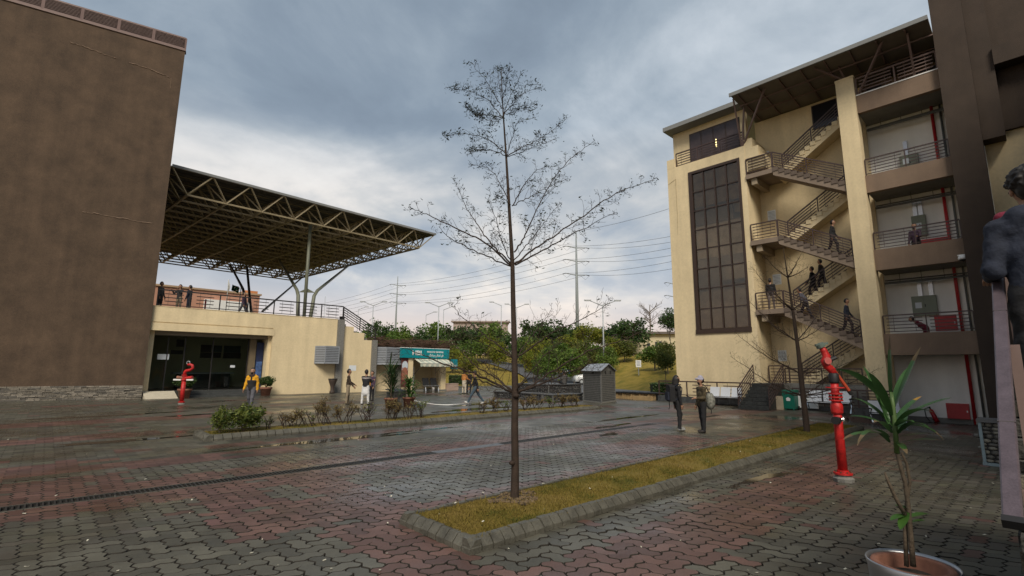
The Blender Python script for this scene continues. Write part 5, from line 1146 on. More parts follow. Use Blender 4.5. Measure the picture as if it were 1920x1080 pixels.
for px, lab in ((498, 'round clipped bush in a terracotta pot, right of the glass front'), (346, 'round clipped bush in a terracotta pot, left of the slate steps')):
    p = onY(px, 735, 34.75); t = leafy_shrub(lab, p.x, p.y, .52, .95, .72, bush_me, 'potted_bush', 'potted plant', 'potted bushes at the glass front', 2)
    part('pot', MB().lathe([(.26, -.52), (.33, -.10), (.38, -.09), (.38, .02), (.30, .02)], (p.x, p.y, .52), 18), TERRA, t, True)
# hedges
def hedge(label, a, b_, w_, h, seed, z0=0.0):
    r = random.Random(seed); a, b_ = Vector(a), Vector(b_); d = (b_-a); L = d.length; u = d/L; n_ = Vector((-u.y, u.x, 0)); m = MB()
    for _ in range(int(900*L*h)):
        s, k, z = r.uniform(0, L), r.choice((-1, 1))*r.uniform(.7, 1.03), r.uniform(0, h)
        if r.random() < .35: k = r.uniform(-1, 1); z = h*r.uniform(.9, 1.04)
        c = a+u*s+n_*k*w_/2+Vector((0, 0, z)); q = r.uniform(.05, .11); x = Vector((r.gauss(0, 1), r.gauss(0, 1), r.gauss(0, 1))).normalized(); y = x.orthogonal().normalized(); m.add([c-x*q, c+y*q*.5, c+x*q, c-y*q*.5], [(0, 1, 2, 3)])
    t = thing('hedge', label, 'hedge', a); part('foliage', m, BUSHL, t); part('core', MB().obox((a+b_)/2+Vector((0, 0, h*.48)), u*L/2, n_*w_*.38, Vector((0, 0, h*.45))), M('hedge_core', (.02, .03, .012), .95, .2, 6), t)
q0, q1 = onD(842, 716, 54), onD(880, 716, 54); hedge('clipped green hedge on the lawn behind the man in orange', (q0.x, q0.y, 0.1), (q1.x, q1.y, .1), .9, .95, 5)
q0, q1 = onD(1222, 735, 33), onD(1258, 735, 33); hedge('dark clipped hedge beside the wooden seat', (q0.x, q0.y, .15), (q1.x, q1.y, .15), .8, .8, 6)
# ================================================================== SAPLINGS
SLEAF = leafmat('sapling_leaf', (.008, .013, .006), (.018, .028, .010), .5, .2, 6)
def spline(P, n):
    out = []
    for i in range(len(P)-1):
        a, b, c, d = P[max(0, i-1)], P[i], P[i+1], P[min(len(P)-1, i+2)]
        for k in range(n):
            t = k/n; out.append(.5*((2*b)+(-a+c)*t+(2*a-5*b+4*c-d)*t*t+(-a+3*b-3*c+d)*t**3))
    return out+[P[-1]]
def grow_branch(pts, r0, seed, twl, leaf, tree, view, nside=6, sub=True):
    """one main branch with its twigs; returns leaf geometry"""
    r = random.Random(seed); P = spline(pts, 7); n = len(P); m = MB(); lv = MB()
    for i in range(1, n-1): P[i] = P[i]+Vector((r.gauss(0, .006), r.gauss(0, .006), r.gauss(0, .008)))
    m.tube(P, [max(.0028, r0*(1-.82*i/(n-1))) for i in range(n)], nside)
    def leafy(c, k):
        for _ in range((k+1)//2):
            s = r.uniform(.017, .034); a = Vector((r.gauss(0, 1), r.gauss(0, 1), r.gauss(0, 1)+.5)).normalized(); b = a.orthogonal().normalized(); q = c+Vector((r.gauss(0, .028), r.gauss(0, .028), r.gauss(0, .028)))
            lv.add([q, q+a*s+b*s*.45, q+a*s*2, q+a*s-b*s*.45], [(0, 1, 2, 3)])
    def twig(p, d, L, rr, lev):
        k = 4; q = [p]; dd = d.copy()
        for _ in range(k):
            dd = (dd+Vector((r.gauss(0, .16), r.gauss(0, .16), r.gauss(.05, .14)))).normalized(); q.append(q[-1]+dd*L/k)
        m.tube(q, [max(.0016, rr*(1-.7*i/k)) for i in range(k+1)], 4, False)
        if lev < 2 and sub:
            for j in range(1, k+1):
                if r.random() < (.6 if leaf < 1.9 else .38):
                    s = (-1 if (j+lev) % 2 else 1); sd_ = dd.cross(view); sd_ = sd_.normalized() if sd_.length > .01 else dd.orthogonal()
                    twig(q[j], (dd*.75+sd_*s*r.uniform(.4, .8)+view*r.gauss(0, .3)).normalized(), L*r.uniform(.3, .55), rr*.6, lev+1)
        if leaf > 0 and r.random() < .9: leafy(q[-1], int(leaf*r.uniform(.5, 1.6)+.5)); leafy(q[2], int(leaf*r.uniform(0, 1)))
    total = sum((P[i+1]-P[i]).length for i in range(n-1)); acc = 0; nxt = total*.12; side = r.choice((-1, 1))
    for i in range(n-1):
        seg = (P[i+1]-P[i]); L = seg.length; d = seg.normalized()
        while acc+L > nxt:
            p = P[i]+d*(nxt-acc); t = nxt/total; sd_ = d.cross(view); sd_ = sd_.normalized() if sd_.length > .01 else d.orthogonal()
            dirv = (d*.85+sd_*side*r.uniform(.45, .95)+view*r.gauss(0, .45)+Vector((0, 0, .15))).normalized()
            twig(p, dirv, twl*r.uniform(.55, 1.2)*(1.15-.75*t), max(.003, r0*.32*(1-.6*t)), 0); side = -side; nxt += twl*(r.uniform(.14, .28) if leaf < .5 else r.uniform(.22, .42))
        acc += L
    if leaf > 0: leafy(P[-1], int(leaf*4))
    part('branch', m, BARK, tree, True)
    return lv
T1 = Vector((4.80, 5.03, .12)); TD = T1.dot(_fh)
sp = thing('sapling', 'tall slender sapling with tiered bare branches in the near planting strip', 'tree', T1)
tr = [(965, 953, 0), (966, 880, 0), (965, 800, 0), (966, 735, .01), (964, 640, .02), (962, 560, .03), (961, 500, .04), (957, 430, .05), (953, 360, .06), (949, 292, .07), (944, 220, .08), (941, 170, .09), (940, 128, .1)]
TP = [onD(x, y, TD+k) for x, y, k in tr]; TP[0].z = .12
part('trunk', MB().tube([TP[0]-Vector((0, 0, .04))]+TP, [.068, .060, .052, .049, .047, .039, .035, .031, .025, .021, .016, .011, .007, .004], 12), BARK, sp, True)
for (x, y) in ((960, 868), (968, 742)): q = onD(x, y, TD-.05); part('knot', MB().ball(q, (.045, .04, .03), 8, 6), BARK, sp, True)
brs = [  # waypoints (px, py), depth spread, base radius, twig length, leaf density
    ([(962, 737), (900, 705), (842, 685), (790, 664), (752, 652)], -.5, .022, .42, 0), ([(960, 733), (915, 700), (885, 680), (850, 640), (838, 622)], .7, .018, .42, 0), ([(960, 735), (905, 715), (868, 700), (845, 690)], -.9, .016, .36, 0),
    ([(960, 668), (925, 640), (892, 615), (860, 588), (852, 572)], .4, .016, .34, .4), ([(960, 672), (930, 655), (905, 645), (880, 628)], -.7, .012, .3, 0), ([(970, 737), (1010, 715), (1091, 664), (1167, 638), (1238, 600)], .5, .024, .44, 0),
    ([(969, 671), (1010, 642), (1042, 620), (1100, 594), (1144, 567)], -.4, .018, .36, .3), ([(972, 737), (1055, 702), (1100, 686), (1131, 673)], -.8, .018, .38, 0), ([(970, 730), (1000, 690), (1040, 650), (1062, 632)], .9, .014, .36, 0), ([(968, 672), (990, 640), (1020, 600), (1035, 578)], .8, .012, .3, 0),
    ([(966, 733), (985, 715), (1015, 705), (1045, 712)], -1.0, .012, .32, 0), ([(960, 736), (940, 715), (915, 690), (900, 655)], 1.0, .014, .36, 0),
    ([(958, 497), (910, 455), (849, 425), (800, 402), (768, 388)], -.4, .016, .30, 1.6), ([(958, 495), (925, 460), (901, 430), (872, 385), (857, 345)], .5, .014, .30, 1.0), ([(957, 499), (905, 477), (844, 447), (823, 425)], -.8, .012, .28, 1.6), ([(964, 495), (1005, 465), (1045, 438), (1132, 377), (1180, 352), (1227, 338)], .3, .018, .30, 1.2),
    ([(964, 473), (985, 440), (1001, 403), (1045, 325), (1080, 290), (1114, 264)], -.3, .014, .28, 1.0), ([(966, 497), (1027, 464), (1080, 435), (1155, 398)], -.7, .014, .28, 1.6), ([(962, 490), (990, 455), (1020, 420), (1050, 380)], .8, .010, .26, .7), ([(958, 490), (940, 450), (930, 410), (915, 375)], -.9, .010, .26, .6),
    ([(957, 384), (940, 350), (927, 325), (905, 312), (884, 308)], .3, .009, .22, 1.0), ([(960, 386), (980, 350), (992, 334), (1010, 318), (1030, 312)], -.3, .010, .24, 1.6), ([(960, 386), (990, 370), (1018, 355), (1066, 334)], .5, .009, .22, 1.0), ([(956, 384), (942, 370), (930, 365)], -.5, .006, .18, .8),
    ([(950, 292), (925, 268), (905, 258), (870, 250), (836, 257)], -.3, .010, .20, 4.0), ([(950, 293), (920, 282), (895, 282), (880, 284)], .5, .008, .18, 4.0), ([(951, 292), (975, 278), (997, 268), (1030, 248), (1062, 223)], .3, .010, .20, 2.2), ([(951, 291), (962, 255), (970, 233), (1001, 220)], -.4, .008, .20, 2.0), ([(951, 294), (985, 282), (1015, 270), (1042, 260)], .6, .007, .18, 2.0),
    ([(943, 220), (925, 200), (914, 186), (880, 172), (844, 165)], .3, .009, .20, 4.5), ([(943, 222), (920, 216), (901, 216), (875, 200)], -.4, .008, .18, 3.2), ([(941, 203), (920, 165), (902, 140), (884, 118)], -.2, .007, .19, 3.0), ([(945, 216), (965, 190), (984, 173), (1014, 164)], .2, .008, .19, 4.5), ([(945, 214), (962, 170), (979, 138)], -.3, .007, .18, 3.5),
    ([(944, 216), (975, 205), (1005, 197)], .5, .006, .17, 4.5), ([(941, 190), (936, 155), (932, 125)], .3, .006, .17, 3.0), ([(941, 190), (950, 155), (955, 125)], -.3, .006, .17, 3.0), ([(945, 218), (930, 228), (905, 222), (890, 212)], -.5, .006, .16, 2.8)]
for k, (wp, dd, r0, tw, lf_) in enumerate(brs):
    n = len(wp)-1; pts = [onD(x, y, TD+.04+dd*(i/n)) for i, (x, y) in enumerate(wp)]; low_ = k < 12; lv = grow_branch(pts, r0*(.72 if low_ else .9), 100+k, tw*(1.12 if low_ else 1), lf_*1.25, sp, _fh, 6)
    if lv.v: part('leaves', lv, SLEAF, sp, kind='stuff')
T2 = Vector((15.95, 4.79, .12)); D2 = T2.dot(_fh)
s2 = thing('sapling', 'leafless sapling in front of the zigzag staircase', 'tree', T2)
tr = [(1514, 819), (1509, 770), (1503, 720), (1497, 660), (1489, 600), (1481, 545), (1474, 500), (1468, 462)]; TP = [onD(x, y, D2+.03*i) for i, (x, y) in enumerate(tr)]; TP[0].z = .12
part('trunk', MB().tube([TP[0]-Vector((0, 0, .04))]+TP, [.09, .085, .08, .068, .056, .043, .03, .018, .006], 10), BARK, s2, True)
r = random.Random(55); k = 0
for (x0, y0, ends) in ((1505, 742, [(1370, 668), (1392, 700), (1600, 722), (1650, 690), (1575, 690), (1440, 725), (1545, 745)]), (1501, 700, [(1375, 622), (1410, 640), (1560, 660), (1610, 672)]), (1494, 640, [(1400, 560), (1425, 590), (1550, 605), (1540, 580)]), (1486, 580, [(1408, 500), (1432, 540), (1532, 540)]), (1477, 520, [(1430, 478), (1500, 480), (1515, 500)])):
    for ex_, ey in ends:
        dd = r.uniform(-1.2, 1.2); mx, my = x0+(ex_-x0)*.5, y0+(ey-y0)*.5+abs(ex_-x0)*.06; pts = [onD(x0, y0, D2+.1), onD(mx, my, D2+.1+dd*.5), onD(ex_, ey, D2+.1+dd)]
        grow_branch(pts, .020, 300+k, .42, 0, s2, _fh, 5); k += 1

# ================================================================== HILL TREES
FOL = [leafmat('hill_dark', (.028, .062, .017), (.075, .122, .030), .6, .3, .5), leafmat('hill_mid', (.065, .125, .020), (.150, .21, .036), .6, .35, .5), leafmat('hill_yellow', (.12, .16, .018), (.27, .26, .034), .6, .4, .6), leafmat('hill_olive', (.07, .10, .020), (.15, .155, .034), .65, .35, .6)]
CROWN = [[leafball(46, 46, .040, 500+10*k+j, .95, .35, .34).mesh('crown', FOL[k]) for j in range(3)] for k in range(4)]
def trunk_mesh(seed):
    r = random.Random(seed); m = MB(); m.tube([(0, 0, -.3), (.01, 0, .25), (-.01, .01, .55), (0, 0, .75)], [.030, .024, .018, .010], 7)
    for _ in range(7):
        a = r.uniform(0, 6.28); z = r.uniform(.3, .6); l_ = r.uniform(.2, .36); m.tube([(0, 0, z), (.5*l_*math.cos(a), .5*l_*math.sin(a), z+.12), (l_*math.cos(a), l_*math.sin(a), z+.26)], [.012, .008, .003], 5)
    return m.mesh('trunk', BARKG)
TRK = [trunk_mesh(k) for k in range(3)]
KW = ['dark green', 'mid green', 'yellow-green', 'olive']
def hill_tree(k, px, top, wpx, D, kind, where):
    lat = (px-960)/CAM_F*D*1.0; base = terr_z(lat, D); q = onD(px, top, D); W_ = 1.2*wpx/CAM_F*D; Hh = max(2.5, q.z-max(base, -.06))
    r = random.Random(900+k); t = thing('tree', '%s tree %s' % (KW[kind], where), 'tree', (q.x, q.y, max(base, -.06)), 'trees on the hill behind the plaza')
    hc = min(Hh*.82, W_*1.15); inst('crown', CROWN[kind][k % 3], t, Matrix.Translation((0, 0, Hh-hc*.5)) @ Matrix.Rotation(r.uniform(0, 6.28), 4, 'Z') @ Matrix.Diagonal((W_*1.22, W_*1.22, hc*1.2, 1)))
    inst('trunk', TRK[k % 3], t, Matrix.Rotation(r.uniform(0, 6.28), 4, 'Z') @ Matrix.Diagonal((W_*.8, W_*.8, Hh, 1)))
ht = [(712, 600, 46, 92, 0, 'on the skyline at the foot of the left pylon'), (746, 608, 44, 86, 1, 'on the skyline just right of the left pylon'), (782, 612, 48, 90, 0, 'on the skyline above the bank sign'), (818, 606, 52, 94, 1, 'on the skyline behind the double lamp left of the sapling'), (852, 608, 50, 88, 0, 'on the skyline left of the far flat roof'), (892, 606, 54, 95, 0, 'in front of the far flat roof'), (928, 606, 50, 90, 1, 'just left of the sapling trunk on the skyline'),
      (1000, 598, 58, 97, 0, 'just right of the sapling trunk on the skyline'), (1040, 600, 62, 96, 0, 'left of the pylon base on the skyline'), (1074, 610, 48, 92, 0, 'hiding the pylon foot'), (1104, 606, 48, 84, 2, 'right of the pylon foot'), (1132, 612, 40, 90, 0, 'behind the near lamp post'), (1157, 606, 42, 88, 0, 'right of the near lamp post on the skyline'), (1186, 594, 56, 72, 0, 'with bare stem before the small cream house'), (1254, 577, 34, 58, 0, 'close against the corner of the stair building'),
      (684, 622, 44, 82, 1, 'behind the sloping terrace railing'), (762, 638, 52, 72, 1, 'rising above the creeper beams'), (800, 636, 44, 76, 0, 'above the bank sign, lower row'), (836, 638, 42, 76, 1, 'at the right end of the creeper beams'), (886, 634, 44, 82, 1, 'mid-slope, above the man in orange'), (918, 630, 44, 86, 2, 'bright, mid-slope, left of the sapling trunk'), (990, 632, 40, 82, 1, 'mid-slope, right of the sapling trunk'), (1014, 632, 46, 72, 2, 'bright in the middle of the slope'), (1034, 648, 44, 62, 1, 'on the slope above the stone seats'),
      (1064, 624, 52, 78, 2, 'broad and bright below the pylon'), (1090, 636, 50, 72, 3, 'below and right of the pylon'), (1120, 646, 40, 70, 1, 'left of the near lamp post'), (1148, 628, 34, 66, 2, 'tall, right of the near lamp post'), (1226, 642, 50, 54, 1, 'before the cream house, right'), (1250, 640, 34, 50, 3, 'beside the stair building corner'), (960, 628, 44, 84, 0, 'behind the sapling trunk'), (880, 668, 30, 58, 2, 'small, above the hedge'), (1016, 668, 30, 56, 1, 'small, near the blue sign'), (1246, 655, 30, 42, 3, 'low, right of the white notice board'), (730, 626, 46, 78, 1, 'below the left pylon, behind the creepers'), (850, 652, 34, 66, 2, 'small, right of the bank sign'), (935, 640, 34, 74, 2, 'small and bright, left of the sapling trunk'), (1000, 656, 34, 64, 2, 'small and bright, right of the sapling trunk'), (1048, 640, 44, 70, 1, 'in the middle row below the pylon'), (1076, 654, 38, 62, 1, 'above the blue sign'), (1106, 652, 34, 64, 3, 'behind the slatted hut roof'), (1140, 650, 32, 60, 1, 'at the foot of the near lamp post'), (1170, 636, 40, 66, 3, 'left of the cream house')]
for k, a in enumerate(ht): hill_tree(k, *a)
# far bare tree
q = onD(1219, 640, 84); bt = thing('bare_tree', 'leafless tree on the skyline above the cream house', 'tree', (q.x, q.y, q.z-1.5)); part('trunk', MB().tube([(q.x, q.y, q.z-2), onD(1219, 600, 84), onD(1218, 572, 84)], [.16, .12, .05], 7), BARKG, bt)
r = random.Random(21)
for k in range(16):
    y0 = r.uniform(578, 615); s = r.choice((-1, 1)); L = r.uniform(8, 22); p = [onD(1219, y0, 84), onD(1219+s*L*.5, y0-L*.45, 84+r.uniform(-1, 1)), onD(1219+s*L, y0-L*.75, 84+r.uniform(-2, 2))]; m = MB().tube(p, [.06, .045, .02], 5)
    for _ in range(4): a = p[1].lerp(p[2], r.random()); m.tube([a, a+Vector((r.gauss(0, .4), r.gauss(0, .4), r.uniform(.3, 1.0)))], [.03, .012], 4)
    part('branch', m, BARKG, bt)

# ================================================================== DISTANCE: lamps, pylons, wires, buildings, car
def lamp(label, px, top, D, arms, rad_=.09):
    lat = (px-960)/CAM_F*D; q = onD(px, top, D); z0 = max(-.06, terr_z(lat, D)); t = thing('street_lamp', label, 'street lamp', (q.x, q.y, z0), 'street lamps on the hill road')
    part('pole', MB().tube([(q.x, q.y, z0), (q.x, q.y, q.z)], [rad_*1.25, rad_*.7], 8), GALV, t, True)
    for s in arms:
        e_ = q+_r0*s*1.5+Vector((0, 0, .5)); part('arm', MB().tube([q-Vector((0, 0, .1)), e_], [.06, .045], 6), GALV, t); hd_ = part('lamp_head', MB().obox(e_+_r0*s*.35+Vector((0, 0, .08)), _r0*.42, _fh*.14, Vector((0, 0, .07))), GALV, t); part('lens', MB().obox(e_+_r0*s*.38+Vector((0, 0, .0)), _r0*.3, _fh*.1, Vector((0, 0, .012))), PAPER, hd_)
lamp('double-armed street lamp above the stepped cream wall', 700, 572, 82, (-1, 1)); lamp('single street lamp between the left pylon and the bank sign', 799, 590, 100, (1,), .08); lamp('double-armed street lamp above the bank sign', 823, 574, 80, (-1, 1)); lamp('small street lamp just right of the double lamp above the bank sign', 832, 580, 96, (1,), .08)
lamp('single street lamp left of the sapling trunk', 940, 572, 92, (-1,), .08); lamp('double-armed street lamp just right of the sapling trunk', 969, 576, 90, (-1, 1), .08); lamp('tall double-armed street lamp behind the slatted hut', 1130, 572, 60, (-1, 1)); lamp('small lamp behind the terrace stair railing', 672, 580, 110, (1,), .08)
lamp('thin pole behind the terrace railing', 610, 556, 86, (), .06)
STEELG = M('pylon_steel', (.22, .245, .25), .6, .08, .3, metal=.2)
def pylon(label, px, top, D, arms, half, r0):
    q = onD(px, top, D); t = thing('pylon', label, 'pylon', (q.x, q.y, 0), 'power pylons'); part('mast', MB().tube([(q.x, q.y, 0), (q.x, q.y, q.z*.55), (q.x, q.y, q.z)], [r0, r0*.72, r0*.28], 12), STEELG, t, True); tips = []
    for ay in arms:
        c = onD(px, ay, D)
        for s in (-1, 1):
            e_ = c+_r0*s*half+Vector((0, 0, -.25*s)); part('cross_arm', MB().tube([c+Vector((0, 0, -.3)), e_], [.16, .09], 6), STEELG, t)
            part('insulator', MB().tube([e_, e_+_r0*s*.9+Vector((0, 0, -.25))], .11, 6), WIRE, t)
            part('jumper', MB().tube([e_+_r0*(s*half*-.55)+Vector((0, 0, -.2)), e_+_r0*(s*-.1*half)+Vector((0, 0, -1.4)), e_+_r0*s*.8+Vector((0, 0, -.3))], .03, 4), WIRE, t); tips.append(e_)
    return tips
tA = pylon('grey tubular pylon with three pairs of cross arms, right of the sapling', 1080, 434, 140, (463, 488, 514), 3.0, .60); tB = pylon('smaller distant pylon above the terrace stair', 746, 518, 205, (534, 551, 567), 2.6, .5); tC = pylon('pylon mostly hidden behind the corner of the stair building', 1264, 505, 170, (531, 555, 579), 2.6, .5)
def wire(a, b_, sag, k, lab):
    a, b_ = Vector(a), Vector(b_); P = [a.lerp(b_, i/16)-Vector((0, 0, sag*4*(i/16)*(1-i/16))) for i in range(17)]; solo('power_line', MB().tube(P, .045, 4, False), WIRE, lab, 'wire', a, k)
WN = ['upper left', 'upper right', 'middle left', 'middle right', 'lower left', 'lower right']
for i, e_ in enumerate(tA):
    wire(e_, tB[i], 2.2, 'wires left of the pylon', 'power line from the tubular pylon\'s %s arm to the distant pylon' % WN[i])
    s_ = [442, 453, 463, 478, 488, 503][i]; wire(e_, onD(1330, s_-14, 110), 1.2, 'wires right of the pylon', 'power line from the tubular pylon\'s %s arm towards the stair building' % WN[i])
for i, e_ in enumerate(tB): wire(e_, onD(560, 575+6*i, 240), 1.5, 'wires left of the far pylon', 'power line from the distant pylon\'s %s arm towards the canopy' % WN[i])
wire(onD(1079, 434, 140), onD(1330, 365, 110), 1.0, None, 'single top wire rising right from the tubular pylon tip')
def far_block(name, label, px0, px1, top, D, mat, roof, hgt, rz=0.0, wins=()):
    a, b_ = onD(px0, top, D), onD(px1, top, D); t = thing(name, label, 'building', (a.x, a.y, a.z-hgt)); u = (b_-a); u.z = 0; n_ = Vector((u.y, -u.x, 0)).normalized()
    part('wall', MB().prism([a-up*hgt, b_-up*hgt+up*(a.z-b_.z), b_-up*hgt+up*(a.z-b_.z)-n_*9, a-up*hgt-n_*9], (0, 0, hgt)), mat, t); part('roof', MB().prism([a+n_*.6-u*.04, b_+up*(a.z-b_.z)+n_*.6+u*.04, b_+up*(a.z-b_.z)-n_*9, a-n_*9], (0, 0, .35)), roof, t)
    for (f0, f1, z0, z1) in wins: part('window', MB().prism([a+u*f0-up*z1+n_*.02, a+u*f1-up*z1+n_*.02, a+u*f1-up*z0+n_*.02, a+u*f0-up*z0+n_*.02], n_*.05), FRM, t)
    return t
far_block('flat_roofed_building', 'pale pink flat-roofed building far behind the trees', 850, 952, 604, 130, M('far_pink', (.34, .27, .24), .9, .06, .3), M('far_roof', (.28, .23, .21), .9, .05, .3), 9, wins=((.1, .2, 2, 3.2), (.3, .4, 2, 3.2), (.5, .6, 2, 3.2), (.7, .8, 2, 3.2)))
far_block('cream_house', 'small cream house with dark flat roof on the hill by the stair building', 1168, 1292, 626, 76, M('house_cream', (.52, .45, .30), .85, .07, .5), M('house_roof', (.12, .10, .09), .8, .1, .5), 5.2, wins=((.36, .40, 1.4, 2.3), (.48, .52, 1.2, 2.2), (.54, .58, 1.1, 2.6), (.1, .14, 1.2, 2.0)))
# terracotta building seen over the terrace
tb = thing('terracotta_building', 'terracotta building with white balcony band seen over the terrace', 'building', (10, 80, 4))
a, b_ = onY(296, 536, 80), onY(487, 559, 80); zt = a.z
part('wall', MB().box((a.x-6, 80, 0), (b_.x, 95, zt)), PINKB, tb); part('coping', MB().box((a.x-6, 79.8, zt), (b_.x+.2, 95, zt+.25)), M('coping_tan', (.36, .25, .16), .85, .1, .5), tb)
c = onY(388, 560, 79.5); part('balcony_band', MB().box((onY(384, 560, 79.5).x, 79.2, 9.6), (onY(470, 560, 79.5).x, 80, 11.2)), WHITE, tb)
for f in range(5): part('window', MB().box((onY(386, 560, 79.5).x+1.2*f*1.1, 79.9, 7.0), (onY(386, 560, 79.5).x+1.2*f*1.1+.85, 79.99, 9.5)), [FRM, PAPER][f % 2], tb)
part('window', MB().box((onY(338, 560, 79.5).x, 79.9, 7.2), (onY(366, 560, 79.5).x, 79.99, 9.0)), M('pale_window', (.42, .52, .50), .3, .1, 1), tb)
q0, q1 = onY(460, 544, 84), onY(483, 551, 84); part('roof_block', MB().box((q0.x, 84, zt), (q1.x, 90, q0.z)), M('orange_render', (.48, .19, .07), .85, .08, .5), tb)
fp = onY(427, 551, 70); ft = thing('flag_pole', 'white pole with a furled white flag above the terrace railing', 'flag', (fp.x, fp.y, 4)); part('pole', MB().tube([(fp.x, fp.y, 4), onY(429, 524, 70)], .05, 6), WHITE, ft); part('cloth', MB().prism([onY(429, 526, 70), onY(432, 536, 70), onY(430, 546, 70), onY(428, 546, 70)], (0, .05, 0)), WHITE, ft)
FLG = M('flag_green', (.0, .085, .035), .7, .1, 2); f2 = onY(447, 560, 60); fl = thing('green_flag', 'green flag with white crescent and star on a pole over the terrace', 'flag', (f2.x, f2.y, 5))
c4 = [onY(436, 533, 60), onY(450, 540, 60), onY(447, 550, 60), onY(433.5, 544, 60)]; m = MB(); n = 8
for i in range(n+1):
    for j in range(5):
        p = c4[0].lerp(c4[1], i/n).lerp(c4[3].lerp(c4[2], i/n), j/4); p.y += .15*math.sin(i*1.1); m.v.append(tuple(p))
for i in range(n):
    for j in range(4): m.f.append((i*5+j, (i+1)*5+j, (i+1)*5+j+1, i*5+j+1)); m.m.append(0)
cl_ = part('cloth', m, FLG, fl, True); cc = c4[0].lerp(c4[2], .5)+Vector((.05, -.3, 0)); cr_ = []
for i in range(15): a_ = rad(-150+300*i/14); cr_.append(cc+Vector((.26*math.cos(a_+.5), 0, .26*math.sin(a_+.5))))
for i in range(15): a_ = rad(140-280*i/14); cr_.append(cc+Vector((.07+.21*math.cos(a_+.5), 0, .05+.21*math.sin(a_+.5))))
part('crescent', MB().add(cr_, [tuple(range(len(cr_)))]), WHITE, cl_); stp = [cc+Vector((.17+(.09 if i % 2 == 0 else .04)*math.sin(i*math.pi/5), -.01, .12+(.09 if i % 2 == 0 else .04)*math.cos(i*math.pi/5))) for i in range(10)]; part('star', MB().add(stp, [tuple(range(10))]), WHITE, cl_)
part('pole', MB().tube([(c4[1].x+.1, c4[1].y, 5), (c4[1].x+.1, c4[1].y, c4[1].z+.2)], .04, 6), GALV, fl)
rc = onY(385, 572, 44); rl = thing('red_post', 'slim red post behind the terrace railing', 'post', (rc.x, 44, 5.2)); part('pole', MB().tube([(rc.x, 44, 5.2), (rc.x, 44, 7.0)], .06, 8), RED, rl); part('foot', MB().lathe([(.22, 0), (.16, .25), (.07, .4)], (rc.x, 44, 5.2), 10), RED, rl)
# white car on the road, nose towards the hut
cp = onD(1106, 720, 58); CW = M('car_white', (.62, .63, .64), .25, .03, 2, coat=.6); car = thing('white_car', 'white hatchback on the road, half hidden by the slatted hut', 'car', (cp.x, cp.y, .13), rz=math.atan2(_r0.y, _r0.x)+rad(8))
prof = [(-1.85, .28), (-1.9, .62), (-1.82, .88), (-1.45, 1.02), (-.95, 1.10), (-.45, 1.50), (.2, 1.58), (1.0, 1.55), (1.55, 1.15), (1.85, 1.02), (1.88, .60), (1.85, .28)]
m = MB(); L_ = len(prof); secs = [(-.80, .97), (-.72, 1.0), (.72, 1.0), (.80, .97)]
for yy, s in secs:
    for x, z in prof: m.v.append((x*s, yy*(1 if z < 1.06 else .86), .28+(z-.28)*s))
for i in range(3):
    for j in range(L_): m.f.append((i*L_+j, i*L_+(j+1) % L_, (i+1)*L_+(j+1) % L_, (i+1)*L_+j)); m.m.append(0)
m.f.append(tuple(range(L_-1, -1, -1))); m.f.append(tuple(3*L_+j for j in range(L_))); m.m += [0, 0]
part('body', m, CW, car, True); GLC = M('car_glass', (.02, .025, .028), .06, .1, 2)
for s in (-1, 1):
    part('side_window', MB().prism([(-.82, s*.70, 1.12), (-.40, s*.70, 1.44), (.25, s*.70, 1.49), (.28, s*.70, 1.12)], (0, s*.012, 0)), GLC, car); part('side_window', MB().prism([(.34, s*.70, 1.12), (.32, s*.70, 1.49), (.95, s*.70, 1.46), (1.3, s*.70, 1.14)], (0, s*.012, 0)), GLC, car)
    part('headlight', MB().ball((-1.72, s*.58, .80), (.12, .14, .10), 8, 6), PAPER, car); part('tail_lamp', MB().ball((1.72, s*.62, .92), (.08, .10, .16), 8, 6), RED, car); part('mirror', MB().ball((-.72, s*.86, 1.08), (.09, .08, .07), 8, 6), CW, car)
    for x in (-1.2, 1.2): wh = part('wheel', MB().tube([(x, s*.60, .30), (x, s*.80, .30)], .30, 16), BLACK, car); part('rim', MB().tube([(x, s*.80, .30), (x, s*.815, .30)], .18, 12), GALV, wh)
part('windscreen', MB().prism([(-.98, -.62, 1.10), (-.98, .62, 1.10), (-.50, .58, 1.47), (-.50, -.58, 1.47)], (-.02, 0, .015)), GLC, car); part('bumper', MB().box((-1.93, -.70, .30), (-1.80, .70, .50)), GALV, car)
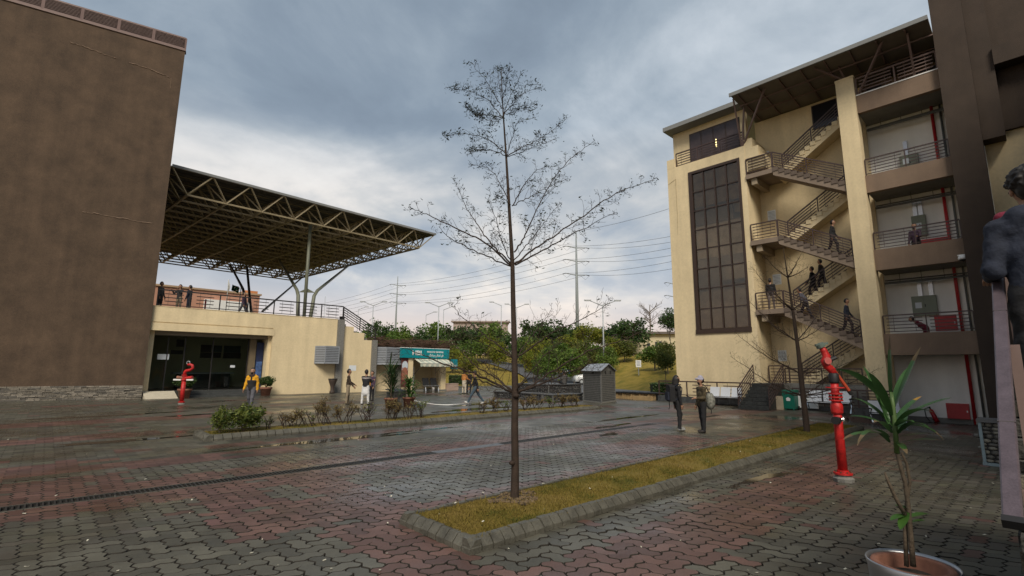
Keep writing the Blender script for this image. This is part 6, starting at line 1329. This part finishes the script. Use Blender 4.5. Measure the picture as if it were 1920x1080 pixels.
# ================================================================== PEOPLE
def surface_nets(val, org, h):
    S = val < 0; nx, ny, nz = val.shape
    cs = np.zeros((nx-1, ny-1, nz-1, 3)); cnt = np.zeros((nx-1, ny-1, nz-1))
    offs = [(i, j, k) for i in (0, 1) for j in (0, 1) for k in (0, 1)]
    def sl(o): return tuple(slice(o[a], o[a]+val.shape[a]-1) for a in range(3))
    for o in offs:
        for ax in range(3):
            if o[ax]: continue
            p = list(o); p[ax] = 1; a, b = val[sl(o)], val[sl(tuple(p))]; m = (a < 0) != (b < 0)
            t = np.where(m, a/np.where(a-b == 0, 1, a-b), 0)
            for q in range(3): cs[..., q] += np.where(m, o[q]+(t if q == ax else 0), 0)
            cnt += m
    act = cnt > 0; idx = -np.ones(act.shape, int); idx[act] = np.arange(act.sum())
    ii = np.argwhere(act); V = (cs[act]/cnt[act][:, None]+ii)*h+org; F = []
    for ax in range(3):
        u, v = [(1, 2), (2, 0), (0, 1)][ax]
        a = [slice(0, n) for n in val.shape]; b = a.copy(); a[ax] = slice(0, -1); b[ax] = slice(1, None)
        ch = S[tuple(a)] != S[tuple(b)]; P = np.argwhere(ch); P = P[(P[:, u] > 0) & (P[:, v] > 0) & (P[:, u] < val.shape[u]-1) & (P[:, v] < val.shape[v]-1)]
        def cell(du, dv): q = P.copy(); q[:, u] += du; q[:, v] += dv; return idx[q[:, 0], q[:, 1], q[:, 2]]
        A, B, C_, D_ = cell(-1, -1), cell(0, -1), cell(0, 0), cell(-1, 0); inside = S[P[:, 0], P[:, 1], P[:, 2]]
        q = np.stack([A, B, C_, D_], 1); q[~inside] = q[~inside][:, ::-1]; F.append(q)
    return V, np.concatenate(F)
def rotx(v, a): c, s = math.cos(a), math.sin(a); return np.array((v[0], v[1]*c-v[2]*s, v[1]*s+v[2]*c))
def roty(v, a): c, s = math.cos(a), math.sin(a); return np.array((v[0]*c+v[2]*s, v[1], -v[0]*s+v[2]*c))
SKIN = M('skin', (.30, .165, .105), .6, .08, 12); HAIR = M('black_hair', (.012, .010, .009), .6, .3, 40); SHOE = M('dark_shoe', (.025, .02, .018), .5, .2, 20); WSHOE = M('white_shoe', (.55, .55, .53), .6, .15, 20); EYE = M('eye_dark', (.01, .008, .008), .3, .1, 20); LIP = M('lip', (.22, .08, .065), .6, .1, 20)
def cloth(name, c, var=.22): return M('cloth_'+name, c, .9, var, 14, bump=.5, bscale=26)
def person(label, loc, face, top, legs, shoe=SHOE, height=1.73, lean=0, Lleg=(0, 0, 3), Rleg=(0, 0, 3), Larm=(5, 8, 12), Rarm=(5, 8, 12), hair=HAIR, hairlen=0, headyaw=0, headpitch=0, kurta=None, sleeve=None, accent=None, recol=None, cap=None, scarf=None, curly=0, beard=False, bulky=1.0, group=None, res=.0175, skin=SKIN, hood=None, wrinkle=0.0):
    s = height/1.75; pr = []; MATL = [skin, hair, top, sleeve or top, legs, shoe, accent or top, kurta or top, cap or hair, scarf or top]
    def add(a, b, ra, rb, m, ky=1.0, k=.03): pr.append((np.array(a, float), np.array(b, float), ra, rb, m, ky, k))
    ln = rad(-lean); hip = np.array((0, 0, .93)); T = lambda v: rotx(np.array(v, float), ln)+hip
    feet = []
    for sg, (hf, kn, ab) in ((-1, Lleg), (1, Rleg)):
        h = np.array((sg*.095, 0, -.03)); d1 = roty(rotx(np.array((0, 0, -1.)), rad(hf)), rad(-sg*ab)); knee = h+d1*.42; d2 = roty(rotx(np.array((0, 0, -1.)), rad(hf-kn)), rad(-sg*ab*.6)); ank = knee+d2*.40
        w = bulky
        add(h+hip, knee+hip, .092*w, .066*w, 4); add(knee+hip, ank+hip, .064*w, .050*w, 4)
        fd = rotx(np.array((0, 1., -.12)), rad((hf-kn)*.8)); toe = ank+fd*.155; toe[2] = max(toe[2], ank[2]-.07) if abs(hf-kn) < 20 else toe[2]
        add(ank+hip+np.array((0, -.02, -.035)), toe+hip+np.array((0, 0, -.012)), .042, .036, 5, 1, .015); feet.append(min(ank[2]-.035-.042, toe[2]-.012-.036))
    zoff = -(min(feet)+.93)
    b = bulky; sh_z = .50
    add(T((-.05, 0, -.02)), T((.05, 0, -.02)), .115, .115, 4, .78)
    add(T((0, .005, .06)), T((0, .01, .25)), .150*b, .155*b, 2, .68); add(T((-.07, .01, .26)), T((.07, .01, .26)), .115*b, .115*b, 2, .85); add(T((-.12, 0, .42)), T((.12, 0, .42)), .085*b, .085*b, 2, .95); add(T((0, 0, .0)), T((0, 0, .1)), .150*b, .150*b, 2, .74)
    add(T((0, -.005, .46)), T((0, .01, .56)), .058, .052, 0 if not scarf else 9)
    if scarf: add(T((-.05, .03, .50)), T((.05, .03, .50)), .075, .075, 9)
    if hood: add(T((-.07, -.03, .49)), T((.07, -.03, .49)), .085, .085, 2)
    if kurta:
        add(T((0, 0, .0)), hip+np.array((0, .0, -.30)), .165, .185, 7, .70)
    hands = []
    for sg, (sf, ab, el) in ((-1, Larm), (1, Rarm)):
        S0 = np.array((sg*.185, 0, .44)); d1 = roty(rotx(np.array((0, 0, -1.)), rad(sf)), rad(-sg*ab)); E = S0+d1*.285; d2 = roty(rotx(np.array((0, 0, -1.)), rad(sf+el)), rad(-sg*ab*.4)); Wp = E+d2*.245
        add(T(S0), T(E), .062*b, .050*b, 3); add(T(E), T(Wp), .050*b, .040*b, 3); P0 = Wp+d2*.025; P1 = Wp+d2*.085; add(T(P0), T(P1), .030, .034, 0, 1, .012); hands.append((sg, P1, d2))
    yaw = rad(headyaw); hp_ = rad(-headpitch)
    def Hd(v): v = rotx(np.array(v, float), hp_); c, q = math.cos(yaw), math.sin(yaw); return T((0, .015, .685))+np.array((v[0]*c-v[1]*q, v[0]*q+v[1]*c, v[2]))
    add(Hd((0, .01, .03)), Hd((0, -.005, .045)), .088, .090, 0, 1, .02); add(Hd((0, .022, -.06)), Hd((0, .02, -.03)), .062, .074, 0, 1, .03); add(Hd((0, .092, .0)), Hd((0, .107, -.022)), .012, .016, 0, 1, .015)
    add(Hd((0, -.022, .055)), Hd((0, -.012, .085)), .096, .082, 1, 1, .01); add(Hd((0, -.05, .0)), Hd((0, -.045, .04)), .075, .08, 1, 1, .01)
    if hairlen: add(Hd((0, -.045, .0)), Hd((0, -.06, -hairlen)), .095, .09, 1, 1, .03); add(Hd((-.06, .0, .02)), Hd((-.065, -.01, -hairlen)), .05, .045, 1); add(Hd((.06, .0, .02)), Hd((.065, -.01, -hairlen)), .05, .045, 1)
    if beard: add(Hd((0, .05, -.075)), Hd((0, .055, -.06)), .05, .05, 1, 1, .01)
    rc_ = random.Random(3)
    for _ in range(curly):
        v = Vector((rc_.gauss(0, 1), rc_.gauss(-.5, .8), rc_.gauss(.5, .8))).normalized()
        if v.y < .55 and v.z > -.5: c_ = Vector((0, -.02, .055))+v*.092; add(Hd(c_), Hd(c_+v*.018), .022, .012, 1, 1, .008)
    if cap: add(Hd((0, -.01, .07)), Hd((0, -.008, .095)), .103, .088, 8, 1, .008); add(Hd((-.03, .11, .065)), Hd((.03, .11, .065)), .038, .038, 8, 1, .01); add(Hd((-.02, .15, .058)), Hd((.02, .15, .058)), .02, .02, 8, 1, .02)
    for p in pr: pass
    A = np.array([p[0] for p in pr]); B = np.array([p[1] for p in pr]); R = max(max(p[2], p[3]) for p in pr)
    lo = np.minimum(A.min(0), B.min(0))-.16; hi = np.maximum(A.max(0), B.max(0))+.16; lo[0] -= .04; hi[0] += .04
    n = np.ceil((hi-lo)/res).astype(int)+1; g = [lo[i]+np.arange(n[i])*res for i in range(3)]; X, Y, Z = np.meshgrid(*g, indexing='ij')
    D = np.full(X.shape, 1e3)
    def sdf(p, x, y, z):
        a, bb, ra, rb_, m_, ky, k = p; d = bb-a; L2 = max(1e-9, d@d); px, py, pz = x-a[0], y-a[1], z-a[2]; t = np.clip((px*d[0]+py*d[1]+pz*d[2])/L2, 0, 1)
        return np.sqrt((px-t*d[0])**2+((py-t*d[1])/ky)**2+(pz-t*d[2])**2)-(ra+(rb_-ra)*t)
    for p in pr:
        rm = max(p[2], p[3])+.09; b0 = np.clip(((np.minimum(p[0], p[1])-rm-lo)/res).astype(int), 0, n-1); b1 = np.clip(((np.maximum(p[0], p[1])+rm-lo)/res).astype(int)+2, 1, n); q = tuple(slice(b0[i], b1[i]) for i in range(3))
        dn = sdf(p, X[q], Y[q], Z[q]); d0 = D[q]; k = p[6]; hh = np.maximum(k-np.abs(d0-dn), 0)/k; D[q] = np.minimum(d0, dn)-hh*hh*k*.25
    # cloth folds: a little unevenness of the surface
    D = D+.004*np.sin(31*Z+7*X)*np.sin(23*X+11*Y)*(Z > .1)*(Z < 1.4)
    if wrinkle: D = D+wrinkle*(np.sin(38*Z+19*X+9*np.sin(14*Y))*np.sin(11*X-17*Z+5)+.6*np.sin(71*Z-33*X+21*Y))*(Z > .1)*(Z < 1.40)
    V, F = surface_nets(D, lo, res); fc = V[F].mean(1); best = np.full(len(F), 1e3); mi = np.zeros(len(F), int)
    for p in pr:
        dd = sdf(p, fc[:, 0], fc[:, 1], fc[:, 2]); m_ = dd < best; best[m_] = dd[m_]; mi[m_] = p[4]
    if recol: mi = recol(fc, mi)
    mb = MB(); mb.v = [tuple(v) for v in V]; mb.f = [tuple(int(i) for i in f) for f in F]; mb.m = [int(i) for i in mi]
    e0 = len(MATL); MATL += [EYE, LIP]
    for sg, P1, d2 in hands:      # four fingers and a thumb, slightly curled
        c = T(P1); dW = rotx(d2, ln); dW /= np.linalg.norm(dW); side = np.array((0, 1., 0)) if abs(dW[1]) < .8 else np.array((1., 0, 0)); side = side-dW*(side@dW); side /= np.linalg.norm(side); nn = np.cross(dW, side)*(-sg)
        for f, Lf in ((-.027, .062), (-.009, .075), (.009, .080), (.027, .068)):
            a = c+side*f; m1 = a+dW*(.02+Lf*.5)+nn*.006; m2 = m1+dW*Lf*.38+nn*.025; mb.tube([a, m1, m2], [.0105, .0095, .0075], 5)
        a = c+side*.03-dW*.045; mb.tube([a, a+side*.026+dW*.028, a+side*.030+dW*.060+nn*.012], [.012, .011, .008], 5)
    for sg in (-1, 1):
        mb.ball(Hd((sg*.032, .084, .022)), (.013, .008, .008), 6, 4, e0); mb.ball(Hd((sg*.088, -.005, .0)), (.012, .02, .03), 6, 5, 0)
        mb.tube([Hd((sg*.016, .094, .042)), Hd((sg*.034, .090, .046)), Hd((sg*.052, .078, .040))], .006, 4, True, 1)
    mb.tube([Hd((-.024, .080, -.058)), Hd((0, .088, -.058)), Hd((.024, .080, -.058))], .0075, 4, True, e0+1)
    mb.v = [((v[0])*s, v[1]*s, (v[2]+zoff)*s) for v in mb.v]
    me = mb.mesh('person', MATL, (0, 0, 0), True); o = link(bpy.data.objects.new('person', me)); o.location = loc; o.rotation_euler = (0, 0, face-math.pi/2); ORG[o] = Vector((0, 0, 0))
    return tag(o, label, 'person', group)
def facing(dx, dy): v = _r0*dx+_fh*dy; return math.atan2(v.y, v.x)     # dx right, dy away in the picture
BLK = cloth('black', (.014, .014, .016)); NAVY = cloth('navy', (.014, .018, .032)); CHAR = cloth('charcoal', (.03, .03, .034)); BRNJ = cloth('brown_jacket', (.04, .026, .017)); KHA = cloth('khaki', (.22, .175, .12)); GREYT = cloth('grey_trousers', (.085, .085, .10)); WHT = cloth('white', (.60, .60, .60), .08); YEL = cloth('yellow', (.55, .27, .012)); ORA = cloth('orange', (.44, .18, .05)); JEAN = cloth('jeans', (.045, .07, .095)); OLV = cloth('olive_pattern', (.065, .05, .026), .6); LILAC = cloth('lilac_cap', (.34, .33, .40), .05); MAR = cloth('maroon', (.14, .012, .03)); DGR = cloth('dark_grey', (.055, .052, .05)); PUR = cloth('purple', (.06, .035, .06)); CRM = cloth('cream', (.48, .42, .33), .1); STRP = cloth('grey_stripe', (.30, .27, .26), .1)
def rc_yellow(fc, mi):   # yellow shoulders and sleeves, black lower body
    mi = mi.copy(); m = (mi == 2); z = fc[:, 2]; mi[m & (z > 1.245)] = 6; mi[(mi == 6) & (np.abs(fc[:, 0]) < .035) & (fc[:, 1] > .04)] = 2; mi[(fc[:, 2] > 1.40) & (np.abs(fc[:, 0]) < .11) & ((mi == 6) | (mi == 2))] = 9; return mi
person('man in a yellow and black hooded jacket walking past the glass front', (*G(468, 768)[:2], 0), facing(.05, -1), BLK, GREYT, height=1.80, Lleg=(18, 6, 3), Rleg=(-12, 14, 3), Larm=(-8, 9, 14), Rarm=(10, 9, 14), sleeve=YEL, accent=YEL, recol=rc_yellow, beard=True, bulky=1.12, hood=True, scarf=cloth('dark_collar', (.03, .016, .012)))
person('man in a brown jacket and khaki trousers facing the cream wall', (*G(651, 758)[:2], 0), facing(.9, .35), BRNJ, KHA, height=1.76, Larm=(20, 4, 40), Rarm=(12, 4, 30), Lleg=(4, 0, 3), Rleg=(-4, 2, 3))
def rc_white(fc, mi):
    mi = mi.copy(); m = (mi == 2) | (mi == 3); mi[m & (fc[:, 2] > 1.30) & (fc[:, 2] < 1.37)] = 6; return mi
person('man in white shalwar and black sweater with a pale stripe, seen from behind', (*G(684, 759)[:2], 0), facing(.15, 1), BLK, WHT, shoe=SHOE, height=1.74, kurta=WHT, accent=STRP, recol=rc_white, Larm=(35, 5, 70), Rarm=(35, 5, 70), Lleg=(0, 0, 7), Rleg=(4, 2, 5), bulky=1.08)
person('person in purple with a yellow bag, behind the man in white shalwar', (*G(696, 752)[:2], 0), facing(-.5, -.8), PUR, BLK, height=1.66, accent=YEL, recol=lambda fc, mi: np.where((mi == 2) & (fc[:, 2] < 1.18) & (fc[:, 2] > .9) & (fc[:, 0] > 0), 6, mi))
person('person in an orange top and cream trousers by the lawn', (*G(870, 738)[:2], 0), facing(.6, .8), ORA, CRM, height=1.72, kurta=CRM, Rarm=(20, 6, 50), group=None)
person('person in black beside the person in orange', (*G(879, 736)[:2], 0), facing(-.3, -1), BLK, BLK, height=1.70)
person('man in dark jacket and jeans striding left across the wet paving', (*G(891, 758)[:2], 0), facing(-1, -.12), BLK, JEAN, shoe=WSHOE, height=1.78, Lleg=(30, 6, 2), Rleg=(-26, 12, 2), Larm=(-18, 5, 14), Rarm=(22, 5, 20), lean=4)
pa = Vector((*G(1272, 807)[:2], 0)); pb = Vector((*G(1319, 811)[:2], 0))
person('person in black with long dark hair and a backpack, talking', pa, facing(.97, .1), BLK, BLK, shoe=cloth('grey_shoe', (.22, .22, .21)), height=1.66, hairlen=.13, Lleg=(20, 28, 2), Rleg=(0, 0, 3), Larm=(-4, 5, 10), Rarm=(0, 5, 10), res=.0145)
person('man in a patterned olive jacket and lilac cap holding a phone', pb, facing(-.97, -.1), OLV, BLK, height=1.65, cap=LILAC, beard=True, Larm=(4, 4, 85), Rarm=(-2, 6, 22), Lleg=(3, 0, 3), Rleg=(-4, 2, 4), bulky=1.08, res=.0145)
fa = facing(.97, .1); fv = Vector((math.cos(fa), math.sin(fa), 0)); sv = Vector((-fv.y, fv.x, 0))
bk = thing('backpack', 'black backpack on the back of the long-haired person', 'bag', pa+up*.85); c = pa-fv*.21+up*1.12
part('body', MB().ball(c, (.001, .001, .001), 3, 2).prism([c-sv*.15-up*.24+fv*.10, c+sv*.15-up*.24+fv*.10, c+sv*.15+up*.2+fv*.10, c+sv*.10+up*.26+fv*.10, c-sv*.10+up*.26+fv*.10, c-sv*.15+up*.2+fv*.10], -fv*.17), BLK, bk); part('pocket', MB().obox(c-fv*.10-up*.08, sv*.11, fv*.03, up*.12), NAVY, bk)
for q in (-1, 1): part('strap', MB().tube([c+sv*.1*q+up*.22+fv*.1, c+sv*.12*q+up*.30+fv*.22, c+sv*.13*q+up*.16+fv*.33, c+sv*.14*q-up*.1+fv*.28, c+sv*.14*q-up*.2+fv*.1], .016, 6), NAVY, bk)
part('hanging_strap', MB().tube([c+sv*.1-up*.24, c+sv*.1-up*.42, c+sv*.11-up*.5-fv*.02], .010, 5), BLK, bk)
fb = facing(-.97, -.1); fv = Vector((math.cos(fb), math.sin(fb), 0)); sv = Vector((-fv.y, fv.x, 0)); c = pb-fv*.27+up*.92
bg_ = thing('patterned_bag', 'grey patterned bag hanging behind the man in the lilac cap', 'bag', c); PATB = cloth('bag_pattern', (.20, .20, .17), .7); m = MB()
for i in range(13):
    t = i/12; m.v.extend(tuple(c+fv*(.14*math.cos(a)*math.sin(math.pi*(t*.9+.05))**.5)+sv*(.15*math.sin(a)*math.sin(math.pi*(t*.9+.05))**.5)+up*(-.24+.48*t)) for a in [2*math.pi*k/14 for k in range(14)])
for i in range(12):
    for k in range(14): m.f.append((i*14+k, i*14+(k+1) % 14, (i+1)*14+(k+1) % 14, (i+1)*14+k)); m.m.append(0)
m.f.append(tuple(range(13, -1, -1))); m.m.append(0)
part('body', m, PATB, bg_, True); part('strap', MB().tube([c+up*.22, c+up*.40+fv*.10, c+up*.50+fv*.20, c+up*.34+fv*.36, c+up*.05+fv*.33], .014, 6), BLK, bg_); part('hanging_strap', MB().tube([c-up*.22, c-up*.32-fv*.02, c-up*.38], .012, 5), BLK, bg_)
ph = pb+fv*.32+up*1.04-sv*.17; solo('phone', MB().obox(ph, fv*.075+up*.04, sv*.037, (-up*.004+fv*.002)), BLACK, 'dark phone held out by the man in the lilac cap', 'phone', ph)
# sitting person on the high stone wall: seat height .92, legs hang in front
st_p = onD(1038, 722, 31); person('person in dark clothes sitting on the high stone wall', (23.9, 20.75, .92-.45), facing(-.2, 1), DGR, BLK, height=1.68, Lleg=(88, 84, 6), Rleg=(84, 86, 6), Larm=(20, 6, 40), Rarm=(20, 6, 40), lean=6)
# people on the roof terrace (floor 5.2)
for px, lab, f, kw in ((300, 'man in a dark jacket nearest the brown wall on the roof terrace', (1, .05), dict(top=DGR, legs=BLK, kurta=BLK, height=1.78)), (336, 'man in a dark jacket with folded hands, middle of three on the terrace', (-.2, -1), dict(top=CHAR, legs=KHA, height=1.72, Larm=(40, 14, 95), Rarm=(40, 14, 95))), (355, 'man in dark blue, right of the three on the terrace', (-1, -.1), dict(top=NAVY, legs=NAVY, height=1.74)), (457, 'person in purple walking on the terrace beside the green flag', (1, .2), dict(top=PUR, legs=GREYT, height=1.66, Lleg=(20, 6, 2), Rleg=(-18, 8, 2)))):
    p = onY(px, 560, 36.55); person(lab, (p.x, 36.55, 5.2), facing(*f), group='people on the roof terrace', **kw)
# people on the stairs: feet on the flight's line
def flz(y, k, front=True):
    t = (8.86-y)/(8.86-5.62); z0 = LZ[k]; z1 = FZ[k-1] if front else FZ[k]; n = 11 if front else 12; return z0+(z1-z0)*(math.ceil(t*n)/n if front else math.floor(t*n)/n)
xm, xb = FX+.35, BKX[0]+.45
for px, py, k, fr, lab, d, kw in ((1560, 440, 2, True, 'person in black climbing the front flight below the middle landing', 1, dict(top=BLK, legs=BLK, lean=6)), (1587, 590, 1, True, 'man in navy coming down the front flight below the lowest landing', 1, dict(top=NAVY, legs=BLK, lean=4, headpitch=14)), (1510, 560, 1, True, 'person in grey bending forward on the front flight', -1, dict(top=cloth('slate', (.07, .07, .09)), legs=BLK, lean=22)),
                                  (1523, 515, 1, False, 'person in dark clothes at the front of the pair on the rear flight', -1, dict(top=BLK, legs=BLK)), (1541, 505, 1, False, 'person in dark clothes following on the rear flight', -1, dict(top=CHAR, legs=BLK, lean=5))):
    X_ = xm if fr else xb; p = onX(px, py, X_); person(lab, (X_, p.y, flz(p.y, k, fr)), math.atan2(-1*d, .05), height=1.74, Lleg=(24, 26, 2), Rleg=(-10, 12, 2), Larm=(12, 6, 25), Rarm=(-8, 6, 20), group='people on the zigzag staircase', **kw)
p = onX(1446, 560, FX+.45); person('man in a black top and pale trousers on the lowest landing', (FX+.45, p.y, LZ[1]), math.atan2(.1, 1), BLK, cloth('grey_pale', (.16, .13, .12)), height=1.72, Larm=(4, 6, 10), group='people on the zigzag staircase')
p = onX(1716, 440, FX+.7); person('bearded man in dark purple on the second-floor balcony', (FX+.7, p.y, 6.81), math.atan2(.3, -1), PUR, BLK, height=1.76, beard=True, Larm=(20, 8, 60), group='people on the corridor balcony')
p = onX(1735, 605, FX+.7); person('person in red bending behind the first-floor balcony railing', (FX+.7, p.y, 2.89), math.atan2(1, -.3), MAR, MAR, height=1.62, lean=48, kurta=MAR, group='people on the corridor balcony')

# ================================================================== STAIR BESIDE THE CAMERA (right edge)
ns_ = thing('stone_stair', 'stone-sided stair with sloping steel handrail at the right edge', 'stair', (2.5, -.5, 0))
def sz(x): return max(0.0, .75*(x-2.44))
for k in range(11): x0 = 2.44+k*.24; part('step', MB().box((x0, -1.9, 0 if k == 0 else .18*k-.02), (x0+.26, .055, .18*(k+1))), CONC, ns_)
part('landing', MB().box((5.08, -1.9, 1.5), (7.2, .055, 1.98)), CONC, ns_)
cw = MB(); cw.prism([(2.5, .062, 0), (7.2, .062, 0), (7.2, .062, 1.98), (5.08, .062, 1.98), (2.5, .062, .12)], (0, .06, 0)); part('side_wall', cw, CONC, ns_)
STD = [M('rubble_dark', (.045, .042, .036), .85, .35, 14, bump=.9, bscale=40), M('rubble_mid', (.085, .078, .064), .85, .35, 14, bump=.9, bscale=40), M('rubble_tan', (.13, .11, .08), .85, .35, 14, bump=.9, bscale=40)]
r = random.Random(15); z = 0.0
while z < 1.98:
    h = r.uniform(.06, .12); x = 2.42+max(0, (z-.12)/.75)
    while x < 7.0 and x < 5.6+r.uniform(0, .1):
        L = r.uniform(.12, .34); d_ = r.uniform(.03, .085); part('facing_stone', MB().obox((x+L/2, .122+d_/2, z+h/2), (L/2-.006, 0, 0), (0, d_/2, 0), (0, 0, h/2-.005)), STD[r.randrange(3)], ns_); x += L
    z += h
for k in range(9):   # end face towards the camera
    z = k*.085
    for y in (-.9, -.66, -.42, -.18, -.02): part('facing_stone', MB().obox((2.43-r.uniform(0, .02), y, z*.55+.04), (.03, 0, 0), (0, r.uniform(.07, .115), 0), (0, 0, .02)), STD[r.randrange(3)], ns_) if z*.55 < .18 else None
HRAIL = M('mauve_steel', (.105, .082, .095), .42, .22, 10, metal=.3, fine=.16)
A_, B_ = Vector((2.92, .155, 1.262)), Vector((4.98, .135, 2.80)); _d = (B_-A_).normalized(); _x = Vector((0, 1, 0)); _y = _x.cross(_d)
_pf = [(-.031, -.014), (-.025, -.02), (.025, -.02), (.031, -.014), (.031, .014), (.025, .02), (-.025, .02), (-.031, .014)]
hr = part('handrail', MB().prism([A_+_x*a+_y*b for a, b in _pf], B_-A_), HRAIL, ns_)
for q in (.22, .61): part('weld_seam', MB().bar(A_.lerp(B_, q), A_.lerp(B_, q)+_d*.006, .0635, .0415), M('weld', (.06, .05, .05), .6, .3, 30), hr)
part('end_cap', MB().bar(A_-(B_-A_).normalized()*.03, A_, .066, .044), BLACK, hr)
part('handrail', MB().bar(B_, B_+Vector((2, 0, 0)), .062, .04), HRAIL, ns_)
for q in (.08, .5, .92): p = A_.lerp(B_, q); part('baluster', MB().bar((p.x, .10, sz(p.x)), (p.x, .10, p.z-.03), .045), TRIM, ns_)
np_ = person('person in a navy jacket leaning on the handrail at the right edge', (4.34, -.075, .18*8), math.atan2(.12, 1), NAVY, BLK, height=1.68, Larm=(-4, 10, 96), Rarm=(4, 8, 90), lean=4, bulky=1.08, res=.0105, curly=120, hood=True, wrinkle=.0028)
person('person in maroon just beyond the navy jacket at the right edge', (6.2, -.06, 1.98), math.atan2(.1, 1), MAR, BLK, height=1.60, res=.016)
